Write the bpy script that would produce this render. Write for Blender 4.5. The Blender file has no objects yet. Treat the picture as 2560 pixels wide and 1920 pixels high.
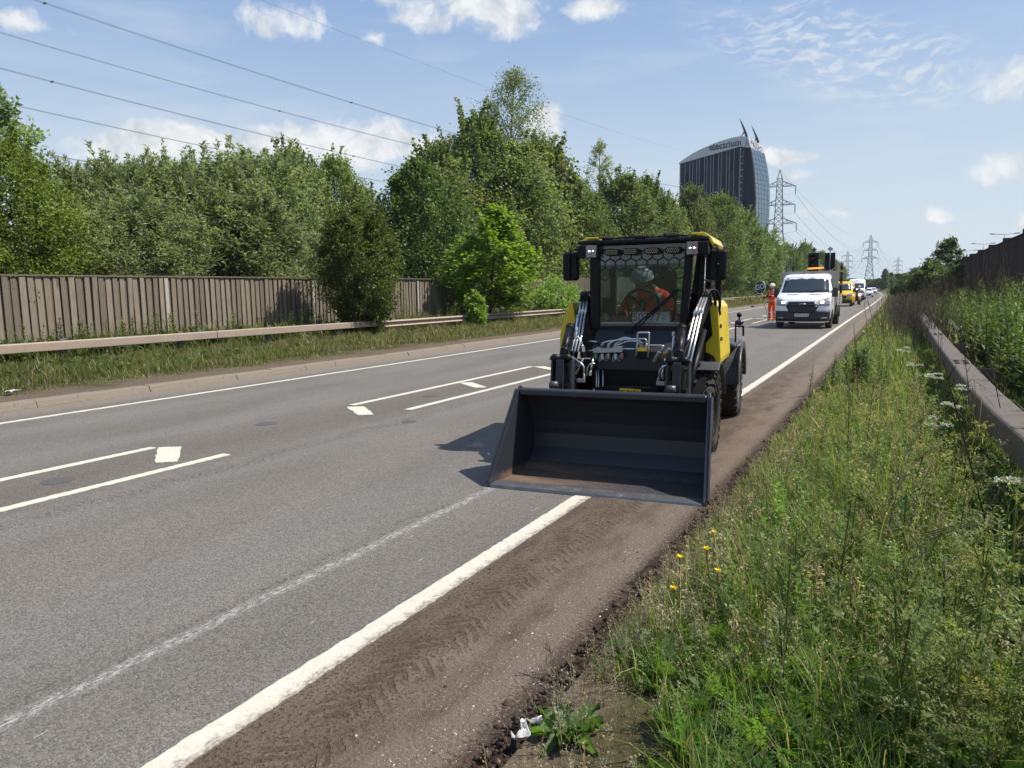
import bpy, bmesh, math, random
import numpy as np
from mathutils import Vector, Matrix, Euler
R_ = math.radians
random.seed(7)
rng = np.random.default_rng(11)
SC = bpy.context.scene
COL = SC.collection

# ------------------------------------------------------------------ camera
cam_d = bpy.data.cameras.new('camera')
cam_d.sensor_width = 36.0
cam_d.lens = 25.31
cam_d.clip_start = 0.05
cam_d.clip_end = 9000
cam = bpy.data.objects.new('camera', cam_d)
COL.objects.link(cam)
cam.matrix_world = Matrix(((0.878, -0.049, 0.476, 0), (0.479, 0.118, -0.870, 0),
                           (-0.014, 0.992, 0.127, 1.6), (0, 0, 0, 1)))
_q = cam.matrix_world.to_quaternion().normalized()
cam.matrix_world = Matrix.Translation((0, 0, 1.6)) @ _q.to_matrix().to_4x4()
SC.camera = cam

# ------------------------------------------------------------------ world, sun, exposure
SUN_EL, SUN_ROT = R_(55.0), R_(65.0)
world = bpy.data.worlds.new('World')
SC.world = world
world.use_nodes = True

class NT:
    """tiny helper to write node graphs"""
    def __init__(s, tree): s.t = tree; s.n = tree.nodes; s.l = tree.links
    def new(s, typ, **kw):
        nd = s.n.new(typ)
        for k, v in kw.items(): setattr(nd, k, v)
        return nd
    def put(s, sock, v):
        if v is None: return
        if isinstance(v, bpy.types.NodeSocket): s.l.new(v, sock)
        else: sock.default_value = v
    def math(s, op, a, b=None, c=None, clamp=False):
        nd = s.new('ShaderNodeMath', operation=op, use_clamp=clamp)
        s.put(nd.inputs[0], a); s.put(nd.inputs[1], b); s.put(nd.inputs[2], c)
        return nd.outputs[0]
    def vm(s, op, a, b=None, scale=None):
        nd = s.new('ShaderNodeVectorMath', operation=op)
        s.put(nd.inputs[0], a)
        if b is not None: s.put(nd.inputs[1], b)
        if scale is not None: s.put(nd.inputs['Scale'], scale)
        return nd.outputs['Value'] if op in ('DOT_PRODUCT', 'LENGTH') else nd.outputs[0]
    def noise(s, vec, scale, detail=4, rough=.55, dist=0., col=False):
        nd = s.new('ShaderNodeTexNoise')
        s.put(nd.inputs['Vector'], vec); s.put(nd.inputs['Scale'], scale)
        s.put(nd.inputs['Detail'], detail); s.put(nd.inputs['Roughness'], rough); s.put(nd.inputs['Distortion'], dist)
        return nd.outputs['Color' if col else 'Fac']
    def ramp(s, fac, stops, interp='LINEAR'):
        nd = s.new('ShaderNodeValToRGB'); cr = nd.color_ramp; cr.interpolation = interp
        while len(cr.elements) < len(stops): cr.elements.new(.5)
        for e, (p, c) in zip(cr.elements, stops):
            e.position = p; e.color = (c, c, c, 1) if isinstance(c, (int, float)) else (*c[:3], 1)
        s.put(nd.inputs[0], fac)
        return nd.outputs[0]
    def mix(s, fac, a, b, blend='MIX'):
        nd = s.new('ShaderNodeMix', data_type='RGBA', blend_type=blend)
        s.put(nd.inputs[0], fac)
        s.put(nd.inputs[6], a if isinstance(a, bpy.types.NodeSocket) else (*a[:3], 1))
        s.put(nd.inputs[7], b if isinstance(b, bpy.types.NodeSocket) else (*b[:3], 1))
        return nd.outputs[2]
    def mapr(s, v, a, b, c=0., d=1., smooth=False):
        nd = s.new('ShaderNodeMapRange', interpolation_type='SMOOTHSTEP' if smooth else 'LINEAR')
        s.put(nd.inputs[0], v)
        for i, x in enumerate((a, b, c, d)): s.put(nd.inputs[1 + i], x)
        return nd.outputs[0]

def build_world():
    g = NT(world.node_tree)
    for n in list(g.n): g.n.remove(n)
    out = g.new('ShaderNodeOutputWorld')
    bg = g.new('ShaderNodeBackground')
    sky = g.new('ShaderNodeTexSky')
    sky.sky_type = 'NISHITA'; sky.sun_disc = False
    sky.sun_elevation = SUN_EL; sky.sun_rotation = SUN_ROT
    sky.altitude = 100; sky.air_density = 1.0; sky.dust_density = 1.4; sky.ozone_density = 1.6
    d = g.new('ShaderNodeTexCoord').outputs['Generated']
    # domain warp so cloud outlines are ragged
    w1 = g.noise(d, 9, 4, .55, col=True)
    w1 = g.vm('SUBTRACT', w1, (.5, .5, .5))
    w1 = g.vm('SCALE', w1, scale=.07)
    dw = g.vm('ADD', d, w1)
    # cumulus: centre direction, half width, half height, strength
    CL = [((-.487, .804, .340), .100, .048, 1.), ((-.585, .731, .353), .048, .017, .55), ((-.672, .669, .318), .058, .026, .6),
          ((-.348, .873, .343), .052, .028, .75), ((-.772, .612, .171), .150, .032, 1.35), ((-.652, .734, .185), .150, .046, 1.45),
          ((-.425, .880, .205), .036, .040, .9), ((-.143, .977, .161), .044, .020, 1.), ((-.13, .982, .137), .022, .010, .6),
          ((.09, .988, .130), .050, .020, .62), ((.110, .970, .211), .050, .034, .75), ((-.85, .457, .283), .040, .016, .6),
          ((-.119, .989, .092), .019, .011, .55), ((-.079, .993, .090), .020, .011, .6), ((.022, .997, .082), .027, .010, .6),
          ((.104, .992, .078), .024, .010, .55), ((-.59, .748, .306), .016, .011, .4),
          # the same kind of fair-weather clouds all round, out of view
          ((.7, .6, .30), .14, .05, .9), ((.9, .2, .35), .16, .06, .8), ((.8, -.5, .3), .15, .05, .8), ((.3, -.9, .32), .18, .06, .9),
          ((-.4, -.85, .3), .16, .05, .8), ((-.95, -.25, .3), .15, .05, .9), ((-.5, .3, .8), .12, .08, .7), ((.2, -.2, .95), .14, .1, .6),
          ((-.6, -.5, .6), .14, .08, .8)]
    acc = None
    for c, w, h, st in CL:
        C = Vector(c).normalized(); Rv = C.cross(Vector((0, 0, 1))).normalized(); U = Rv.cross(C)
        a = g.vm('DOT_PRODUCT', dw, tuple(Rv / w)); b = g.vm('DOT_PRODUCT', dw, tuple(U / h))
        # flatter base: squeeze the lower half
        b = g.math('MAXIMUM', b, g.math('MULTIPLY', b, -1.7))
        f = g.vm('DOT_PRODUCT', dw, tuple(C))
        r = g.math('SQRT', g.math('ADD', g.math('MULTIPLY', a, a), g.math('MULTIPLY', b, b)))
        m = g.math('SUBTRACT', 1.0, r)
        m = g.math('MINIMUM', m, g.math('MULTIPLY', g.math('SUBTRACT', f, .55), 20.))
        m = g.math('MULTIPLY', m, st) if st != 1 else m
        acc = m if acc is None else g.math('MAXIMUM', acc, m)
    acc = g.math('MAXIMUM', acc, -1.2)
    fb = g.noise(dw, 26, 7, .62)
    fb2 = g.noise(d, 60, 5, .6)
    den = g.math('ADD', acc, g.math('MULTIPLY', g.math('SUBTRACT', fb, .46), 1.9))
    den = g.math('ADD', den, g.math('MULTIPLY', g.math('SUBTRACT', fb2, .5), .28))
    cum = g.mapr(den, .05, .72, 0, .94, True)
    # high thin cirrus: stretched streaks, rippled patch on the right
    st = g.new('ShaderNodeMapping'); st.inputs['Scale'].default_value = (1., 1.1, 6.)
    st.inputs['Rotation'].default_value = (0.12, .10, 0)
    g.put(st.inputs['Vector'], d)
    ci = g.noise(st.outputs[0], 3.2, 6, .6, .4)
    ci = g.mapr(ci, .47, .78, 0, .34, True)
    C = Vector((-.085, .959, .275)).normalized(); Rv = C.cross(Vector((0, 0, 1))).normalized(); U = Rv.cross(C)
    ax = (Rv * .93 - U * .36); ay = (U * .93 + Rv * .36)
    a = g.vm('DOT_PRODUCT', dw, tuple(ax / .20)); b = g.vm('DOT_PRODUCT', dw, tuple(ay / .055))
    rp = g.math('SUBTRACT', 1., g.math('SQRT', g.math('ADD', g.math('MULTIPLY', a, a), g.math('MULTIPLY', b, b))))
    rp = g.mapr(rp, -.15, .6, 0, 1, True)
    rm = g.new('ShaderNodeMapping'); rm.inputs['Scale'].default_value = (34., 20., 120.); rm.inputs['Rotation'].default_value = (0., .25, 0)
    g.put(rm.inputs['Vector'], dw)
    rn = g.mapr(g.noise(rm.outputs[0], 1., 4, .6), .42, .68, 0, .75, True)
    rip = g.math('MULTIPLY', rp, rn)
    thin = g.math('MAXIMUM', ci, rip)
    # no cirrus below the horizon
    sz = g.new('ShaderNodeSeparateXYZ'); g.put(sz.inputs[0], d)
    up = g.mapr(sz.outputs[2], .0, .10, 0, 1, True)
    thin = g.math('MULTIPLY', thin, up)
    # cloud tone: bright tops, greyer thick bases
    tone = g.ramp(g.noise(dw, 34, 5, .6), [(.30, (4.2, 4.55, 4.9)), (.60, (6.5, 6.6, 6.65))])
    hz = g.mapr(sz.outputs[2], .0, .42, .95, 0., True)                 # milky horizon
    base = g.mix(.68, sky.outputs[0], (2.05, 3.2, 5.35))
    base = g.mix(hz, base, (4.7, 5.4, 5.85))
    c1 = g.mix(thin, base, (5.3, 5.6, 5.9))
    c2 = g.mix(cum, c1, tone)
    g.put(bg.inputs['Color'], c2)
    bg.inputs['Strength'].default_value = 0.108
    g.l.new(bg.outputs[0], out.inputs[0])
build_world()
world.cycles.sampling_method = 'MANUAL'
world.cycles.sample_map_resolution = 512

sun_d = bpy.data.lights.new('sun', 'SUN')
sun_d.energy = 4.6
sun_d.angle = R_(0.53)
sun_d.color = (1.0, .94, .85)
sun = bpy.data.objects.new('sun', sun_d)
COL.objects.link(sun)
sun.location = (30, 14, 60)
_sd = Vector((math.sin(SUN_ROT) * math.cos(SUN_EL), math.cos(SUN_ROT) * math.cos(SUN_EL), math.sin(SUN_EL)))
sun.rotation_euler = _sd.to_track_quat('Z', 'Y').to_euler()

vs = SC.view_settings
vs.view_transform = 'Standard'
try: vs.look = 'None'
except Exception: pass
vs.exposure = 0.42; vs.gamma = 1.0; vs.use_curve_mapping = False
SC.render.engine = 'CYCLES'
SC.cycles.max_bounces = 8
SC.cycles.transparent_max_bounces = 12
SC.cycles.use_denoising = True
SC.cycles.caustics_reflective = False; SC.cycles.caustics_refractive = False

# ------------------------------------------------------------------ materials
MATS = {}
def mat(name, col=(.5, .5, .5), rough=.5, metal=0., spec=.5, coat=0.):
    if name in MATS: return MATS[name]
    m = bpy.data.materials.new(name); m.use_nodes = True
    b = m.node_tree.nodes['Principled BSDF']
    b.inputs['Base Color'].default_value = (*col, 1); b.inputs['Roughness'].default_value = rough
    b.inputs['Metallic'].default_value = metal; b.inputs['Specular IOR Level'].default_value = spec
    if coat: b.inputs['Coat Weight'].default_value = coat; b.inputs['Coat Roughness'].default_value = .08
    MATS[name] = m
    return m
def G(m):
    g = NT(m.node_tree); return g, m.node_tree.nodes['Principled BSDF']
def worn(name, col, rough, metal=0., scale=6., dirt=(.16, .12, .085), amt=.25, spec=.5, bump=.0, var=.12, coat=0.):
    """paint or metal with uneven tone, dust and slight relief"""
    m = mat(name, col, rough, metal, spec, coat); g, b = G(m)
    co = g.new('ShaderNodeTexCoord').outputs['Object']
    n1 = g.noise(co, scale, 5, .65); n2 = g.noise(co, scale * 7, 4, .7)
    v = g.mapr(n1, .3, .7, 1 - var, 1 + var)
    c = g.mix(1., col, g.new('ShaderNodeCombineColor').outputs[0], 'MULTIPLY')
    cc = c.node.inputs[7].links[0].from_node
    for i in range(3): g.put(cc.inputs[i], v)
    f = g.mapr(g.math('MULTIPLY', n1, n2), .24, .42, 0, amt, True)
    g.put(b.inputs['Base Color'], g.mix(f, c, dirt))
    g.put(b.inputs['Roughness'], g.math('ADD', g.mapr(n2, .3, .7, rough - .05, rough + .08), g.math('MULTIPLY', f, .5), clamp=True))
    if bump:
        bp = g.new('ShaderNodeBump'); bp.inputs['Strength'].default_value = bump; bp.inputs['Distance'].default_value = .01
        g.put(bp.inputs['Height'], n2); g.put(b.inputs['Normal'], bp.outputs[0])
    return m
def glass(name, tint=(.75, .85, .83), refl=1.0, rough=.0):
    m = bpy.data.materials.new(name); m.use_nodes = True
    g = NT(m.node_tree)
    for n in list(g.n): g.n.remove(n)
    out = g.new('ShaderNodeOutputMaterial')
    tr = g.new('ShaderNodeBsdfTransparent'); tr.inputs[0].default_value = (*tint, 1)
    gl = g.new('ShaderNodeBsdfGlossy'); gl.inputs['Roughness'].default_value = rough
    fr = g.new('ShaderNodeFresnel'); fr.inputs[0].default_value = 1.5
    mx = g.new('ShaderNodeMixShader')
    g.put(mx.inputs[0], g.math('MULTIPLY', fr.outputs[0], refl, clamp=True))
    g.l.new(tr.outputs[0], mx.inputs[1]); g.l.new(gl.outputs[0], mx.inputs[2]); g.l.new(mx.outputs[0], out.inputs[0])
    MATS[name] = m
    return m
def emit(name, col, strength):
    m = mat(name, col, .3); b = m.node_tree.nodes['Principled BSDF']
    b.inputs['Emission Color'].default_value = (*col, 1); b.inputs['Emission Strength'].default_value = strength
    return m

# ------------------------------------------------------------------ mesh building
class MB:
    def __init__(s): s.v = []; s.f = []; s.m = []; s.sm = []
    def add(s, vs, fs, mi=0, smooth=False):
        o = len(s.v); s.v += [tuple(v) for v in vs]
        for f in fs: s.f.append(tuple(i + o for i in f)); s.m.append(mi); s.sm.append(smooth)
        return s
    def box(s, c, d, rot=(0, 0, 0), mi=0, taper=None):
        hx, hy, hz = d[0] / 2, d[1] / 2, d[2] / 2
        M = Euler(rot).to_matrix(); vs = []
        for z in (-1, 1):
            tx, ty = (taper if (taper and z > 0) else (1, 1))
            for x, y in ((-1, -1), (1, -1), (1, 1), (-1, 1)):
                vs.append(Vector(c) + M @ Vector((x * hx * tx, y * hy * ty, z * hz)))
        return s.add(vs, [(3, 2, 1, 0), (4, 5, 6, 7), (0, 1, 5, 4), (1, 2, 6, 5), (2, 3, 7, 6), (3, 0, 4, 7)], mi)
    def bar(s, p0, p1, w, h, mi=0, up=(0, 0, 1)):
        p0, p1 = Vector(p0), Vector(p1); d = (p1 - p0).normalized(); u = Vector(up)
        if abs(d.dot(u)) > .97: u = Vector((0, 1, 0))
        r = d.cross(u).normalized(); u = r.cross(d)
        vs = [p + r * a * w / 2 + u * b * h / 2 for p in (p0, p1) for a, b in ((-1, -1), (1, -1), (1, 1), (-1, 1))]
        return s.add(vs, [(0, 1, 2, 3), (7, 6, 5, 4), (0, 4, 5, 1), (1, 5, 6, 2), (2, 6, 7, 3), (3, 7, 4, 0)], mi)
    def tube(s, pts, r, n=8, mi=0, caps=True, smooth=True):
        P = [Vector(p) for p in pts]; rs = r if isinstance(r, (list, tuple)) else [r] * len(P)
        vs = []; fs = []; up = None
        for i, p in enumerate(P):
            t = (P[min(i + 1, len(P) - 1)] - P[max(i - 1, 0)])
            t = t.normalized() if t.length > 1e-9 else Vector((0, 0, 1))
            if up is None: up = Vector((0, 0, 1)) if abs(t.z) < .9 else Vector((1, 0, 0))
            a = t.cross(up).normalized(); up = a.cross(t).normalized()
            for k in range(n):
                th = 2 * math.pi * k / n; vs.append(p + (a * math.cos(th) + up * math.sin(th)) * rs[i])
        for i in range(len(P) - 1):
            for k in range(n): fs.append((i * n + k, i * n + (k + 1) % n, (i + 1) * n + (k + 1) % n, (i + 1) * n + k))
        s.add(vs, fs, mi, smooth)
        if caps: s.add([vs[k] for k in range(n)] + vs[-n:], [tuple(range(n))[::-1], tuple(range(n, 2 * n))], mi)
        return s
    def lathe(s, prof, c=(0, 0, 0), axis='X', n=24, mi=0, smooth=True, close=False):
        """prof: (along axis, radius)"""
        vs = []; fs = []; k = len(prof)
        for i in range(n):
            th = 2 * math.pi * i / n; ca, sa = math.cos(th), math.sin(th)
            for h, r in prof:
                q = {'X': (h, r * ca, r * sa), 'Y': (r * sa, h, r * ca), 'Z': (r * ca, r * sa, h)}[axis]
                vs.append((c[0] + q[0], c[1] + q[1], c[2] + q[2]))
        for i in range(n):
            j = (i + 1) % n
            for q in range(k if close else k - 1):
                q2 = (q + 1) % k
                fs.append((i * k + q, i * k + q2, j * k + q2, j * k + q))
        s.add(vs, fs, mi, smooth)
        return s
    def prism(s, poly, a, b, axis='X', mi=0, smooth=False):
        """extrude a 2-D outline between a and b; axis X: poly=(y,z), Y: (x,z), Z: (x,y)"""
        n = len(poly)
        def q(p, h): return {'X': (h, p[0], p[1]), 'Y': (p[0], h, p[1]), 'Z': (p[0], p[1], h)}[axis]
        vs = [q(p, a) for p in poly] + [q(p, b) for p in poly]
        fs = [(i, (i + 1) % n, n + (i + 1) % n, n + i) for i in range(n)]
        s.add(vs, fs, mi, smooth); s.add(vs, [tuple(range(n))[::-1], tuple(range(n, 2 * n))], mi)
        return s
    def sphere(s, c, r, seg=12, ring=8, mi=0, smooth=True):
        r = r if isinstance(r, (tuple, list)) else (r, r, r); vs = [(c[0], c[1], c[2] - r[2])]; fs = []
        for i in range(1, ring):
            ph = -math.pi / 2 + math.pi * i / ring
            for k in range(seg):
                th = 2 * math.pi * k / seg
                vs.append((c[0] + r[0] * math.cos(ph) * math.cos(th), c[1] + r[1] * math.cos(ph) * math.sin(th), c[2] + r[2] * math.sin(ph)))
        vs.append((c[0], c[1], c[2] + r[2])); t = len(vs) - 1
        for k in range(seg): fs.append((0, 1 + (k + 1) % seg, 1 + k)); fs.append((t, t - seg + k, t - seg + (k + 1) % seg))
        for i in range(ring - 2):
            for k in range(seg):
                a = 1 + i * seg; fs.append((a + k, a + (k + 1) % seg, a + seg + (k + 1) % seg, a + seg + k))
        return s.add(vs, fs, mi, smooth)
    def sheet(s, rows, mi=0, smooth=False):
        n = len(rows[0]); vs = [p for r in rows for p in r]
        return s.add(vs, [(i * n + k, i * n + k + 1, (i + 1) * n + k + 1, (i + 1) * n + k) for i in range(len(rows) - 1) for k in range(n - 1)], mi, smooth)
    def mesh(s, name, mats):
        me = bpy.data.meshes.new(name); me.from_pydata(s.v, [], s.f)
        for m in (mats if isinstance(mats, (list, tuple)) else [mats]): me.materials.append(m)
        me.polygons.foreach_set('material_index', s.m); me.polygons.foreach_set('use_smooth', s.sm)
        me.update(); return me
    def build(s, name, mats, parent=None, bevel=0., fix=True, seg=2):
        me = s.mesh(name, mats)
        if fix:
            bm = bmesh.new(); bm.from_mesh(me); bmesh.ops.remove_doubles(bm, verts=bm.verts, dist=1e-5)
            bmesh.ops.recalc_face_normals(bm, faces=bm.faces); bm.to_mesh(me); bm.free()
        o = bpy.data.objects.new(name, me); COL.objects.link(o)
        if parent: o.parent = parent
        if bevel:
            b = o.modifiers.new('b', 'BEVEL'); b.width = bevel; b.segments = seg; b.limit_method = 'ANGLE'; b.angle_limit = R_(35); b.harden_normals = False
        return o

def link(name, me, parent=None):
    o = bpy.data.objects.new(name, me); COL.objects.link(o)
    if parent: o.parent = parent
    return o
def empty(name, loc=(0, 0, 0), rz=0.):
    o = bpy.data.objects.new(name, None); COL.objects.link(o); o.location = loc; o.rotation_euler = (0, 0, rz); o.empty_display_size = .2
    return o
def tag(o, label=None, cat=None, group=None, kind=None):
    if label: o['label'] = label
    if cat: o['category'] = cat
    if group: o['group'] = group
    if kind: o['kind'] = kind
    return o
def thing(name, label, cat, loc=(0, 0, 0), rz=0., group=None): return tag(empty(name, loc, rz), label, cat, group)
def structure(o): o['kind'] = 'structure'; return o
def copy_tree(o, label=None):
    def rec(x, par):
        c = x.copy(); COL.objects.link(c); c.parent = par
        for ch in x.children: rec(ch, c)
        return c
    c = rec(o, None)
    if label: c['label'] = label
    return c
def text(name, body, size, loc, rot, m, parent=None, extrude=.0015, align='CENTER', sx=1., bold=0.):
    """lettering as a thin solid mesh"""
    cu = bpy.data.curves.new(name, 'FONT'); cu.body = body; cu.size = size; cu.align_x = align; cu.align_y = 'CENTER'
    cu.extrude = extrude; cu.offset = bold; cu.resolution_u = 3
    t_ = bpy.data.objects.new(name, cu); me = bpy.data.meshes.new_from_object(t_); me.name = name; bpy.data.objects.remove(t_); bpy.data.curves.remove(cu)
    me.materials.clear(); me.materials.append(m)
    o = bpy.data.objects.new(name, me); COL.objects.link(o); o.location = loc; o.rotation_euler = rot; o.scale = (sx, 1, 1)
    if parent: o.parent = parent
    return o

# numpy stamping: many copies of small prototypes in ONE mesh
class Stamp:
    def __init__(s): s.V = []; s.T = []; s.Q = []; s.C = []; s.n = 0
    def add(s, pv, pf, pos, rot, scale, col):
        """pv (n,3); pf list of tri/quad; pos (M,3); rot (M,3,3); scale (M,) or (M,3); col (M,3)"""
        M = len(pos)
        if M == 0: return
        sc = np.asarray(scale); sc = sc[:, None, None] if sc.ndim == 1 else sc[:, None, :]
        V = np.einsum('mij,mnj->mni', rot, pv[None] * sc) + pos[:, None, :]
        n = len(pv); off = (np.arange(M) * n + s.n)[:, None]
        t = np.array([f for f in pf if len(f) == 3]); q = np.array([f for f in pf if len(f) == 4])
        if len(t): s.T.append((off[:, :, None] + t[None]).reshape(-1, 3))
        if len(q): s.Q.append((off[:, :, None] + q[None]).reshape(-1, 4))
        s.V.append(V.reshape(-1, 3)); s.C.append(np.repeat(col, n, 0)); s.n += M * n
    def mesh(s, name, m, smooth=True):
        V = np.concatenate(s.V); C = np.concatenate(s.C)
        T = np.concatenate(s.T) if s.T else np.zeros((0, 3), int); Q = np.concatenate(s.Q) if s.Q else np.zeros((0, 4), int)
        me = bpy.data.meshes.new(name); me.vertices.add(len(V)); me.vertices.foreach_set('co', V.astype(np.float32).ravel())
        L = np.concatenate([T.ravel(), Q.ravel()]).astype(np.int32)
        me.loops.add(len(L)); me.loops.foreach_set('vertex_index', L)
        me.polygons.add(len(T) + len(Q))
        st = np.concatenate([np.arange(len(T)) * 3, len(T) * 3 + np.arange(len(Q)) * 4]).astype(np.int32)
        me.polygons.foreach_set('loop_start', st)
        if smooth: me.polygons.foreach_set('use_smooth', np.ones(len(st), bool))
        at = me.color_attributes.new('tint', 'FLOAT_COLOR', 'POINT')
        at.data.foreach_set('color', np.concatenate([C, np.ones((len(C), 1))], 1).astype(np.float32).ravel())
        me.materials.append(m); me.update(calc_edges=True)
        return me
def rotz(a):
    c, s_ = np.cos(a), np.sin(a); z = np.zeros_like(a); o = np.ones_like(a)
    return np.stack([np.stack([c, -s_, z], -1), np.stack([s_, c, z], -1), np.stack([z, z, o], -1)], -2)
def rotx(a):
    c, s_ = np.cos(a), np.sin(a); z = np.zeros_like(a); o = np.ones_like(a)
    return np.stack([np.stack([o, z, z], -1), np.stack([z, c, -s_], -1), np.stack([z, s_, c], -1)], -2)
def rand_rot(n, r=None):
    r = r or rng
    q = r.normal(size=(n, 4)); q /= np.linalg.norm(q, axis=1)[:, None]; w, x, y, z = q.T
    return np.stack([np.stack([1 - 2 * (y*y + z*z), 2 * (x*y - z*w), 2 * (x*z + y*w)], -1),
                     np.stack([2 * (x*y + z*w), 1 - 2 * (x*x + z*z), 2 * (y*z - x*w)], -1),
                     np.stack([2 * (x*z - y*w), 2 * (y*z + x*w), 1 - 2 * (x*x + y*y)], -1)], -2)

# ------------------------------------------------------------------ the lie of the land
_tY = np.array([-60, 0, 12, 26, 43, 67, 90, 117, 145, 172, 210, 253, 300, 350, 420, 600.])
_tX = np.array([0, 0, 0, -.17, -.36, -.58, -.85, -1.25, -1.85, -2.6, -4.1, -6.0, -8.8, -12.5, -19, -42.])
_fy = np.arange(-60, 600, 1.); _fx = np.interp(_fy, _tY, _tX); _k = np.hanning(23); _k /= _k.sum()
_fx = np.convolve(np.pad(_fx, 11, 'edge'), _k, 'valid')
def sh(Y): return np.interp(Y, _fy, _fx)                       # sideways bend of the road
def P(u, Y, z=0.): return (float(u + sh(Y)), float(Y), float(z))
def head(Y): return math.atan2(-(sh(Y + 1) - sh(Y - 1)), 2.)   # turn about Z so local +Y follows the road
def gz(u, Y):
    """verge height against the road surface at lateral offset u"""
    u = np.asarray(u, float)
    zr = np.interp(u, [-1.3, -1.05, -.6, .3, .9, 1.6, 2.6, 3.7, 5, 40], [0.0, .05, .06, .05, .10, .35, .75, 1.05, 1.15, 1.3])
    zl = np.interp(-u, [11.4, 12.2, 14, 16.3, 19.3, 24, 60], [.06, .09, .14, .2, .28, .35, .4])
    return np.where(u > -6, zr, zl)
# ------------------------------------------------------------------ ground, road and markings
def uvsheet(name, us, Ys, zf, m, jitter=0.):
    """sheet following the road; UV = (sideways offset, distance along) in metres"""
    us = np.asarray(us); Ys = np.asarray(Ys); nu, ny = len(us), len(Ys)
    U, Yv = np.meshgrid(us, Ys)
    if jitter: U = U + rng.normal(0, jitter, U.shape)
    Z = zf(U, Yv)
    V = np.stack([U + sh(Yv), Yv, Z], -1).reshape(-1, 3)
    i = np.arange((ny - 1) * (nu - 1)); r, c = i // (nu - 1), i % (nu - 1); a = r * nu + c
    F = np.stack([a, a + 1, a + nu + 1, a + nu], -1)
    me = bpy.data.meshes.new(name); me.vertices.add(len(V)); me.vertices.foreach_set('co', V.astype(np.float32).ravel())
    me.loops.add(F.size); me.loops.foreach_set('vertex_index', F.astype(np.int32).ravel())
    me.polygons.add(len(F)); me.polygons.foreach_set('loop_start', (np.arange(len(F)) * 4).astype(np.int32))
    me.polygons.foreach_set('use_smooth', np.ones(len(F), bool))
    uv = me.uv_layers.new(name='UVMap'); UV = np.stack([U, Yv], -1).reshape(-1, 2)[F.ravel()]
    uv.data.foreach_set('uv', UV.astype(np.float32).ravel())
    me.materials.append(m); me.update(calc_edges=True)
    return link(name, me)

def uvmat(name, rough=.8, spec=.3):
    m = mat(name, (.1, .1, .1), rough, 0, spec); g, b = G(m)
    uv = g.new('ShaderNodeUVMap').outputs[0]
    s = g.new('ShaderNodeSeparateXYZ'); g.put(s.inputs[0], uv)
    return m, g, b, uv, s.outputs[0], s.outputs[1]
def band(g, x, c, w):
    """smooth bump of half width w around c"""
    return g.mapr(g.math('ABSOLUTE', g.math('SUBTRACT', x, c)), 0., w, 1., 0., True)
def stretch(g, uv, sx, sy):
    mp = g.new('ShaderNodeMapping'); mp.inputs['Scale'].default_value = (sx, sy, 1); g.put(mp.inputs['Vector'], uv); return mp.outputs[0]

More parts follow.
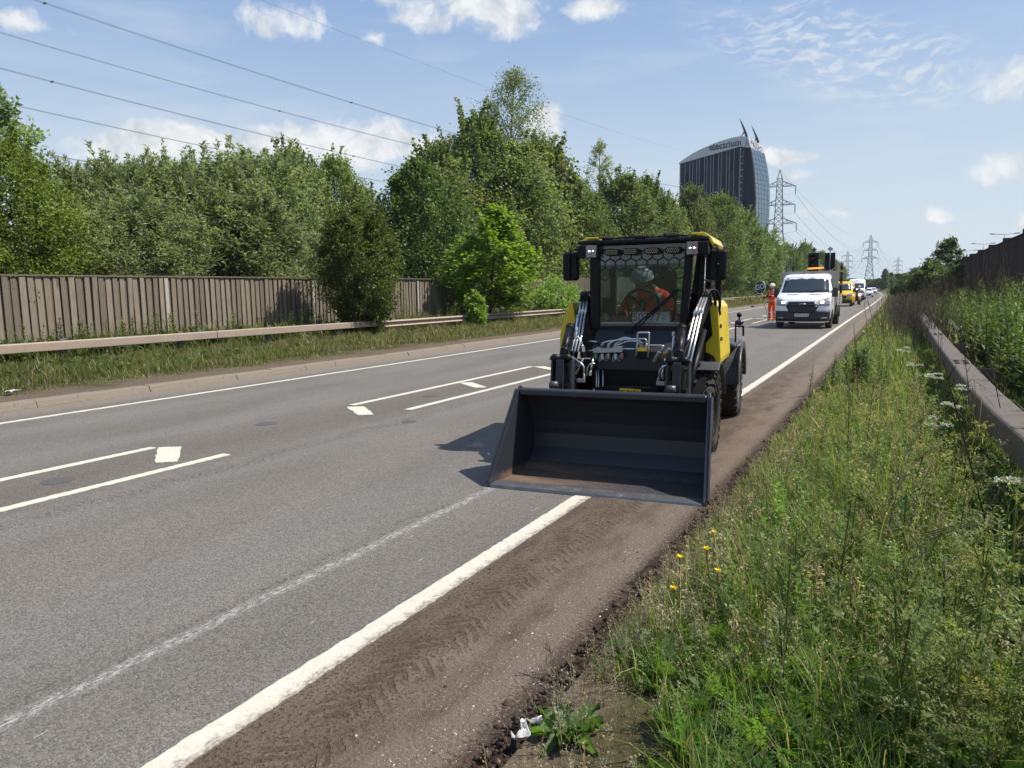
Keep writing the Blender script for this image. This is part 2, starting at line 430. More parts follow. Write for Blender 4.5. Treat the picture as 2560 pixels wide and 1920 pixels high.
def road_material():
    m, g, b, uv, u, v = uvmat('asphalt', .8, .35)
    big = g.noise(stretch(g, uv, 1., .25), 1.1, 4, .6)
    med = g.noise(uv, 9, 5, .65)
    agg = g.new('ShaderNodeTexVoronoi'); agg.inputs['Scale'].default_value = 115; g.put(agg.inputs['Vector'], uv)
    stone = g.new('ShaderNodeSeparateColor'); g.put(stone.inputs[0], agg.outputs['Color'])
    fine = g.noise(uv, 160, 3, .7)
    val = g.math('MULTIPLY', g.mapr(stone.outputs[0], 0, 1, .62, 1.38), g.mapr(fine, .3, .7, .75, 1.25))
    c = g.mix(g.mapr(big, .3, .7), (.125, .112, .096), (.171, .154, .134))
    # paler, polished wheel tracks
    tr = None
    for cu, w in ((-9.45, .55), (-7.75, .5), (-5.35, .55), (-3.55, .55)):
        q = band(g, u, cu, w); tr = q if tr is None else g.math('MAXIMUM', tr, q)
    tr = g.math('MULTIPLY', tr, g.mapr(g.noise(stretch(g, uv, 1.5, .15), 1.3, 3), .3, .7, .45, 1.))
    c = g.mix(g.math('MULTIPLY', tr, .55), c, (.172, .160, .146))
    # brown dust: along the near lane centre, the hatched middle and the nearside
    br = g.math('MULTIPLY', band(g, u, -4.55, .75), g.mapr(g.noise(stretch(g, uv, 1., .22), 1.6, 4), .40, .66, 0, 1, True))
    br2 = g.math('MULTIPLY', band(g, u, -6.45, .85), g.mapr(med, .3, .6, .55, 1.))
    br3 = g.math('MULTIPLY', g.mapr(u, -2.35, -1.95, 0, 1, True), .9)
    br4 = g.math('MULTIPLY', g.mapr(u, -10.35, -10.9, 0, 1, True), .9)
    c = g.mix(g.math('MULTIPLY', br, .6), c, (.168, .138, .108))
    c = g.mix(g.math('MULTIPLY', br2, .62), c, (.105, .082, .063))
    c = g.mix(br3, c, (.135, .112, .092))
    c = g.mix(br4, c, (.20, .165, .13))
    cc = g.new('ShaderNodeCombineColor')
    for i in range(3): g.put(cc.inputs[i], val)
    c = g.mix(1., c, cc.outputs[0], 'MULTIPLY')
    # rough dark joints between the asphalt lanes
    jn = None
    for cu, w in ((-5.55, .20), (-3.02, .04)):
        q = g.math('MULTIPLY', band(g, g.math('ADD', u, g.mapr(g.noise(stretch(g, uv, .01, 1), 1.2, 4), .3, .7, -.10, .10)), cu, w), g.mapr(g.noise(uv, 26, 4, .7), .50, .60, 0, .9))
        jn = q if jn is None else g.math('MAXIMUM', jn, q)
    c = g.mix(g.math('MULTIPLY', jn, .75), c, (.03, .029, .028))
    # ghost of a burnt-off white line with ragged edges, scrape marks beside it
    wob = g.mapr(g.noise(stretch(g, uv, .01, 1.), 2.6, 5, .75), .3, .7, -.022, .022)
    ln = g.math('MULTIPLY', band(g, g.math('ADD', u, wob), -2.93, .07), g.mapr(v, 9, 14, 1, 0, True))
    ln = g.math('MULTIPLY', ln, g.mapr(g.noise(stretch(g, uv, 60, 16), 1., 6, .85), .46, .60, 0, 1, True))
    sc = g.math('MULTIPLY', g.mapr(g.math('ABSOLUTE', g.math('SUBTRACT', u, -2.62)), .2, .42, 1, 0, True), g.mapr(g.noise(stretch(g, uv, 60, 4.2), 1., 3, .6), .70, .76, 0, .8))
    c = g.mix(g.math('MAXIMUM', g.math('MULTIPLY', ln, .62), sc), c, (.60, .585, .56))
    # pale chips
    ch = g.mapr(g.noise(uv, 42, 2, .5), .765, .79, 0, .8)
    c = g.mix(ch, c, (.42, .40, .37))
    g.put(b.inputs['Base Color'], c)
    g.put(b.inputs['Roughness'], g.mapr(tr, 0, 1, .84, .70))
    h = g.math('ADD', g.math('MULTIPLY', g.math('SUBTRACT', .6, agg.outputs['Distance']), 1.), g.math('MULTIPLY', fine, .5))
    bp = g.new('ShaderNodeBump'); bp.inputs['Strength'].default_value = .8; bp.inputs['Distance'].default_value = .006
    g.put(bp.inputs['Height'], h); g.put(b.inputs['Normal'], bp.outputs[0])
    return m
Ys_road = np.concatenate([np.arange(-12, 60, 1.), np.arange(60, 560, 4.)])
structure(uvsheet('road', np.linspace(-11.22, -1.16, 9), Ys_road, lambda U, Y: U * 0., road_material()))

def paint_material(name='road_paint', cream=(.52, .475, .36)):
    m, g, b, uv, u, v = uvmat(name, .75, .3)
    n = g.noise(uv, 14, 5, .65); n2 = g.noise(stretch(g, uv, 70, 45), 1., 4, .7)
    c = g.mix(g.mapr(n, .35, .65), cream, (.58, .55, .49))
    c = g.mix(g.mapr(n2, .56, .68, 0, .6), c, (.27, .235, .19))
    so = g.math('MULTIPLY', g.mapr(g.math('ADD', u, g.mapr(n, .3, .7, -.05, .05)), -2.15, -2.095, 0, 1, True), g.mapr(u, -3, -2.9, 0, 1))
    c = g.mix(g.math('MULTIPLY', so, g.mapr(n2, .35, .55, .15, .9)), c, (.20, .155, .115))
    c = g.mix(g.mapr(g.noise(stretch(g, uv, 9, 1.5), 1., 5, .7), .50, .70, 0, .45), c, (.42, .40, .36))
    g.put(b.inputs['Base Color'], c)
    bp = g.new('ShaderNodeBump'); bp.inputs['Strength'].default_value = .6; bp.inputs['Distance'].default_value = .006
    g.put(bp.inputs['Height'], n2); g.put(b.inputs['Normal'], bp.outputs[0])
    return m
PAINT = paint_material()
PAINT2 = paint_material('road_paint_aged', (.54, .51, .385))
def ribbon(name, u0, u1, Y0, Y1, m, z=.004, rag=.006):
    """painted line with slightly ragged edges; step kept small near the camera"""
    ys = []; y = Y0
    while y < Y1: ys.append(y); y += .035 if y < 6 else (.15 if y < 20 else (.6 if y < 60 else 3.))
    ys.append(Y1); ys = np.array(ys); n = len(ys)
    k = np.clip(1. - ys / 30., .15, 1.) * rag
    a = u0 + rng.normal(0, 1, n) * k; bb = u1 + rng.normal(0, 1, n) * k
    V = []; s = sh(ys)
    h = .005 if ys[0] < 60 else .004
    for i in range(n):
        V += [(a[i] + s[i], ys[i], z - .003), (a[i] + s[i], ys[i], z + .001), (bb[i] + s[i], ys[i], z + .001), (bb[i] + s[i], ys[i], z - .003)]
    F = []
    for i in range(n - 1):
        o = i * 4
        F += [(o, o + 4, o + 5, o + 1), (o + 1, o + 5, o + 6, o + 2), (o + 2, o + 6, o + 7, o + 3)]
    me = bpy.data.meshes.new(name); me.from_pydata(V, [], F); me.materials.append(m)
    uv = me.uv_layers.new(name='UVMap')
    L = np.zeros(len(me.loops), np.int32); me.loops.foreach_get('vertex_index', L); VV = np.array(V)
    uv.data.foreach_set('uv', VV[L][:, :2].astype(np.float32).ravel()); me.update()
    o = structure(link(name, me)); return o
ribbon('edge_line', -2.225, -2.095, -3, 470, PAINT, rag=.0035)
ribbon('edge_line', -10.27, -10.165, -3, 470, PAINT2)
y0 = -1.0
while y0 < 160:
    if y0 < 100:
        ribbon('centre_line', -7.055, -6.945, y0, y0 + 5.78, PAINT2, rag=.005)
        ribbon('centre_line', -6.055, -5.945, y0, y0 + 5.9, PAINT2, rag=.005)
    y0 += 8.93
def slab_mark(name, quad, z=.004):
    mb = MB(); n = 7; top = []
    pts = []
    for i in range(4):
        a, b_ = quad[i], quad[(i + 1) % 4]
        for k in range(n):
            t = k / n; j = rng.normal(0, .006, 2)
            pts.append((a[0] + (b_[0] - a[0]) * t + j[0], a[1] + (b_[1] - a[1]) * t + j[1]))
    mb.prism([(p[0] + float(sh(p[1])), p[1]) for p in pts], z - .003, z + .001, 'Z')
    o = mb.build(name, PAINT2); me = o.data
    uv = me.uv_layers.new(name='UVMap')
    for l in me.loops: uv.data[l.index].uv = me.vertices[l.vertex_index].co[:2]
    return structure(o)
for k in range(26):
    yc = 4.64 + 2.97 * k
    slab_mark('centre_block', [(-6.95, yc + .16), (-6.33, yc - .31), (-6.17, yc - .18), (-6.75, yc + .30)])

# dark round patches where road studs were taken out
patch_m = worn('bitumen_patch', (.082, .078, .073), .7, 0, 40, (.13, .12, .11), .7, bump=.3)
for (u, y, r) in ((-6.51, 3.51, .13), (-6.99, 6.33, .13), (-5.42, 7.19, .1), (-6.5, 9.2, .12)):
    mb = MB(); pts = [(u + r * (1 + rng.normal(0, .06)) * math.cos(t), y + r * (1 + rng.normal(0, .06)) * math.sin(t)) for t in np.linspace(0, 2 * math.pi, 19)[:-1]]
    mb.prism(pts, .001, .0035, 'Z'); structure(mb.build('bitumen_patch', patch_m))

# swept soil and dust along the nearside, with tyre prints
def dirt_material():
    m, g, b, uv, u, v = uvmat('swept_soil', .95, .1)
    n = g.noise(stretch(g, uv, 1, .35), 5, 5, .65); f = g.noise(uv, 60, 4, .7); f2 = g.noise(uv, 170, 2, .6)
    c = g.mix(g.mapr(n, .3, .7), (.112, .079, .057), (.215, .168, .130))
    pale = g.mapr(g.math('ADD', u, g.mapr(n, .3, .7, -.12, .12)), -1.66, -1.42, 0, 1, True)
    c = g.mix(g.math('MULTIPLY', pale, .6), c, (.225, .178, .140))
    edge = g.mapr(g.math('ADD', u, g.mapr(f, .3, .7, -.06, .06)), -1.34, -1.24, 0, 1, True)
    c = g.mix(g.math('MULTIPLY', edge, .85), c, (.062, .043, .032))
    c = g.mix(g.math('MULTIPLY', g.mapr(v, 9, 22, 0, .8, True), g.mapr(u, -1.35, -1.55, 0, 1, True)), c, (.200, .176, .152))
    dk = g.math('MULTIPLY', g.mapr(f, .50, .62, 0, .8), g.mapr(v, 9, 20, 1, .15))
    c = g.mix(g.math('MULTIPLY', dk, g.mapr(u, -1.55, -1.75, .3, 1.)), c, (.05, .034, .025))
    peb = g.mapr(g.noise(uv, 75, 1, .5), .66, .70, 0, .8)
    c = g.mix(g.math('MULTIPLY', peb, g.mapr(u, -1.75, -1.45, .25, 1.)), c, (.40, .36, .31))
    g.put(b.inputs['Base Color'], c)
    # chevron prints of the lugs in the tyre track
    du = g.math('ABSOLUTE', g.math('SUBTRACT', g.math('ADD', u, g.mapr(g.noise(uv, 3, 2), .3, .7, -.03, .03)), -1.80))
    ph = g.math('MULTIPLY', g.math('ADD', v, g.math('MULTIPLY', du, .9)), 2 * math.pi / .070)
    w = g.mapr(g.math('SINE', g.math('ADD', ph, g.mapr(g.noise(uv, 22, 3, .6), .3, .7, -.7, .7))), -.15, .35, 0, 1, True)
    tm = g.math('MULTIPLY', g.mapr(du, .13, .16, 1, 0, True), g.mapr(g.noise(uv, 7, 4, .7), .40, .58, 0, 1, True))
    c = g.mix(g.math('MULTIPLY', g.math('MULTIPLY', g.math('SUBTRACT', 1., w), tm), .42), c, (.055, .038, .028)); g.put(b.inputs['Base Color'], c)
    h = g.math('ADD', g.math('MULTIPLY', g.math('MULTIPLY', w, tm), .62), g.math('ADD', g.math('MULTIPLY', f, 1.9), g.math('MULTIPLY', f2, .6)))
    bp = g.new('ShaderNodeBump'); bp.inputs['Strength'].default_value = 1.; bp.inputs['Distance'].default_value = .011
    g.put(bp.inputs['Height'], h); g.put(b.inputs['Normal'], bp.outputs[0])
    return m
DIRT = dirt_material()
from mathutils import noise as mn
def nz(x, y, s, seed=0.): return mn.noise(Vector((x * s + seed, y * s - seed * .7, seed)))
def fbm(U, Y, s, oct=4, seed=0.):
    out = np.zeros(U.shape); it = np.nditer(U, flags=['multi_index'])
    for _ in it:
        i = it.multi_index; a = 1.; f = s; t = 0.
        for k in range(oct): t += a * nz(U[i], Y[i], f, seed + k * 3.1); a *= .5; f *= 2.1
        out[i] = t
    return out
def dirt_z(U, Y):
    e = np.clip((U + 2.085) / .12, 0, 1)
    return .0015 + e * (.004 + .004 * (1 + fbm(U, Y, 6, 3, 5.)))
ys1 = np.concatenate([np.arange(.2, 8, .05), np.arange(8, 22, .3), np.arange(22, 110, 3.)])
structure(uvsheet('soil_strip', np.concatenate([np.linspace(-2.09, -1.5, 14), np.linspace(-1.45, -1.1, 7)]), ys1, dirt_z, DIRT))

soil_m = worn('dark_soil', (.050, .034, .025), .97, 0, 30, (.11, .085, .066), .5, .1, 1.)
def ridge_z(U, Y):
    w = np.exp(-((U + 1.165 + .025 * np.sin(Y * 2.1)) / .055) ** 2)
    return .006 + w * np.clip(.012 + .034 * fbm(U, Y, 9, 4, 2.), 0, .12) * np.clip(1.35 - Y / 16, .25, 1)
ridge = uvsheet('soil_ridge', np.linspace(-1.30, -1.02, 15), np.concatenate([np.arange(.8, 7, .025), np.arange(7, 16, .12)]), ridge_z, soil_m)
structure(ridge)
# loose clods and small stones
def blob(seed, n=10):
    r = np.random.default_rng(seed); bm = bmesh.new(); bmesh.ops.create_icosphere(bm, subdivisions=1, radius=1)
    V = np.array([v.co[:] for v in bm.verts]); F = [tuple(v.index for v in f.verts) for f in bm.faces]; bm.free()
    return V * (1 + r.normal(0, .22, (len(V), 1))) * np.array([1, .9, .7]), F
def scatter_blobs(name, n, uf, yf, size, cols, m, zoff=0., lift=None):
    st = Stamp()
    for k in range(5):
        M = n // 5; u = uf(M); y = yf(M); s = size(M)
        z = (lift(u, y) if lift else 0.) + s * .3 + zoff
        pos = np.stack([u + sh(y), y, z * np.ones(M)], -1)
        c = np.array(cols)[rng.integers(0, len(cols), M)] * rng.uniform(.75, 1.25, (M, 1))
        st.add(*blob(k + 3), pos, rand_rot(M), s, c)
    o = link(name, st.mesh(name, m, False)); o['kind'] = 'stuff'; return o
def tint_mat(name, rough=.9, spec=.2, trans=0., bump=0.):
    m = mat(name, (.1, .1, .1), rough, 0, spec); g, b = G(m)
    at = g.new('ShaderNodeAttribute'); at.attribute_name = 'tint'
    g.put(b.inputs['Base Color'], at.outputs['Color'])
    if trans:
        out = next(n for n in g.n if n.type == 'OUTPUT_MATERIAL')
        tl = g.new('ShaderNodeBsdfTranslucent')
        g.put(tl.inputs['Color'], g.mix(1., at.outputs['Color'], (1.25, 1.35, .55), 'MULTIPLY'))
        mx = g.new('ShaderNodeMixShader'); mx.inputs[0].default_value = trans
        g.l.new(b.outputs[0], mx.inputs[1]); g.l.new(tl.outputs[0], mx.inputs[2]); g.l.new(mx.outputs[0], out.inputs[0])
    return m
TSOIL = tint_mat('loose_soil', .95, .1)
scatter_blobs('soil_clods', 1700, lambda n: -1.17 + rng.normal(0, .05, n), lambda n: rng.uniform(1., 1., n) + rng.exponential(2.6, n),
              lambda n: np.clip(rng.lognormal(-5.1, .55, n), .002, .022), [(.05, .034, .025), (.062, .044, .033), (.08, .06, .045)], TSOIL,
              lift=lambda u, y: .03 * np.exp(-((u + 1.165) / .055) ** 2))
scatter_blobs('soil_crumbs', 4200, lambda n: rng.uniform(-2.05, -1.3, n), lambda n: rng.uniform(1., 8, n),
              lambda n: np.clip(rng.lognormal(-6.0, .5, n), .001, .009), [(.06, .043, .032), (.1, .075, .055)], TSOIL, .004)
scatter_blobs('gravel', 5200, lambda n: -1.42 + rng.normal(0, .13, n), lambda n: 1. + rng.exponential(3., n),
              lambda n: np.clip(rng.lognormal(-6.0, .4, n), .001, .007), [(.42, .38, .33), (.3, .27, .24), (.5, .47, .43)], TSOIL, .005)
# half-buried concrete edge strip
conc = worn('old_concrete', (.215, .18, .14), .92, 0, 5, (.10, .08, .06), .75, .2, .5)
mb = MB()
ysn = np.arange(2.25, 3.5, .3)
for i in range(len(ysn) - 1):
    a, b_ = ysn[i], ysn[i + 1]
    mb.bar(P(-1.085, a, .012), P(-1.085, b_ - .004, .012), .03, .05)
structure(mb.build('edge_strip', conc))

# kerb across the road: every stone one piece
kerb = structure(empty('kerb'))
def kerb_mesh():
    mb = MB(); L = .906
    pr = [(0, -.1), (0, .0), (-.035, .085), (-.06, .10), (-.24, .105), (-.24, -.1)]       # (sideways, up), road side at 0
    mb.prism(pr, -L / 2, L / 2, 'Y')
    return mb.mesh('kerb_stone', conc)
KM = kerb_mesh()
ky = -1.0
for k in range(72):
    yy = ky + .914 * k
    o = link('kerb_stone', KM, kerb); o.location = (-11.2 + float(sh(yy)) + rng.normal(0, .006), yy, rng.normal(0, .004)); o.rotation_euler = (0, rng.normal(0, .01), head(yy) + rng.normal(0, .004))
mb = MB()
for i in range(66, 500, 4):
    mb.bar(P(-11.32, i, .05), P(-11.32, i + 4, .05), .24, .106)
o = mb.build('kerb_run', conc, kerb); o['kind'] = 'stuff'

# verges
def verge_material():
    m, g, b, uv, u, v = uvmat('verge_soil', .97, .1)
    n = g.noise(uv, 1.3, 5, .6); f = g.noise(uv, 30, 4, .7)
    c = g.mix(g.mapr(n, .35, .65), (.055, .055, .022), (.085, .068, .038))
    # bare dusty soil next to the kerb and by the swept strip
    e = g.math('MAXIMUM', g.math('MULTIPLY', g.mapr(g.math('ADD', u, g.mapr(n, .3, .7, -.5, .5)), -12.75, -12.2, 0, 1, True), g.mapr(u, -10, -9.8, 1, 0)),
               g.math('MULTIPLY', g.mapr(g.math('ADD', u, g.mapr(n, .3, .7, -.1, .1)), -1.0, -.8, 1, 0, True), g.mapr(u, -3, -2.9, 0, 1)))
    c = g.mix(e, c, g.mix(g.mapr(f, .35, .65), (.075, .053, .038), (.20, .155, .11)))
    g.put(b.inputs['Base Color'], g.mix(g.mapr(f, .5, .7, 0, .5), c, (.03, .028, .014)))
    bp = g.new('ShaderNodeBump'); bp.inputs['Strength'].default_value = .8; bp.inputs['Distance'].default_value = .03
    g.put(bp.inputs['Height'], f); g.put(b.inputs['Normal'], bp.outputs[0])
    return m
VERGE = verge_material()
ysv = np.concatenate([np.arange(-12, 14, .25), np.arange(14, 60, 1.), np.arange(60, 560, 6.)])
def vz(U, Y): return gz(U, Y) + np.where(np.abs(U) > 1.15, .012, 0) * np.sin(U * 3.1 + Y * 2.3) * np.sin(Y * 1.7 - U)
structure(uvsheet('verge', np.concatenate([np.linspace(-1.10, 1., 13), np.linspace(1.3, 6, 10), [10, 20, 40, 90]]), ysv, vz, VERGE))
structure(uvsheet('verge', np.concatenate([[-140, -70, -50, -40, -32], np.linspace(-27, -12, 16), [-11.6, -11.43]]), ysv, vz, VERGE))
far_m = worn('far_field', (.060, .075, .030), .95, 0, .05, (.09, .08, .04), .5)
mb = MB(); mb.add([(-1900, -900, -.25), (1900, -900, -.25), (1900, 3400, -.25), (-1900, 3400, -.25)], [(0, 1, 2, 3)])
structure(mb.build('ground', far_m))

# ------------------------------------------------------------------ crash barriers
rail_m = worn('pinkish_galvanised_steel', (.36, .285, .225), .55, .15, 2.5, (.17, .13, .10), .45, .4, .05)
rail_dk = worn('weathered_galvanised_steel', (.140, .112, .090), .6, .1, 5, (.065, .05, .04), .8, .3, .1, .3)
post_m = worn('dull_steel_post', (.16, .135, .115), .7, .3, 6, (.07, .05, .04), .5)
hole_m = mat('dark_slot', (.012, .011, .01), .8)
def sweep(mb, prof, Y0, Y1, u, step=2., mi=0):
    """prof: (du, z) closed outline swept along the road"""
    ys = np.arange(Y0, Y1, step).tolist() + [Y1]; n = len(prof); vs = []
    for y in ys: vs += [P((u(y) if callable(u) else u) + du, y, z) for du, z in prof]
    fs = [(i * n + k, i * n + (k + 1) % n, (i + 1) * n + (k + 1) % n, (i + 1) * n + k) for i in range(len(ys) - 1) for k in range(n)]
    fs += [tuple(range(n)), tuple(range((len(ys) - 1) * n, len(ys) * n))[::-1]]
    mb.add(vs, fs, mi)
def rounded(w, h, z0, r=.025):
    pts = []
    for cx, cy, a0 in ((w / 2 - r, z0 + h - r, 0), (-w / 2 + r, z0 + h - r, 90), (-w / 2 + r, z0 + r, 180), (w / 2 - r, z0 + r, 270)):
        for k in range(4): a = R_(a0 + k * 30); pts.append((cx + r * math.cos(a), cy + r * math.sin(a)))
    return pts
bar_l = thing('crash_barrier', 'beige steel box beam and corrugated crash barrier in front of the timber fence', 'crash barrier', P(-16.2, 3))
bar_l.location = (0, 0, 0)
for a, b_ in ((-2, 3.6), (3.61, 13.1), (13.12, 19.9)):
    mb = MB(); sweep(mb, rounded(.2, .20, .47), a, b_, -16.2, 1.5); mb.build('box_beam', rail_m, bar_l)
wp = [(0, .36), (.05, .375), (.075, .41), (.05, .445), (-.01, .47), (-.01, .51), (.05, .535), (.075, .57), (.05, .605), (0, .62), (-.012, .62), (.035, .6), (.06, .57), (.035, .54), (-.025, .515), (-.025, .465), (.035, .44), (.06, .41), (.035, .38), (-.012, .36)]
wp = [(a * 1.3, .02 + b_ * 1.03) for a, b_ in wp]
for a in np.arange(20.1, 84, 6.4):
    mb = MB(); sweep(mb, wp, a, a + 6.38, -16.1, 1.6); mb.build('corrugated_beam', rail_m, bar_l)
mb = MB(); sweep(mb, wp, 84.1, 300, -16.1, 5); mb.build('corrugated_beam', rail_m, bar_l)
for k in range(9):
    y = .3 + 2.95 * k; mb = MB(); x = P(-16.25, y)[0]; z = float(gz(-16.2, y))
    mb.box((x - .04, y, z + .17), (.10, .13, .7)); mb.build('post', post_m, bar_l)
for k in range(36):
    y = 24.0 + 2.05 * k; mb = MB(); x = P(-16.25, y)[0]
    mb.box((x - .03, y, .32), (.09, .12, .56)); mb.build('post', rail_m, bar_l)

bar_r = thing('crash_barrier', 'grimy grey steel box beam crash barrier running through weeds on the near verge', 'crash barrier')
HR = .63
URf = lambda y: float(np.interp(y, [1, 4.2, 5.6, 6.7, 8, 10, 14, 24, 42], [1.02, .88, .80, .73, .69, .665, .63, .66, .66]))
for i, (a, b_) in enumerate(((-5, 5.03), (5.05, 11.13), (11.15, 17.23), (17.25, 23.33), (23.35, 42))):
    mb = MB(); sweep(mb, rounded(.235, .21, HR - .21, .03), a, b_, URf, .5)
    bm_ = mb.build('box_beam', rail_dk, bar_r)
    if i in (1, 2, 3):
        for dy in (-.19, 0, .19):
            for du in (-.05, .05):
                for sgn in (1,):
                    q = MB(); q.box(P(URf(b_) + du, b_ - .33 + dy, HR + .004), (.05, .10, .012)); q.build('bolt_plate', hole_m, bm_)
for y in (1.6, 5.9, 10.4, 14.8, 19.2, 23.6, 28., 32.4, 36.8):
    mb = MB(); x, yy, _ = P(URf(y) + .24, y); z = float(gz(1., y))
    mb.box((x, yy, (HR - .03 + z - .2) / 2), (.2, .012, HR - .03 - z + .2)); mb.box((x - .1, yy + .03, (HR - .03 + z - .2) / 2), (.012, .06, HR - .03 - z + .2))
    mb.box((URf(y) + sh(y) + .135, yy, HR - .12), (.08, .08, .12))
    mb.build('post', rail_dk, bar_r)

# ------------------------------------------------------------------ fences
def wood_material(name, c1, c2, knot=(.06, .045, .035)):
    m = mat(name, c1, .85, 0, .15); g, b = G(m)
    co = g.new('ShaderNodeTexCoord').outputs['Object']
    oi = g.new('ShaderNodeObjectInfo').outputs['Random']
    off = g.new('ShaderNodeCombineXYZ'); g.put(off.inputs[0], g.math('MULTIPLY', oi, 37.)); g.put(off.inputs[2], g.math('MULTIPLY', oi, 11.))
    v = g.vm('ADD', co, off.outputs[0])
    mp = g.new('ShaderNodeMapping'); mp.inputs['Scale'].default_value = (14, 14, 1.1); g.put(mp.inputs['Vector'], v)
    gr = g.noise(mp.outputs[0], 3., 5, .65, .6); kn = g.noise(mp.outputs[0], .8, 2, .5)
    c = g.mix(g.mapr(gr, .3, .7), c1, c2)
    c = g.mix(g.mapr(kn, .68, .78, 0, .7), c, knot)
    tone = g.mapr(oi, 0, 1, .74, 1.22)
    cc = g.new('ShaderNodeCombineColor')
    for i in range(3): g.put(cc.inputs[i], tone)
    g.put(b.inputs['Base Color'], g.mix(1., c, cc.outputs[0], 'MULTIPLY'))
    bp = g.new('ShaderNodeBump'); bp.inputs['Strength'].default_value = .4; bp.inputs['Distance'].default_value = .004
    g.put(bp.inputs['Height'], gr); g.put(b.inputs['Normal'], bp.outputs[0])
    return m
WOOD = wood_material('weathered_timber', (.168, .137, .103), (.262, .220, .170))
WOODBACK = wood_material('shaded_back_boards', (.13, .102, .073), (.18, .145, .108))  # darker copy of the fence timber, shade of the gaps put into its colour
DARKWOOD = wood_material('dark_stained_timber', (.050, .036, .028), (.085, .062, .048))
POSTC = worn('pale_concrete_post', (.40, .365, .315), .9, 0, 6, (.2, .17, .13), .4, .2, .4)
UF = -19.3
fence = thing('timber_fence', 'brown board-on-board timber fence with a level top, behind the beige barrier', 'fence')
plank_meshes = []
for k in range(5):
    mb = MB(); h = 2.02; w = .135 + .006 * (k - 2)
    mb.box((0, 0, h / 2), (.024, w, h)); me = mb.mesh('plank', WOOD); plank_meshes.append(me)
for k in range(142):
    y = 3.6 + .2 * k
    o = link('plank', plank_meshes[int(rng.integers(0, 5))], fence)
    zt = 2.16 + .0035 * (y - 10)
    o.location = (UF + .03 + float(sh(y)) * .3 + rng.normal(0, .003), y, zt - 2.02 - .03 + rng.normal(0, .004)); o.rotation_euler = (rng.normal(0, .006), rng.normal(0, .005), head(y) + rng.normal(0, .02))
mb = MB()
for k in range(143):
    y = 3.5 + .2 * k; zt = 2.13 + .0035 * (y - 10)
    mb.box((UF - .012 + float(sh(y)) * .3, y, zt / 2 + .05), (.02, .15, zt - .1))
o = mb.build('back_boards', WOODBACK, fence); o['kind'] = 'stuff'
mb = MB()
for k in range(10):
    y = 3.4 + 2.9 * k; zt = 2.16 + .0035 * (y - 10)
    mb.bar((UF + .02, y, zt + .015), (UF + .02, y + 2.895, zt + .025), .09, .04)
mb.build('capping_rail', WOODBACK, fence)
for y in (4.6, 7.2 + 6.75, 13.98 + 6.0, 26.5, 31.9):
    mb = MB(); mb.box((UF + .05, y, 1.08), (.05, .11, 2.12)); mb.build('post', POSTC, fence)
# return of the fence behind the maple, then a lighter paling fence that rises along the cutting
pal = thing('paling_fence', 'thin grey paling fence with gaps, half overgrown, beyond the maple', 'fence')
mb = MB(); kk = 0
for y in np.arange(32.3, 78, .15):
    u = np.interp(y, [32.3, 40, 60, 80], [-19.2, -18.2, -17.6, -17.6]); zb = .28; zt = np.interp(y, [32, 50, 80], [2.25, 2.55, 2.8]) + rng.normal(0, .015)
    mb.box((*P(u, y)[:2], (zb + zt) / 2), (.02, .095, zt - zb), (0, 0, rng.normal(0, .08)))
o = mb.build('pales', WOOD, pal); o['kind'] = 'stuff'
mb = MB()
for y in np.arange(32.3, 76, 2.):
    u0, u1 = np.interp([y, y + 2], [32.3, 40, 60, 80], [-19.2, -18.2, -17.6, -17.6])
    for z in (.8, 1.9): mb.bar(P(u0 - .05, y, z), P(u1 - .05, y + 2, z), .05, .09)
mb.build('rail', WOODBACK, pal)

barrier = thing('noise_barrier', 'tall dark brown timber noise barrier on the bank above the right-hand verge', 'fence')
UB = 3.75
bmesh_planks = []
for k in range(3):
    mb = MB(); mb.box((0, 0, 1.3), (.03, .145, 2.6)); bmesh_planks.append(mb.mesh('plank', DARKWOOD))
for k in range(290):
    y = 30 + .155 * k; o = link('plank', bmesh_planks[k % 3], barrier); x, yy, _ = P(UB, y)
    o.location = (x + rng.normal(0, .006), yy, .78 + .0 * y); o.rotation_euler = (0, 0, head(y) + rng.normal(0, .03))
mb = MB()
for y in np.arange(75, 190, .3): mb.box(P(UB, y, 2.08), (.04, .29, 2.6))
o = mb.build('far_planks', DARKWOOD, barrier); o['kind'] = 'stuff'
mb = MB()
for y in np.arange(29.9, 190, 3.): mb.bar(P(UB, y, 3.40), P(UB, y + 2.99, 3.40), .09, .05)
mb.build('capping_rail', DARKWOOD, barrier)
for k in range(24):
    y = 31.6 + 5.55 * k; mb = MB(); x, yy, _ = P(UB + .12, y)
    mb.box((x, yy, 2.1), (.18, .2, 2.7)); mb.box((x, yy, 3.5), (.3, .34, .14)); mb.build('post', DARKWOOD, barrier)
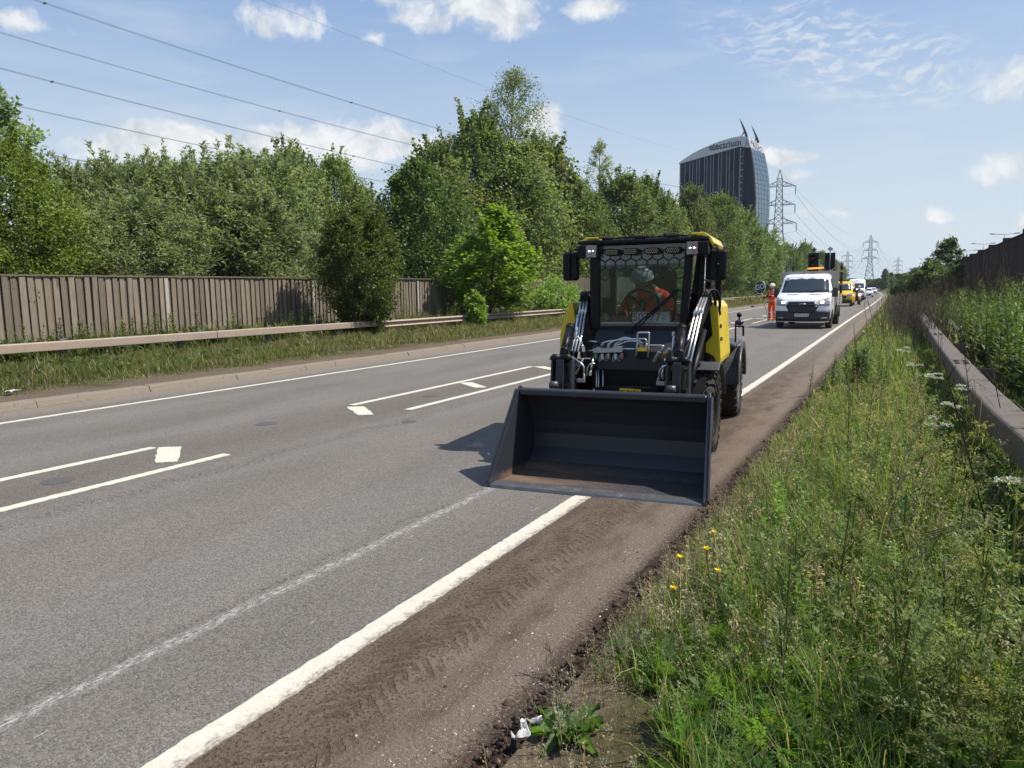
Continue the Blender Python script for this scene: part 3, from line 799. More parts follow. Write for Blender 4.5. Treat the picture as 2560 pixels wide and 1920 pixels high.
# ------------------------------------------------------------------ leaves and trees
def leaf_material(name, trans=.5, rough=.48, spec=.45):
    m = bpy.data.materials.new(name); m.use_nodes = True; MATS[name] = m
    g, b = G(m)
    at = g.new('ShaderNodeAttribute'); at.attribute_name = 'tint'
    oi = g.new('ShaderNodeObjectInfo').outputs['Random']
    hs = g.new('ShaderNodeHueSaturation')
    g.put(hs.inputs['Color'], at.outputs['Color'])
    g.put(hs.inputs['Hue'], g.mapr(oi, 0, 1, .488, .512)); g.put(hs.inputs['Value'], g.mapr(g.math('FRACT', g.math('MULTIPLY', oi, 7.3)), 0, 1, .82, 1.18))
    c = hs.outputs[0]
    g.put(b.inputs['Base Color'], c); b.inputs['Roughness'].default_value = rough; b.inputs['Specular IOR Level'].default_value = spec
    out = next(n for n in g.n if n.type == 'OUTPUT_MATERIAL')
    tl = g.new('ShaderNodeBsdfTranslucent'); g.put(tl.inputs['Color'], g.mix(1., c, (1.25, 1.32, .62), 'MULTIPLY'))
    mx = g.new('ShaderNodeMixShader'); mx.inputs[0].default_value = trans
    g.l.new(b.outputs[0], mx.inputs[1]); g.l.new(tl.outputs[0], mx.inputs[2]); g.l.new(mx.outputs[0], out.inputs[0])
    return m
LEAF = leaf_material('tree_leaves')
BARK = worn('grey_brown_bark', (.11, .09, .07), .9, 0, 6, (.05, .045, .03), .5, .1, .6)
BIRCHBARK = worn('pale_birch_bark', (.33, .31, .28), .85, 0, 5, (.06, .05, .045), .7, .1, .4)

def leaf_diamond(l=1., w=.55, fold=.12):
    return np.array([[0, 0, 0], [w / 2, l * .45, fold * l], [0, l, 0], [-w / 2, l * .45, fold * l]]), [(0, 1, 2, 3)]
def leaf_lobed(l=1.):
    pts = [(0, 0), (.28, .08), (.5, .42), (.27, .45), (.34, .78), (.12, .7), (0, 1.), (-.12, .7), (-.34, .78), (-.27, .45), (-.5, .42), (-.28, .08)]
    v = np.array([(x * l, y * l, -.18 * l * abs(x)) for x, y in pts] + [(0, .4 * l, .05 * l)]); n = len(pts)
    return v, [(n, i, (i + 1) % n) for i in range(n)]
def dirs_to_rot(d, roll):
    """rotation taking +Y to d, rolled"""
    d = d / np.linalg.norm(d, axis=1)[:, None]; up = np.tile([0., 0, 1.], (len(d), 1)); up[np.abs(d[:, 2]) > .97] = [1, 0, 0]
    x = np.cross(d, up); x /= np.linalg.norm(x, axis=1)[:, None]; z = np.cross(x, d)
    c, s_ = np.cos(roll)[:, None], np.sin(roll)[:, None]
    x2 = x * c + z * s_; z2 = -x * s_ + z * c
    return np.stack([x2, d, z2], -1)

KINDS = dict(
    #        envelope (t, r) 0..1, crown from, limbs, twigs, leaves, leaf(len, width), rise of limbs, droop, tint, tint spread, clump spread
    willow=dict(env=[(0, .6), (.15, .9), (.5, 1.), (.75, .92), (.9, .65), (1, .28)], z0=.03, n1=64, n2=18, leaves=36000, leaf=(.16, .044), rise=1.5, droop=-.15, col=(.138, .162, .088), var=.28, sp=.055, multi=True),
    birch=dict(env=[(0, .6), (.15, .85), (.35, 1.), (.6, .90), (.8, .62), (.93, .32), (1, .08)], z0=.04, n1=84, n2=15, leaves=36000, leaf=(.135, .092), rise=.75, droop=.5, col=(.108, .134, .050), var=.3, sp=.05, multi=False),
    lbirch=dict(env=[(0, .4), (.3, .8), (.55, 1.), (.75, .75), (.9, .4), (1, .06)], z0=.25, n1=34, n2=12, leaves=9000, leaf=(.125, .085), rise=.9, droop=.8, col=(.135, .165, .072), var=.3, sp=.05, multi=False),
    alder=dict(env=[(0, .5), (.12, .85), (.4, 1.), (.7, .85), (.88, .5), (1, .1)], z0=.04, n1=80, n2=15, leaves=38000, leaf=(.15, .12), rise=.6, droop=.05, col=(.085, .116, .036), var=.32, sp=.055, multi=False),
    hawthorn=dict(env=[(0, .3), (.12, .62), (.3, .88), (.55, 1.), (.8, .8), (.93, .5), (1, .15)], z0=.06, n1=80, n2=18, leaves=56000, leaf=(.072, .056), rise=.5, droop=.0, col=(.070, .088, .022), var=.36, sp=.045, multi=True),
    maple=dict(env=[(0, .5), (.1, .8), (.3, 1.), (.5, .9), (.75, .55), (.9, .25), (1, .05)], z0=.17, n1=44, n2=16, leaves=14000, leaf=(.165, .165), rise=.45, droop=.05, col=(.140, .222, .026), var=.3, sp=.05, multi=False, lobed=True),
    whitebeam=dict(env=[(0, .4), (.2, .8), (.5, 1.), (.72, .85), (.88, .55), (1, .15)], z0=.1, n1=40, n2=14, leaves=15000, leaf=(.16, .07), rise=.8, droop=-.2, col=(.14, .185, .10), var=.3, sp=.05, multi=False),
    bush=dict(env=[(0, .7), (.3, 1.), (.6, .9), (.85, .55), (1, .15)], z0=.02, n1=26, n2=12, leaves=5200, leaf=(.13, .085), rise=.8, droop=0, col=(.12, .18, .04), var=.3, sp=.07, multi=True),
    rowan=dict(env=[(0, .45), (.25, .9), (.5, 1.), (.75, .6), (1, .12)], z0=.12, n1=26, n2=13, leaves=5200, leaf=(.24, .11), rise=.8, droop=.1, col=(.060, .082, .036), var=.3, sp=.06, multi=True),
    fartree=dict(env=[(0, .7), (.2, .95), (.5, 1.), (.75, .75), (1, .15)], z0=.02, n1=30, n2=9, leaves=3600, leaf=(.55, .40), rise=.5, droop=0, col=(.070, .090, .045), var=.25, sp=.09, multi=False),
    spire=dict(env=[(0, .5), (.2, .9), (.4, 1.), (.52, .80), (.62, .46), (.72, .52), (.82, .62), (.9, .48), (1, .1)], z0=.05, n1=62, n2=17, leaves=25000, leaf=(.13, .09), rise=.9, droop=.7, col=(.085, .108, .038), var=.3, sp=.045, multi=False),
)
def grow(kind, H, W, seed, var=0):
    k = KINDS[kind]; r = np.random.default_rng(seed)
    env = np.array(k['env']); mbt = MB()
    rad = lambda t: np.interp(t, env[:, 0], env[:, 1]) * W / 2
    z0 = k['z0'] * H
    # trunk
    bend = r.normal(0, .03 * W, (6, 2)).cumsum(0) * .5; bend -= bend[0]
    tz = np.linspace(0, H * .93, 6); trunk = [np.array([bend[i, 0], bend[i, 1], tz[i]]) for i in range(6)]
    tr = .018 * H if not k['multi'] else .010 * H
    mbt.tube(trunk, [tr * (1 - .88 * i / 5) for i in range(6)], 7, caps=False)
    tpos = lambda z: np.array([np.interp(z, tz, bend[:, 0]), np.interp(z, tz, bend[:, 1]), z])
    twig_p, twig_d, limb_col = [], [], []
    n1, n2 = k['n1'], k['n2']
    for i in range(n1):
        te = (i + r.uniform(0, 1)) / n1                                  # height fraction of the limb's tip in the crown
        te = te ** .9
        ze = z0 + te * (H - z0); az = i * 2.39996 + r.uniform(-.5, .5)
        R = max(rad(te), .03 * W) * (r.uniform(.72, 1.08) if te < .93 else r.uniform(.3, 1.))
        tip = np.array([math.cos(az) * R, math.sin(az) * R, ze]); tip[:2] += tpos(min(ze, H * .93))[:2]
        zb = max(ze - R * k['rise'] - .02 * H, .02 * H if k['multi'] else z0 * .8); zb = min(zb, H * .9)
        base = tpos(zb) if not k['multi'] else tpos(zb) * np.array([1, 1, 1])
        mid = base + (tip - base) * .55 + np.array([0, 0, (.12 if k['droop'] >= 0 else -.05) * R]) + r.normal(0, .04 * R, 3)
        rl = max(.006, tr * .33 * (1 - .6 * te))
        mbt.tube([base, mid, tip], [rl, rl * .6, rl * .2], 4, caps=False)
        ct = 1 + r.normal(0, k['var'] * .35)
        for j in range(n2):
            s_ = 1 - (r.uniform(0, .72)) ** 1.25 * .95
            p = base + (mid - base) * (s_ / .55) if s_ < .55 else mid + (tip - mid) * ((s_ - .55) / .45)
            d = (tip - mid); d = d / (np.linalg.norm(d) + 1e-6) + r.normal(0, .62, 3); d[2] -= k['droop'] * r.uniform(.2, 1.6)
            d /= np.linalg.norm(d)
            L = W * r.uniform(.08, .20) * (1.15 - .5 * te)
            if kind in ('birch', 'spire', 'lbirch') : L *= r.uniform(.8, 1.7)
            twig_p.append(p); twig_d.append(d * L); limb_col.append(ct)
            if j % 3 == 0: mbt.tube([p, p + d * L], [rl * .28, rl * .12], 3, caps=False)
    tp, td, lc = np.array(twig_p), np.array(twig_d), np.array(limb_col)
    n = k['leaves']; ti = r.integers(0, len(tp), n); s_ = r.uniform(0, 1.05, n)
    pos = tp[ti] + td[ti] * s_[:, None]
    if k['droop'] > .3: pos[:, 2] -= k['droop'] * .12 * W / 5 * s_ ** 2 * 3 * r.uniform(.3, 1, n)
    pos += r.normal(0, 1.7 * k['sp'] * W / 3, (n, 3)) * np.array([1, 1, .8]) * (1. if W < 6 else 6 / W)
    # loose outer leaves fill the crown so it does not break into puffs
    ex = r.uniform(0, 1, n) < (.36 if kind not in ('maple', 'rowan', 'lbirch', 'whitebeam') else .15); m_ = ex.sum()
    te_ = r.uniform(0, 1, m_) ** 1.35; az_ = r.uniform(0, 6.283, m_); lob = 1 + (.15 if kind != 'hawthorn' else .30) * np.sin(az_ * 3 + te_ * 9 + seed) + .12 * np.sin(az_ * 7 - te_ * 19) + .08 * np.sin(az_ * 13 + te_ * 37)
    rr_ = rad(te_) * lob * r.uniform(.35, 1.12, m_) ** .6
    pos[ex] = np.stack([np.cos(az_) * rr_ + np.interp(te_, tz / H, bend[:, 0]), np.sin(az_) * rr_ + np.interp(te_, tz / H, bend[:, 1]), z0 + te_ * (H - z0)], -1)
    if kind in ('willow', 'birch', 'alder', 'hawthorn'):
        # whippy leading shoots break up the outline
        ns = 70 if kind == 'willow' else 46; sh_i = r.integers(0, ns, n); pick = r.uniform(0, 1, n) < (.17 if kind == 'willow' else .11); q_ = sh_i[pick]
        a0 = r.uniform(0, 6.283, ns); t0 = r.uniform(.45, .97, ns); b0 = np.stack([np.cos(a0) * rad(t0) * .85, np.sin(a0) * rad(t0) * .85, z0 + t0 * (H - z0)], -1)
        d0 = np.stack([np.cos(a0) * .35, np.sin(a0) * .35, np.full(ns, 1.)], -1) * (r.uniform(.06, .19, ns) * H * (1 if kind == 'willow' else .75))[:, None]
        s2_ = r.uniform(0, 1, pick.sum()); pos[pick] = b0[q_] + d0[q_] * s2_[:, None] + r.normal(0, .055, (pick.sum(), 3)) * (1.15 - s2_[:, None])
    pos[:, 2] = np.maximum(pos[:, 2], .02 * H)
    d = td[ti] / np.linalg.norm(td[ti], axis=1)[:, None] + r.normal(0, .75, (n, 3)); d[:, 2] -= .25
    if kind == 'maple': d[:, 2] = d[:, 2] * .35 - .15
    if kind == 'willow' : d[:, 2] += .35
    rot = dirs_to_rot(d, r.normal(0, 1.1 if kind != 'maple' else .35, n))
    L, Wl = k['leaf']
    pv, pf = leaf_lobed(1.) if k.get('lobed') else leaf_diamond(1., Wl / L)
    if kind == 'hawthorn' and var == 1: k = dict(k, col=(.118, .158, .030))
    base = np.array(k['col']) * 1.7; tw = 1 + r.normal(0, k['var'] * .4, len(tp))
    v = np.clip(lc[ti] * tw[ti] * (1 + r.normal(0, k['var'] * .55, n)), .4, 1.9)
    col = base[None] * v[:, None]; yel = r.uniform(-.14, .16, len(tp))[ti]
    col = col * np.stack([1 + yel, 1 + yel * .35, 1 - yel * .5], -1)
    st = Stamp(); st.add(pv, pf, pos, rot, L * r.uniform(.7, 1.3, n), np.clip(col, .004, .5))
    crown = st.mesh('crown', LEAF, True)
    tm = mbt.mesh('trunk', BIRCHBARK if kind in ('birch', 'spire', 'lbirch') else BARK)
    return tm, crown
LIB = {}
def lib(kind, var, H, W):
    key = (kind, var)
    if key not in LIB: LIB[key] = (*grow(kind, H, W, 100 + hash_(kind) + var * 17, var), H, W)
    return LIB[key]
def hash_(s): return sum(ord(c) * (i + 3) for i, c in enumerate(s)) % 997
def plant_tree(kind, x, y, H, W, label, cat='tree', group=None, var=0, rz=None, name=None, zb=None):
    tm, cm, h0, w0 = lib(kind, var, H, W)
    z = float(gz(x - sh(y), y)) if zb is None else zb
    t = thing(name or ('%s_tree' % kind if cat == 'tree' else kind), label, cat, (x, y, z), random.uniform(0, 6.28) if rz is None else rz, group)
    for n, me in (('trunk', tm), ('crown', cm)):
        link(n, me, t)
    t.scale = (W / w0, W / w0, H / h0)
    return t
GT = 'trees along the wooded left side of the road'
TREES = [
    ('whitebeam', -22.3, 11.0, 6.9, 3.6, 0, 'grey-green tree with big pale leaves at the left edge, over the yellowish hawthorn'),
    ('hawthorn', -21.3, 10.4, 5.4, 4.0, 1, 'yellowish green hawthorn below the grey-green tree at the left edge, behind the timber fence'),
    ('willow', -24.5, 14.9, 5.4, 2.9, 0, 'first silvery willow right of the hawthorn, with sky in the gap beside it'),
    ('willow', -24.5, 16.5, 5.8, 3.4, 1, 'feathery willow second from the hawthorn, behind the timber fence'),
    ('willow', -24, 18.2, 6.1, 3.6, 2, 'upright willow third from the hawthorn, over the middle of the timber fence'),
    ('willow', -24.5, 20.6, 6.4, 4.0, 0, 'full willow fourth from the hawthorn, its shoots crossing the low white cloud'),
    ('willow', -25.5, 23.9, 7.2, 4.8, 1, 'tallest willow, last of the silvery row and next to the first birch'),
    ('willow', -22.1, 15.4, 4.4, 3.8, 2, 'low willow thicket leaning over the timber fence below the second and third willows'),
    ('willow', -22.1, 19.6, 4.7, 4.2, 0, 'low willow thicket behind the fence top just left of the dark hawthorn'),
    ('willow', -21.8, 13.2, 3.8, 2.8, 1, 'lowest willow clump beside the yellowish hawthorn behind the fence'),
    ('birch', -27.5, 27.2, 8.3, 4.2, 0, 'slim birch behind the right end of the willow row'),
    ('birch', -27.5, 30.3, 8.4, 4.8, 1, 'brownish birch standing above and behind the dark hawthorn'),
    ('birch', -27.5, 32.8, 7.0, 4.0, 2, 'short birch in the dip between the dark hawthorn and the dark alder'),
    ('alder', -24.5, 34.4, 8.4, 5.8, 0, 'dark dense alder standing just left of the bright maple behind the fence'),
    ('birch', -27.5, 40.2, 10.6, 6.4, 2, 'birch behind the dark alder, its top just above the alder'),
    ('birch', -27.5, 44.9, 13.4, 7.4, 0, 'tall birch on the left shoulder of the big tree group with the spire'),
    ('spire', -26.5, 48.1, 17.2, 7.6, 0, 'tallest tree of all, a birch with a thin drooping spire above the others'),
    ('birch', -25.3, 46.3, 11.5, 8.0, 1, 'broad birch filling the front of the tall group behind the bright maple'),
    ('birch', -25, 51.2, 12.4, 7.6, 2, 'birch on the right shoulder of the group with the spire'),
    ('alder', -23.4, 52.6, 9.9, 6.2, 1, 'rounded green alder between the bright maple and the loader cab'),
    ('lbirch', -26, 65.6, 15.2, 4.2, 0, 'thin airy birch with a pale top standing alone above the treeline, left of the tower'),
    ('birch', -24.4, 66.2, 11.8, 7.6, 0, 'birch directly below the thin airy birch'),
    ('alder', -24, 74.0, 12.3, 7.0, 0, 'rounded alder whose top nears the left edge of the tower'),
    ('birch', -25, 84.0, 11.6, 6.4, 1, 'low birch in front of the lower left corner of the tower'),
    ('birch', -24, 90.6, 13.4, 6.0, 2, 'pointed birch in front of the left part of the tower'),
    ('alder', -23, 99.9, 13.4, 7.6, 1, 'alder in front of the right part of the tower'),
    ('birch', -22.7, 114.5, 12.7, 8.2, 0, 'birch below the foot of the curved glass side of the tower'),
    ('alder', -22, 127.4, 11.0, 7.6, 0, 'alder right of the tower foot, behind the man with the round sign'),
    ('lbirch', -24, 153.5, 13.2, 5.4, 0, 'thin birch standing before the left leg of the nearest pylon'),
    ('alder', -22, 159.4, 10.0, 7.6, 1, 'low alder in front of the nearest pylon'),
    ('birch', -22, 185.9, 11.8, 6.8, 1, 'pointed birch just left of the truck\'s traffic signals'),
    ('alder', -21.5, 218.0, 11.0, 8.2, 1, 'light green tree seen between the two traffic signals on the truck'),
    ('alder', -21, 253.5, 9.9, 8.0, 0, 'last tree of the left row, right of the truck\'s headboard'),
]
for kind, x, y, h, w, var, lab in TREES:
    plant_tree(kind, x, y, h, w, lab, 'tree', GT, var)
plant_tree('hawthorn', -16.75, 19.6, 4.3, 2.75, 'dark dense hawthorn growing through the barrier in front of the timber fence', 'tree', None, 0, .4)
plant_tree('maple', -17.2, 29.3, 5.05, 4.3, 'bright green young maple standing by the corrugated barrier', 'tree', None, 0, 1.)
plant_tree('bush', -15.9, 26.0, 1.35, .8, 'small sapling bush leaning on the corrugated barrier left of the maple', 'bush', None, 0, name='sapling_bush')
plant_tree('bush', -17.2, 37.0, 1.9, 3.6, 'bright green bush behind the barrier just left of the loader', 'bush', None, 1, name='green_bush')
plant_tree('bush', -17.4, 64.0, 2.2, 5., 'low bush in front of the grey paling fence between the loader and the man', 'bush', None, 1, name='green_bush')
GR = 'shrubs at the end of the dark noise barrier'
for kind, x, y, h, w, var, lab in [
    ('rowan', 2.9, 70.0, 4.2, 3.3, 0, 'dark shrub tree with a thin top, standing at the end of the noise barrier'),
    ('rowan', 1.7, 66.0, 2.7, 3.6, 1, 'spreading dark shrub with big leaves below the thin-topped shrub tree'),
    ('rowan', .7, 82.0, 2.9, 3.4, 0, 'low dark shrub left of the thin-topped shrub tree'),
    ('rowan', 2.9, 58.0, 1.9, 2.2, 1, 'small shrub against the foot of the noise barrier'),
    ('rowan', -.3, 100.0, 2.2, 3.6, 1, 'farthest shrub of the verge, next to the bend')]:
    plant_tree(kind, x, y, h, w, lab, 'shrub', GR, var, name='shrub')
GF = 'distant trees round the bend'
for x, y, h, w, lab in [
    (-8.4, 330, 8.6, 2.6, 'slim dark distant tree, taller of the pair right of the far pylon'), (-6.4, 335, 7.2, 3.0, 'slim dark distant tree, shorter of the pair right of the far pylon'),
    (-3.6, 340, 6.8, 6.4, 'rounded distant tree right of the slim pair'), (-.4, 345, 7.2, 7.4, 'broad distant tree below the smallest pylon'),
    (2.5, 345, 6.6, 6.8, 'distant tree between the broad one and the dark shrubs'), (4.9, 300, 7.1, 5., 'pointed distant tree just left of the dark shrubs'),
    (-25.9, 420, 6.2, 9., 'low distant tree directly under the middle pylon'), (-21.6, 430, 5.9, 9., 'low distant tree right of the middle pylon\'s foot'),
    (-17.2, 420, 5.5, 8., 'low distant tree above the far white cars'), (-13.0, 400, 5.6, 8., 'low distant tree left of the slim dark pair'),
    (-33.7, 450, 5.7, 9., 'low distant tree seen over the roof of the white van'), (6.5, 262, 7.6, 4.4, 'distant tree behind the dark shrubs'), (2.0, 296, 7.4, 4.6, 'distant tree behind the left edge of the dark shrubs'),
    (-40, 470, 6.4, 10, 'low distant tree beside the truck\'s headboard'), (-10, 470, 6., 12, 'farthest low tree behind the slim dark pair')]:
    plant_tree('fartree', x, y, h, w, lab, 'tree', GF, 0, name='distant_tree', zb=-.1)
# ------------------------------------------------------------------ grass and weeds
HERB = leaf_material('herb_leaves', .5, .5, .4)
def blade(seg, bend, w=.006):
    """unit-height blade bending towards +Y"""
    v = []; f = []
    for i in range(seg + 1):
        t = i / seg; y = bend * t ** 2; z = t * math.sqrt(max(.05, 1 - (bend * t) ** 2 * .6)); ww = w * (1 - t ** 1.5) + .0004
        if i < seg: v += [(-ww, y, z), (ww, y, z)]
        else: v += [(0, y, z)]
    for i in range(seg - 1): f.append((2 * i, 2 * i + 1, 2 * i + 3, 2 * i + 2))
    f.append((2 * seg - 2, 2 * seg - 1, 2 * seg))
    return np.array(v, float), f
def place(u, y, rz, st, pv, pf, hs, ws, col, tilt=.0, zoff=-.01):
    M = len(u); pos = np.stack([u + sh(y), y, gz(u, y) + zoff], -1)
    rot = rotz(rz)
    if tilt: rot = rotz(rz) @ rotx(rng.normal(0, tilt, M))
    st.add(pv, pf, pos, rot, np.stack([ws, hs, hs], -1), col)
def cols(base, n, var=.25, dry=None, pd=0.):
    c = np.array(base)[None] * np.clip(1 + rng.normal(0, var, (n, 1)), .35, 2.)
    yl = rng.uniform(-.15, .25, n); c = c * np.stack([1 + yl, 1 + yl * .3, 1 - yl * .4], -1)
    if dry is not None:
        k = rng.uniform(0, 1, n) < pd; c[k] = np.array(dry) * np.clip(1 + rng.normal(0, .25, (k.sum(), 1)), .4, 1.8)
    return np.clip(c, .005, .7)
GREEN = (.150, .215, .046); DRY = (.33, .27, .155)
def grass_patch(st, u0, u1, y0, y1, dens, hfun, seg, w, pd=.15, clump=.7, green=GREEN):
    n = int((u1 - u0) * (y1 - y0) * dens)
    nc = max(4, int(n / 14)); cu, cy = rng.uniform(u0, u1, nc), rng.uniform(y0, y1, nc); ch = np.clip(rng.lognormal(0, .32, nc), .4, 2.); ct = rng.normal(1, .2, nc)
    per = n // (8 * 1)
    for k in range(8):
        i = rng.integers(0, nc, per); far = rng.uniform(0, 1, per) > clump
        rad = .045 if y1 < 9 else .09
        u = np.where(far, rng.uniform(u0, u1, per), cu[i] + rng.normal(0, rad, per)); y = np.where(far, rng.uniform(y0, y1, per), cy[i] + rng.normal(0, rad, per))
        u = np.clip(u, u0, u1)
        h = hfun(u, y) * np.where(far, 1., ch[i]) * rng.uniform(.55, 1.25, per)
        ok = h > .015; u, y, h, i = u[ok], y[ok], h[ok], i[ok]
        pv, pf = blade(seg, .18 + .11 * k, 1.)
        c = cols(green, len(u), .22, DRY, pd) * np.clip(ct[i], .6, 1.5)[:, None]
        place(u, y, rng.uniform(0, 6.28, len(u)), st, pv, pf, h, w * rng.uniform(.6, 1.4, len(u)), c, .18)
def edge_fall(u): return np.clip((u + 1.12) / .45, 0, 1)
hn = lambda u, y: (.05 + .19 * edge_fall(u) - .08 * np.clip((u + .05) / .4, 0, 1)) * (.75 + .5 * np.sin(u * 5 + y * 2.2) ** 2) * np.where((u < -.58 - .1 * np.sin(y * 9)) & (y < 2.5), .16, 1.)
st = Stamp()
grass_patch(st, -1.10, .60, .9, 3.2, 2500, lambda u, y: hn(u, y) * .8, 4, .0028, .2)
grass_patch(st, -1.10, .60, 3.2, 6., 2100, hn, 3, .0036, .22)
grass_patch(st, -1.12, .60, 6., 11, 1100, hn, 3, .0055, .22)
grass_patch(st, -1.14, .60, 11, 22, 520, lambda u, y: hn(u, y) * 1.15, 2, .009, .25)
grass_patch(st, -1.16, .60, 22, 60, 190, lambda u, y: hn(u, y) * 1.2, 1, .02, .3, .5, (.12, .15, .035))
grass_patch(st, -1.3, 2.5, 60, 260, 30, lambda u, y: hn(u, y) * 1.5, 1, .06, .35, .5, (.12, .145, .04))
grass_patch(st, .55, 1.2, 2.5, 12, 900, lambda u, y: .20 + 0 * u, 3, .005, .25)
grass_patch(st, 1.15, 3.6, 3.0, 14, 170, lambda u, y: .34 + 0 * u, 3, .006, .3, .7, (.085, .115, .032))
grass_patch(st, .85, 3.6, 14, 60, 60, lambda u, y: .4 + 0 * u, 1, .016, .4, .7, (.095, .115, .036))
o = link('verge_grass', st.mesh('verge_grass', HERB)); o['kind'] = 'stuff'
st = Stamp()
lf = lambda u, y: np.where(u > -12.9, .06, .165) * np.clip((-12.05 - u) / .5, 0, 1) * (.7 + .6 * np.sin(u * 2 + y * 1.3) ** 2)
grass_patch(st, -16.6, -12.1, 2.5, 14, 640, lf, 2, .0085, .25, .75, (.165, .200, .056))
grass_patch(st, -16.6, -12.1, 14, 36, 330, lf, 2, .013, .32, .7, (.165, .185, .060))
grass_patch(st, -16.6, -12.1, 36, 80, 110, lf, 1, .026, .4, .6, (.14, .145, .05))
grass_patch(st, -16.4, -12.1, 80, 250, 22, lambda u, y: .45 + 0 * u, 1, .08, .4, .5, (.14, .145, .05))
grass_patch(st, -19.2, -16.5, 3, 36, 160, lambda u, y: .42 + 0 * u, 2, .014, .35, .7)
grass_patch(st, -19.0, -16.5, 36, 120, 45, lambda u, y: .6 + 0 * u, 1, .035, .35, .7, (.12, .135, .04))
o = link('roadside_grass', st.mesh('roadside_grass', HERB)); o['kind'] = 'stuff'

def compose(parts):
    """join (verts, faces) lists into one prototype"""
    V = []; F = []
    for v, f in parts:
        o_ = sum(len(x) for x in V); V.append(np.asarray(v, float)); F += [tuple(i + o_ for i in q) for q in f]
    return np.concatenate(V), F
def xf(p, pos, d, size, roll=0.):
    v, f = p; r = dirs_to_rot(np.array([d], float), np.array([roll]))[0]
    return (v * size) @ r.T + np.array(pos), f
def stick(p0, p1, r0, r1=None):
    r1 = r0 if r1 is None else r1; m = MB(); m.tube([p0, p1], [r0, r1], 3, caps=False); return np.array(m.v), m.f
LD = leaf_diamond(1., .5); LN = leaf_diamond(1., .22, .05); LB_ = (np.array([[0, 0, 0], [.24, .25, .04], [.30, .55, .05], [.14, .85, .0], [0, 1, -.05], [-.14, .85, .0], [-.30, .55, .05], [-.24, .25, .04], [0, .5, -.03]]), [(8, i, (i + 1) % 8) for i in range(8)])
def feather(r, n=11, leaf=.3):
    parts = []
    for i in range(n):
        t = .12 + .88 * i / n; a = math.sin(min(1., t * 1.35) * math.pi * .72 + .35) * leaf
        z = .10 * math.sin(t * 3.0)
        for s_ in (-1, 1): parts.append(xf(leaf_diamond(1., .34, .05), (0, t, z), (s_ * .8, .55, .1 + r.normal(0, .15)), a * r.uniform(.8, 1.15)))
    parts.append(xf(leaf_diamond(1., .03, 0), (0, 0, 0), (0, 1, .05), 1.))
    return compose(parts)
def frond_clump(r, n=9):
    parts = []
    for i in range(n):
        az = i * 2.4 + r.uniform(-.4, .4); el = r.uniform(.35, 1.2)
        parts.append(xf(feather(r), (0, 0, 0), (math.cos(az) * math.cos(el), math.sin(az) * math.cos(el), math.sin(el)), r.uniform(.6, 1.1), r.normal(0, .3)))
    return compose(parts)
def umbel_plant(r, dense=1.):
    parts = [stick((0, 0, 0), (r.normal(0, .05), r.normal(0, .05), .8), .010, .006)]
    for b in range(int(7 * dense)):
        z0 = r.uniform(.2, .75); az = r.uniform(0, 6.28); L = r.uniform(.15, .36); p0 = np.array([0, 0, z0]); p1 = p0 + L * np.array([math.cos(az) * .75, math.sin(az) * .75, .72])
        parts.append(stick(p0, p1, .005, .003))
        for q in range(8):
            a2 = r.uniform(0, 6.28); d = np.array([math.cos(a2), math.sin(a2), r.uniform(.2, 1.1)]); d /= np.linalg.norm(d); p2 = p1 + d * r.uniform(.05, .10)
            parts.append(xf(leaf_diamond(1., .05, 0), p1, d, .085))
            for w in range(4): parts.append(xf(leaf_diamond(1., .45, .1), p2, r.normal(0, 1, 3), r.uniform(.018, .034)))
    for b in range(4):
        az = r.uniform(0, 6.28); parts.append(xf(feather(r, 9, .34), (0, 0, r.uniform(.05, .4)), (math.cos(az), math.sin(az), r.uniform(.1, .7)), r.uniform(.12, .2)))
    return compose(parts)
def seed_stem(r):
    parts = [stick((0, 0, 0), (r.normal(0, .12), r.normal(0, .12), 1.), .010, .006)]
    tip = parts[0][0][-1]
    for i in range(16):
        t = r.uniform(.45, 1.); p = tip * t; d = np.array([r.normal(), r.normal(), .5]); d /= np.linalg.norm(d); q = p + d * r.uniform(.05, .13)
        parts.append(xf(leaf_diamond(1., .06, 0), p, d, .12)); parts.append(xf(leaf_diamond(1., .75, .2), q, r.normal(0, 1, 3), r.uniform(.03, .055)))
    return compose(parts)
def herb_stem(r, n=26, ln=.22, w=LN):
    top = (r.normal(0, .08), r.normal(0, .08), 1.); parts = [stick((0, 0, 0), top, .009, .004)]
    for i in range(n):
        t = .15 + .85 * i / n; az = i * 2.4 + r.uniform(-.3, .3); el = r.uniform(.1, .75)
        parts.append(xf(w, (top[0] * t, top[1] * t, t), (math.cos(az) * math.cos(el), math.sin(az) * math.cos(el), math.sin(el)), ln * r.uniform(.6, 1.1) * (1.15 - .6 * t)))
    return compose(parts)
def leafy(r, n=14):
    parts = []
    for i in range(n):
        az = r.uniform(0, 6.28); el = r.uniform(.15, 1.3); p = r.normal(0, .18, 3); p[2] = abs(p[2]) + r.uniform(0, .5)
        parts.append(xf(LB_, p, (math.cos(az) * math.cos(el), math.sin(az) * math.cos(el), math.sin(el) - .3), r.uniform(.25, .5)))
    return compose(parts)
BARE = lambda u, y: (u < -.60 - .1 * np.sin(y * 9)) & (y < 2.5)
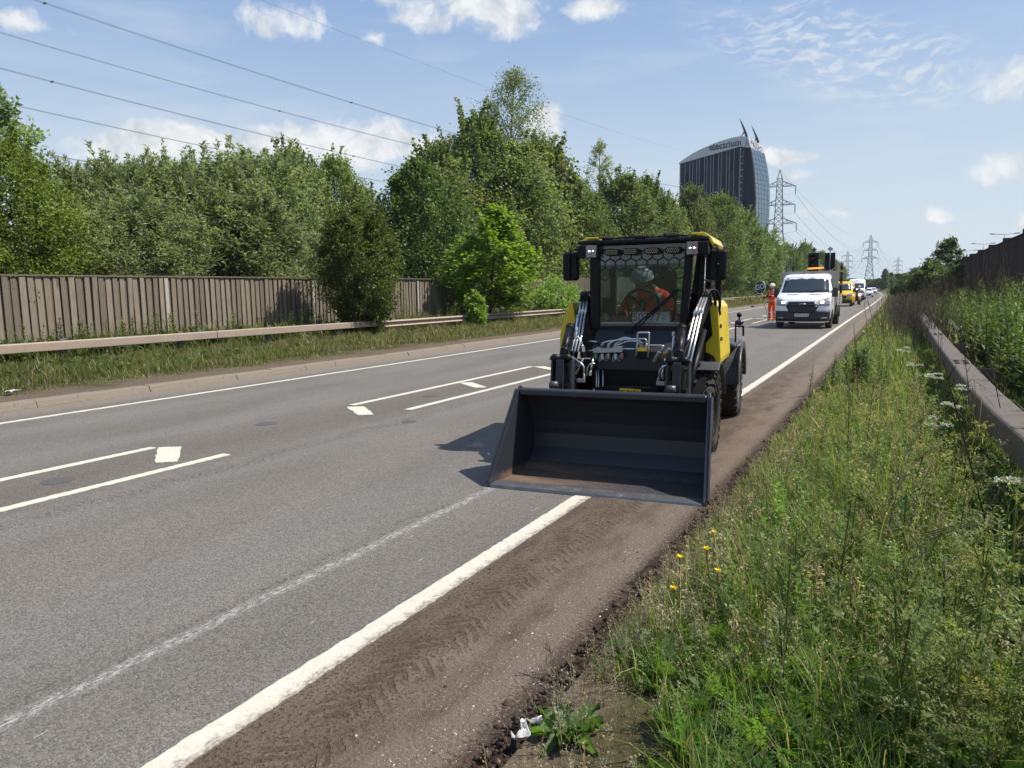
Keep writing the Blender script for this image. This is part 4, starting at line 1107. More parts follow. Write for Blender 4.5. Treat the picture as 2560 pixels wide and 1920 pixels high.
def spread(name, protos, n, uf, yf, size, base, var=.25, dry=None, pd=0., tilt=.15, m=None, lean=0.):
    st = Stamp()
    for pv, pf in protos:
        M = n // len(protos)
        if M < 1: continue
        u, y = uf(M), yf(M); ok = ~BARE(u, y) | (rng.uniform(0, 1, M) < (.35 if 'seed' in name else .06)); u, y = u[ok], y[ok]; M = len(u); s_ = size(M)
        pos = np.stack([u + sh(y), y, gz(u, y) - .01], -1); rot = rotz(rng.uniform(0, 6.28, M)) @ rotx(rng.normal(lean, tilt, M))
        st.add(pv, pf, pos, rot, s_, cols(base, M, var, dry, pd))
    o = link(name, st.mesh(name, m or HERB)); o['kind'] = 'stuff'; return o
rp = np.random.default_rng(5)
U = lambda a, b_: (lambda n: rng.uniform(a, b_, n))
N = lambda c, s_, a, b_: (lambda n: np.clip(rng.normal(c, s_, n), a, b_))
# feathery dark green fronds at the bottom of the picture
spread('feathery_leaves', [frond_clump(rp) for _ in range(5)], 320, N(-.2, .36, -.75, .58), U(1.2, 3.1), U(.09, .19), (.115, .21, .042), .25)
spread('feathery_leaves', [frond_clump(rp, 6) for _ in range(3)], 130, U(-.6, .6), U(2.6, 7), U(.10, .2), (.14, .21, .046), .25)
# pale seed heads along the swept edge and through the sward
spread('dry_seed_heads', [seed_stem(rp) for _ in range(5)], 900, lambda n: -1.08 + np.abs(rng.normal(0, .26, n)), lambda n: 1.5 + rng.exponential(2.6, n), U(.07, .22), (.42, .36, .27), .25)
spread('dry_seed_heads', [seed_stem(rp) for _ in range(5)], 1100, U(-.9, .55), U(2.6, 12), U(.18, .36), (.40, .35, .23), .25, None, 0, .25)
# yellow-green umbellifers towards the barrier
spread('yellow_umbellifers', [umbel_plant(rp) for _ in range(6)], 60, N(.16, .24, -.4, .48), lambda n: 2.3 + np.abs(rng.normal(0, 2.1, n)), U(.42, .72), (.245, .270, .085), .22, (.16, .22, .06), .45, .2)
spread('yellow_umbellifers', [umbel_plant(rp, .6) for _ in range(3)], 40, U(-.5, .5), U(5, 14), U(.35, .55), (.27, .28, .08), .2, None, 0, .2)
# leafy herbs
spread('leafy_weeds', [leafy(rp) for _ in range(6)], 800, U(-.95, .6), lambda n: 1.7 + rng.exponential(4.5, n), U(.05, .13), (.115, .20, .042), .3)
spread('leafy_weeds', [herb_stem(rp, 22, .25, LD) for _ in range(5)], 420, U(-.7, .62), lambda n: 3. + rng.exponential(6, n), U(.16, .36), (.125, .205, .046), .3)
spread('leafy_weeds', [leafy(rp, 10) for _ in range(4)], 700, U(-1.05, .55), U(10, 50), U(.13, .28), (.15, .20, .046), .3)
spread('leafy_weeds', [leafy(rp) for _ in range(4)], 420, U(.4, 1.15), U(2.8, 14), U(.08, .2), (.10, .165, .04), .3)
# willowherb behind the barrier
spread('willowherb', [herb_stem(rp, 30) for _ in range(6)], 380, lambda n: 1.22 + np.abs(rng.normal(0, .7, n)), lambda n: 3. + rng.exponential(6.5, n), U(.55, 1.25), (.125, .185, .042), .3)
spread('willowherb', [herb_stem(rp, 18, .25) for _ in range(3)], 300, U(1.2, 3.5), U(9, 34), U(.5, 1.15), (.105, .145, .04), .35)
spread('bank_undergrowth', [leafy(rp, 16) for _ in range(4)], 1500, U(1.2, 3.7), U(3, 40), U(.2, .5), (.040, .058, .020), .3)
# brown dead stalks of last year
def dead(r):
    parts = [stick((0, 0, 0), (r.normal(0, .12), r.normal(0, .12), 1.), .006, .003)]; tip = parts[0][0][-1]
    for i in range(6):
        t = r.uniform(.4, .95); d = np.array([r.normal(), r.normal(), 1.2]); d /= np.linalg.norm(d); parts.append(stick(tip * t, tip * t + d * r.uniform(.1, .25), .003, .0015))
        parts.append(xf(leaf_diamond(1., .5, .1), tip * t + d * .15, r.normal(0, 1, 3), .028))
    return compose(parts)
spread('dead_stalks', [dead(rp) for _ in range(6)], 750, lambda n: .35 + rng.normal(0, .42, n), N(34, 9, 19, 58), U(.7, 1.35), (.155, .135, .118), .25)
spread('dead_stalks', [dead(rp) for _ in range(4)], 260, U(1.2, 3.4), U(16, 70), U(.9, 1.7), (.16, .13, .11), .25)
spread('dead_stalks', [dead(rp) for _ in range(4)], 24, U(-.5, 2.6), U(4, 16), U(.6, 1.2), (.12, .085, .06), .25)
# brambles and nettles under and behind the far barrier
spread('brambles', [leafy(rp, 18) for _ in range(5)], 1300, lambda n: -16.7 - np.abs(rng.normal(0, .9, n)), lambda n: 3.5 + rng.exponential(7., n), U(.2, .5), (.06, .09, .026), .3)
spread('brambles', [herb_stem(rp, 24, .2, LD) for _ in range(4)], 320, lambda n: -16.9 - np.abs(rng.normal(0, 1.1, n)), U(3.5, 32), U(.35, 1.0), (.08, .105, .035), .3)
spread('brambles', [leafy(rp, 12) for _ in range(4)], 500, U(-16.2, -13.6), lambda n: 4 + rng.exponential(6., n), U(.1, .26), (.085, .125, .034), .3)
spread('brambles', [leafy(rp, 14) for _ in range(3)], 900, U(-19, -16.3), U(32, 180), U(.5, 1.1), (.08, .115, .03), .3)

# ---- plants one can count
def rosette(name, label, x, y, n, L, seed, tint=(.085, .16, .035)):
    r = np.random.default_rng(seed); t = thing(name, label, 'weed', P(x, y, float(gz(x, y))))
    for i in range(n):
        az = i * 2.4 + r.uniform(-.3, .3); el = r.uniform(.15, .95); l = L * r.uniform(.65, 1.15); w = l * r.uniform(.34, .45)
        V = []; F = []; m_ = 7
        for j in range(m_ + 1):
            s_ = j / m_; ww = w * .5 * math.sin(min(1, s_ * 1.05 + .06) * math.pi) ** .7 * (1 - .25 * s_) * (1 + .14 * math.sin(j * 2.3))
            e = el - 1.0 * s_; rr = l * s_ * math.cos(el * .6); zz = .01 + l * (math.sin(el) * s_ - .42 * s_ ** 2)
            wav = .012 * math.sin(j * 1.9 + i)
            for q, k_ in ((-1, .022), (0, 0.), (1, .022)): V.append((rr, q * ww, max(.004, zz + k_ * (1 if q else 0) + wav * q)))
        for j in range(m_):
            for q in range(2): F.append((j * 3 + q, j * 3 + q + 1, j * 3 + q + 4, j * 3 + q + 3))
        s2 = Stamp(); s2.add(np.array(V), F, np.zeros((1, 3)), rotz(np.array([az])), np.ones(1), np.array([tint]) * r.uniform(.75, 1.3))
        link('leaf', s2.mesh('leaf', HERB), t)
    return t
rosette('dock_plant', 'broad-leaved dock rosette on bare soil beside the scrap of white plastic', -.97, 2.13, 15, .155, 1, (.11, .18, .045))
rosette('dock_plant', 'broad-leaved dock below the yellow flowers at the edge of the swept soil', -.90, 2.78, 14, .17, 2, (.075, .15, .05))
YEL = tint_mat('yellow_petal', .6, .2, .2)
def hawkbit(u, y, h, label):
    h += .05
    r = np.random.default_rng(int(u * 1000) % 991 + 3); z = float(gz(u, y)); t = thing('hawkbit_flower', label, 'flower', P(u, y, z - .01), 0, 'yellow hawkbit flowers by the swept soil')
    lx, ly = r.normal(0, .02, 2); mb = MB(); mb.tube([(0, 0, 0), (lx * .5, ly * .5, h * .6), (lx, ly, h)], [.0022, .0018, .0022], 5)
    s2 = Stamp(); s2.add(np.array(mb.v), mb.f, np.zeros((1, 3)), np.eye(3)[None], np.ones(1), np.array([[.09, .14, .04]])); link('stem', s2.mesh('stem', HERB), t)
    s2 = Stamp(); M = 34; az = r.uniform(0, 6.28, M); el = r.uniform(.05, .9, M); d = np.stack([np.cos(az) * np.cos(el), np.sin(az) * np.cos(el), np.sin(el)], -1)
    s2.add(*leaf_diamond(1., .3, .02), np.tile([lx, ly, h], (M, 1)), dirs_to_rot(d, np.zeros(M)), r.uniform(.017, .022, M), np.array([[.95, .70, .015]]) * r.uniform(.85, 1.1, (M, 1))); link('flower_head', s2.mesh('flower_head', YEL), t)
hawkbit(-.80, 3.62, .26, 'yellow hawkbit flower, farthest up the verge of the five')
hawkbit(-.775, 3.42, .25, 'yellow hawkbit flower just below the farthest one')
hawkbit(-.895, 3.28, .24, 'yellow hawkbit flower nearest the swept soil, left of its neighbours')
hawkbit(-.70, 3.18, .24, 'yellow hawkbit flower deepest in the grass, third down on the right')
hawkbit(-.80, 2.88, .24, 'yellow hawkbit flower closest to the broad-leaved dock')
WHT = tint_mat('white_floret', .8, .2, .25)
def umbel(u, y, h, label, n=3, seed=0):
    r = np.random.default_rng(seed + 40); z = float(gz(u, y)); t = thing('cow_parsley', label, 'flower', P(u, y, z - .02), 0, 'white umbels by the near barrier')
    s1 = Stamp(); one = np.ones(1); I = np.eye(3)[None]
    def g_(v, f): s1.add(v, f, np.zeros((1, 3)), I, one, np.array([[.10, .15, .05]]))
    g_(*stick((0, 0, 0), (0, 0, h * .75), .004, .003))
    for i in range(n):
        a = i * 2.1 + r.uniform(-.3, .3); top = np.array([math.cos(a) * .07, math.sin(a) * .07, h * r.uniform(.9, 1.05)]); g_(*stick((0, 0, h * .7), top, .003, .002))
        M = 70; q = r.uniform(0, 6.28, M); rr = .055 * np.sqrt(r.uniform(0, 1, M)); pos = top + np.stack([np.cos(q) * rr, np.sin(q) * rr, .012 - rr ** 2 * 3 + r.normal(0, .004, M)], -1)
        s2 = Stamp(); s2.add(*leaf_diamond(1., .9, .1), pos, rand_rot(M, r), r.uniform(.010, .018, M), np.array([[.62, .62, .56]]) * r.uniform(.8, 1.05, (M, 1))); link('umbel', s2.mesh('umbel', WHT), t)
    link('stem', s1.mesh('stem', HERB), t)
umbel(-.02, 12.6, .62, 'white cow parsley farthest along the barrier, above the leafy bush', 4, 1)
umbel(.14, 11.4, .5, 'white cow parsley just nearer than the farthest one', 3, 2)
umbel(.30, 9.7, .55, 'white cow parsley halfway down beside the barrier', 4, 3)
umbel(.40, 7.8, .47, 'white cow parsley low in front of the barrier face', 3, 4)
umbel(.55, 8.1, .58, 'white cow parsley touching the top of the barrier', 3, 5)
umbel(.60, 5.0, .40, 'white cow parsley pressed against the barrier at the right edge of the frame', 4, 7)
umbel(.28, 7.1, .42, 'white cow parsley nearest the camera among the yellow umbellifers', 3, 6)
def weed_bush(u, y, H, W, label):
    r = np.random.default_rng(8); t = thing('weed_bush', label, 'bush', P(u, y, float(gz(u, y)) - .02)); s1 = Stamp(); s2 = Stamp()
    pr = [herb_stem(r, 34, .13, LD) for _ in range(4)]; fl = leaf_diamond(1., .9, .2)
    for i in range(64):
        a, q = r.uniform(0, 6.28), abs(r.normal(0, .5)); p = np.array([[math.cos(a) * q * W / 2, math.sin(a) * q * W / 2, 0]]); h = H * r.uniform(.55, 1.) * (1 - .3 * min(1, q))
        R2 = rotz(np.array([a])) @ rotx(np.array([-.3 * q])); s1.add(*pr[i % 4], p, R2, np.array([h]), np.array([[.11, .165, .06]]) * r.uniform(.7, 1.25))
        M = 9; c_ = p + (R2[0] @ np.array([0, 0, h]))[None] + r.normal(0, .035, (M, 3)); s2.add(*fl, c_, rand_rot(M, r), r.uniform(.008, .016, M), np.array([[.42, .42, .33]]) * r.uniform(.7, 1.2, (M, 1)))
    link('foliage', s1.mesh('foliage', HERB), t); o = link('flowers', s2.mesh('flowers', HERB), t); o['kind'] = 'stuff'
weed_bush(-.52, 11.3, .85, 1.3, 'leafy green weed bush with pale flowers on the near verge')
DEADM = worn('dead_stem', (.20, .145, .10), .9, 0, 20)
def dead_plant(u, y, h, seed, label, lean=(0, 0)):
    r = np.random.default_rng(seed); t = thing('dead_stalk', label, 'dead plant', P(u, y, float(gz(u, y)) - .02)); mb = MB()
    top = Vector((lean[0], lean[1], h)); mid = top * .5 + Vector((r.normal(0, .02), r.normal(0, .02), 0)); mb.tube([(0, 0, 0), mid, top], [.0045, .0035, .0015], 5)
    for i in range(9):
        s_ = r.uniform(.35, .95); b = top * s_; d = Vector((r.normal(0, .6), r.normal(0, .6), .8)).normalized(); L = h * r.uniform(.14, .36)
        mb.tube([b, b + d * L * .6, b + d * L + Vector((0, 0, .02))], [.0024, .0017, .0008], 4)
    mb.build('stem', DEADM, t)
dead_plant(-.06, 4.6, .72, 1, 'bare brown forked weed stem standing among the yellow umbellifers', (.10, .0))
dead_plant(.02, 4.5, .55, 2, 'shorter bare brown stem leaning beside the forked one', (.12, .05))
dead_plant(.42, 6.4, .8, 3, 'thin bare stem rising over the top of the near barrier', (.12, .1))
dead_plant(-.35, 8.6, .55, 4, 'thin dark bare stem on the verge left of the leafy bush', (.2, .1))
dead_plant(-1.19, 2.55, .15, 5, 'black twig stuck in the soil at the swept edge above the plastic scrap', (-.06, .0))
dead_plant(-1.13, 2.14, .17, 6, 'black twig stuck in the soil beside the white plastic scrap', (0, .0))
# litter
PLA = mat('white_plastic_film', (.58, .56, .53), .35, 0, .5)
def film(name, label, u, y, L, W, seed, z=.03):
    r = np.random.default_rng(seed); rows = []
    for i in range(13):
        row = []
        for j in range(6):
            s_, t_ = i / 12, j / 5 - .5
            row.append((t_ * W * (.6 + .5 * math.sin(s_ * 5)) + .03 * math.sin(s_ * 7), s_ * L, z + .014 * abs(math.sin(s_ * 8 + t_ * 6)) + .012 * t_ ** 2 * 4 + r.normal(0, .008)))
        rows.append(row)
    mb = MB(); mb.sheet(rows, smooth=True); o = mb.build(name, PLA); o.location = P(u, y, float(gz(u, y))); o.rotation_euler = (0, 0, -.25)
    s_ = o.modifiers.new('s', 'SOLIDIFY'); s_.thickness = .0015
    return tag(o, label, 'litter')
film('plastic_scrap', 'crumpled scrap of white plastic lying at the edge of the swept soil', -1.12, 2.02, .13, .038, 3)
film('plastic_scrap', 'pale scrap of litter in the grass at the far left by the kerb', -12.35, 6.0, .2, .14, 4, .05)
# ------------------------------------------------------------------ people
def skin_person(name, joints, edges, radii, paint, mats, parent, root=0, sub=2):
    """one continuous skinned body; paint(centre)->material index"""
    me = bpy.data.meshes.new(name); me.from_pydata(joints, edges, [])
    o = bpy.data.objects.new(name, me); COL.objects.link(o)
    o.modifiers.new('k', 'SKIN').use_smooth_shade = True
    for i, v in enumerate(me.skin_vertices[0].data):
        r = radii[i]; v.radius = r if isinstance(r, tuple) else (r, r); v.use_root = (i == root)
    s_ = o.modifiers.new('s', 'SUBSURF'); s_.levels = sub; s_.render_levels = sub
    dg = bpy.context.evaluated_depsgraph_get(); dg.update()
    m2 = bpy.data.meshes.new_from_object(o.evaluated_get(dg)); m2.name = name
    COL.objects.unlink(o); bpy.data.objects.remove(o)
    m2.materials.clear()
    for m in mats: m2.materials.append(m)
    for p in m2.polygons: p.material_index = paint(p.center); p.use_smooth = True
    return link(name, m2, parent)
HIVIS = worn('orange_hivis_cloth', (.90, .115, .018), .85, 0, 9, (.45, .08, .02), .3, .15, .6)
REDVIS = worn('red_orange_cloth', (.92, .085, .035), .85, 0, 9, (.4, .05, .02), .3, .15, .6)
SILV = mat('silver_reflective_tape', (.55, .55, .53), .4, .2)
SKINM = mat('skin', (.36, .20, .14), .55)
HATG = mat('greyish_helmet_shell', (.36, .37, .37), .45, 0, .3)
HAT = mat('white_helmet_shell', (.78, .78, .76), .3, 0, .5)
GLOVE = mat('black_glove', (.02, .02, .022), .8)
BOOT = mat('black_boot', (.018, .017, .016), .6)
def hand_chain(J, E, Rr, wrist_i, direction, side, curl=.6):
    """palm and five unequal bent fingers grown from the wrist"""
    w = Vector(J[wrist_i]); d = Vector(direction).normalized(); s_ = Vector(side).normalized(); n = d.cross(s_)
    palm = len(J); J.append(tuple(w + d * .06)); E.append((wrist_i, palm)); Rr.append((.034, .026))
    for k, (off, L) in enumerate(((-.032, .062), (-.011, .074), (.011, .070), (.031, .055))):
        a = w + d * .085 + s_ * off; b_ = a + d * L * .5 + n * L * .25 * curl; c = b_ + d * L * .25 * (1 - curl) + n * L * .45
        i = len(J); J += [tuple(a), tuple(b_), tuple(c)]; E += [(palm, i), (i, i + 1), (i + 1, i + 2)]; Rr += [(.011, .011), (.010, .010), (.008, .008)]
    a = w + d * .03 - s_ * .04; b_ = a + d * .035 - s_ * .015 + n * .02; i = len(J); J += [tuple(a), tuple(b_)]; E += [(palm, i), (i, i + 1)]; Rr += [(.013, .013), (.010, .010)]

# ------------------------------------------------------------------ the loader
DG = worn('anthracite_paint', (.026, .029, .036), .36, .0, 5, (.08, .07, .06), .14, .4, .03, .12)
BLK = worn('black_paint', (.007, .0073, .0085), .40, 0, 5, (.05, .042, .035), .10, .2, .0, .15)
PLAS = worn('black_plastic', (.009, .009, .0098), .5, 0, 9, (.05, .042, .036), .12, .2)
YELP = worn('yellow_paint', (.74, .53, .012), .32, 0, 4, (.35, .26, .06), .10, .5, .0, .06, .3)
ZINC = worn('zinc_plated_pipe', (.66, .66, .64), .28, .9, 20, (.3, .28, .25), .2)
STEEL = worn('bare_steel', (.42, .42, .43), .38, .8, 14, (.16, .11, .07), .35)
RUBB = worn('dusty_rubber', (.034, .031, .029), .72, 0, 8, (.15, .12, .095), .8, .2, .4)
RIMM = worn('grey_rim', (.15, .15, .155), .45, .2, 8, (.12, .10, .08), .5)
WGL = glass('tinted_windscreen', (.52, .62, .63), 2.2)
CGL = glass('clear_lens', (.9, .9, .9), 1.3)
VGL = glass('vehicle_glass', (.34, .42, .43), 1.6)
LEDA = mat('amber_led', (.40, .30, .17), .25); LEDW = emit('white_led', (1., .97, .9), 9.)
REDL = mat('red_reflector', (.60, .03, .015), .3)
MIR = mat('dark_lens_housing', (.05, .05, .055), .2)
WHP = mat('white_plate', (.72, .74, .71), .5); REDT = mat('red_print', (.55, .03, .035), .5); BLKT = mat('black_print', (.015, .015, .015), .6)
YLAB = mat('yellow_sticker', (.80, .55, .02), .5)
def bucket_material():
    m = mat('worn_bucket_paint', (.022, .025, .032), .36, 0, .28); g, b = G(m)
    co = g.new('ShaderNodeTexCoord').outputs['Object']
    s_ = g.new('ShaderNodeSeparateXYZ'); g.put(s_.inputs[0], co)
    st_ = g.new('ShaderNodeMapping'); st_.inputs['Scale'].default_value = (1.2, 6, 6); g.put(st_.inputs['Vector'], co)
    n = g.noise(st_.outputs[0], 2., 5, .6); f = g.noise(co, 55, 3, .7)
    low = g.mapr(s_.outputs[2], .10, .02, 0, 1, True)                   # soil residue lies on the floor
    band_ = g.math('MULTIPLY', low, g.mapr(s_.outputs[1], .10, .24, 0, 1, True))
    wide = g.mapr(s_.outputs[0], -.78, .35, 1, .05)
    d = g.math('MULTIPLY', g.math('MULTIPLY', band_, wide), g.mapr(n, .34, .62, .25, 1.))
    c = g.mix(d, (.028, .031, .038), (.20, .115, .062))
    fl = g.math('MULTIPLY', low, .45); c = g.mix(g.math('MULTIPLY', fl, g.mapr(f, .4, .6)), c, (.135, .125, .115))
    ch = g.mapr(g.noise(co, 24, 2, .5), .755, .775, 0, .7); c = g.mix(g.math('MULTIPLY', ch, low), c, (.42, .42, .42))
    g.put(b.inputs['Base Color'], c); g.put(b.inputs['Roughness'], g.mapr(d, 0, 1, .34, .85))
    return m
BUCK = bucket_material()
LD = thing('wheel_loader', 'small black and yellow wheel loader with wide grey bucket lowered on the road', 'loader', (-2.105, 5.10, 0), R_(6.6))

prof = [(0.0, .013), (.60, .016), (.74, .075), (.825, .185), (.85, .31), (.825, .43), (.775, .54), (.71, .645), (.62, .715)]
def offset(pr, t):
    o_ = []
    for i, p in enumerate(pr):
        a = Vector(pr[max(i - 1, 0)]); c = Vector(pr[min(i + 1, len(pr) - 1)]); d = (c - a).normalized(); o_.append((p[0] + d.y * t, p[1] - d.x * t))
    return o_
bk = MB(); out_ = offset(prof, .016)
bk.prism(prof + out_[::-1], -.855, .855, 'X')
bk.v = [(x * (1 - .095 * max(0, y) / .9), y, z) for x, y, z in bk.v]
bucket = bk.build('bucket', BUCK, LD)
plate = [(-.012, .004), (-.005, .035), (.565, .745), (.60, .775), (.655, .735), (.745, .66), (.81, .555), (.87, .435), (.895, .31), (.865, .165), (.765, .045), (.61, -.001)]
for x0, x1, e in ((-.885, -.858, -1), (.858, .885, 1)):
    mb = MB(); mb.prism(plate, x0, x1, 'X'); mb.v = [(x - e * .082 * max(0, y) / .9, y, z) for x, y, z in mb.v]; sp = mb.build('side_plate', BUCK, bucket, .003)
    mb = MB(); xx = x0 - .008 if e < 0 else x1 + .008; mb.bar((xx, .02, .03), (xx - e * .052, .575, .735), .014, .06, up=(0, -1, 1)); mb.build('edge_strip', DG, bucket, .003)
mb = MB(); mb.prism([(-.02, .003), (-.01, .024), (.12, .031), (.12, .0135)], -.852, .852, 'X'); mb.build('cutting_edge', worn('scraped_edge', (.12, .125, .135), .36, .4, 7, (.22, .19, .16), .55), bucket)
mb = MB(); mb.prism([(.545, .70), (.545, .742), (.56, .755), (.63, .755), (.655, .735), (.655, .70)], -.80, .80, 'X'); mb.build('top_bar', DG, bucket, .006)
for x in (-.57, .48):
    mb = MB(); mb.lathe([(-.04, 0), (-.035, .034), (.035, .034), (.035, 0)], (x, .80, .762), 'X', 18); mb.build('hinge_boss', worn('hinge_grey', (.075, .08, .09), .4, .3), bucket)
    mb = MB(); mb.box((x, .9, .55), (.03, .12, .42)); mb.box((x + .1, .9, .55), (.03, .12, .42)); mb.build('hinge_lug', BLK, bucket)

# chassis and front bulkhead
mb = MB(); mb.box((-.06, 2.9, .48), (.62, 2.9, .36)); mb.box((-.06, 1.62, .55), (.70, .12, .62)); mb.build('chassis', BLK, LD, .01)
mb = MB(); mb.box((-.05, 1.545, .74), (.68, .02, .22)); mb.box((-.05, 1.52, .62), (.56, .02, .14), (.2, 0, 0)); mb.box((-.05, 1.49, .665), (.52, .05, .012)); mb.build('bulkhead', BLK, LD, .006)
mb = MB()
for z in (.918, .882, .856): mb.tube([(-.40, 1.5, z), (.32, 1.5, z)], .006, 6)
for x in (-.365, -.345, -.30): mb.tube([(x, 1.5, .85), (x, 1.5, .45)], .006, 6)
mb.build('cross_pipe', ZINC, LD)
mb = MB()
for x in (-.37, .31): mb.box((x, 1.49, .885), (.02, .02, .10))
mb.build('pipe_clamp', BLK, LD)
mb = MB(); mb.box((.015, 1.30, .648), (.20, .006, .07)); lab = mb.build('warning_label', YLAB, LD)
mb = MB()
for x in (-.06, .0, .055):
    mb.prism([(x - .02, .653), (x + .02, .653), (x, .674)], 1.2955, 1.2965, 'Y')
    mb.box((x + .03, 1.2958, .662), (.006, .001, .02), (0, .5, 0))
mb.build('pictogram', BLKT, lab)
mb = MB(); mb.box((.015, 1.34, .62), (.5, .06, .16)); mb.build('front_plate', BLK, LD, .005)
mb = MB(); mb.add([(-.42, 1.49, 1.02), (.42, 1.49, 1.02), (.40, 1.745, 1.235), (-.42, 1.745, 1.235), (-.42, 1.49, .84), (.42, 1.49, .84), (.40, 1.8, .84), (-.42, 1.8, .84), (.40, 1.8, 1.235), (-.42, 1.8, 1.235)],
    [(0, 1, 2, 3), (4, 5, 1, 0), (3, 2, 8, 9), (5, 6, 8, 2, 1), (4, 0, 3, 9, 7)]); mb.build('cowl', DG, LD, .008)

# lift arms, levers, pins and cylinders on both sides
for s_, xp, xo, xc in ((-1, -.575, -.645, -.607), (1, .492, .60, .466)):
    mb = MB(); mb.bar((xp - s_ * .005, 1.12, .90), (xo, 2.15, 1.50), .055, .15); mb.bar((xp, 1.12, .93), (xp * .96, .93, .30), .075, .12); mb.build('lift_arm', BLK, LD, .006)
    mb = MB(); mb.bar((xp, 1.03, .97), (xp - .01, 1.0, .45), .072, .09); mb.bar((xp + .09, 1.10, .97), (xp + .095, 1.05, .40), .022, .13); mb.bar((xp - .09, 1.10, .97), (xp - .1, 1.05, .40), .022, .13); mb.build('tilt_lever', DG, LD, .005)
    mb = MB(); mb.lathe([(-.105, 0), (-.105, .022), (-.085, .022), (-.085, .038), (-.03, .038), (-.03, .033), (.03, .033), (.03, .038), (.085, .038), (.085, .022), (.105, .022), (.105, 0)], (xp, 1.05, .983), 'X', 18); mb.build('pivot_pin', BLK, LD)
    for q in (-.107, .107):
        mb = MB(); mb.lathe([(-.011, 0), (-.011, .019), (.011, .019), (.011, 0)], (xp + q, 1.05, .983), 'X', 6, smooth=False); mb.build('nut', ZINC, LD)
    mb = MB(); mb.tube([(xp + s_ * .0, 1.08, .99), (xc + (xc - xp) * .15, 1.42, 1.26)], .036, 18); mb.tube([(xc, 1.385, 1.228), (xc + (xc - xp) * .16, 1.43, 1.262)], .040, 18); mb.tube([(xp + (xc - xp) * .16, 1.13, 1.03), (xp + (xc - xp) * .26, 1.17, 1.06)], .039, 18); mb.build('tilt_cylinder', BLK, LD)
    mb = MB(); mb.bar((xp + s_ * .09, 1.25, .55), (xo + s_ * .02, 1.75, .72), .07, .07); mb.tube([(xp + s_ * .04, 1.3, .62), (xo, 1.9, 1.20)], .03, 12); mb.build('lift_cylinder', BLK, LD)

# hydraulic pipework, coupler block, switch box
def pipe(pts, r=.008, m=None, n=8, name='hydraulic_pipe', rnd=.028):
    """round off the corners of a polyline"""
    Pp = [Vector(p) for p in pts]; q = [Pp[0]]
    for i in range(1, len(Pp) - 1):
        a, b_, c = Pp[i - 1], Pp[i], Pp[i + 1]; d1, d2 = (a - b_), (c - b_); k1 = min(rnd, d1.length * .45); k2 = min(rnd, d2.length * .45)
        s0, s1 = b_ + d1.normalized() * k1, b_ + d2.normalized() * k2
        for t in (0, .25, .5, .75, 1): q.append(s0 * (1 - t) ** 2 + b_ * 2 * t * (1 - t) + s1 * t * t)
    q.append(Pp[-1]); mb_ = MB(); mb_.tube(q, r, n); return mb_.build(name, m or ZINC, LD)
def fitting(p, d, L=.035, r=.014, m=None, name='pipe_fitting'):
    d = Vector(d).normalized(); mb_ = MB(); p = Vector(p); mb_.tube([p - d * L / 2, p + d * L / 2], r, 6, smooth=False); mb_.tube([p - d * L * .75, p - d * L / 2], r * .75, 8); return mb_.build(name, m or ZINC, LD)
for pts in ([(-.297, 1.45, 1.085), (-.261, 1.45, 1.113), (-.148, 1.45, 1.128), (-.078, 1.45, 1.156), (.0, 1.46, 1.14), (.079, 1.47, 1.118), (.082, 1.45, 1.07)],
            [(-.225, 1.42, 1.07), (-.197, 1.42, 1.116), (-.148, 1.42, 1.13), (-.05, 1.42, 1.141), (.122, 1.42, 1.147), (.139, 1.42, 1.133), (.14, 1.42, 1.07)],
            [(-.164, 1.46, 1.085), (-.115, 1.46, 1.121), (-.059, 1.46, 1.135), (.052, 1.46, 1.119), (.07, 1.46, 1.07)],
            [(-.159, 1.44, 1.07), (-.10, 1.44, 1.10), (-.04, 1.44, 1.123), (.063, 1.44, 1.118), (.11, 1.44, 1.10)],
            [(.15, 1.42, 1.086), (.285, 1.42, 1.088), (.305, 1.42, 1.075), (.272, 1.42, 1.03)], [(-.091, 1.42, 1.048), (.048, 1.42, 1.05)],
            [(-.581, 1.42, 1.0), (-.583, 1.45, 1.158), (-.566, 1.45, 1.187), (-.558, 1.50, 1.37)], [(-.539, 1.28, .985), (-.513, 1.3, 1.168), (-.513, 1.34, 1.25)],
            [(-.565, 1.4, 1.17), (-.50, 1.4, 1.141), (-.485, 1.4, 1.099), (-.471, 1.4, 1.05)], [(-.485, 1.15, .974), (-.39, 1.15, .905), (-.39, 1.15, .79)],
            [(-.412, 1.2, .971), (-.483, 1.2, .818)], [(-.406, 1.3, .79), (-.398, 1.3, .879), (-.37, 1.3, .911), (-.33, 1.32, .912)], [(-.363, 1.36, .95), (-.384, 1.35, .80)],
            [(.395, 1.12, .945), (.317, 1.15, .894), (.306, 1.15, .78)], [(.343, 1.15, .93), (.341, 1.15, .80)], [(.393, 1.33, .97), (.402, 1.35, 1.20)],
            [(-.45, 1.5, 1.115), (-.36, 1.5, 1.105)], [(-.45, 1.5, 1.02), (-.38, 1.5, 1.02)]):
    pipe(pts, .0085)
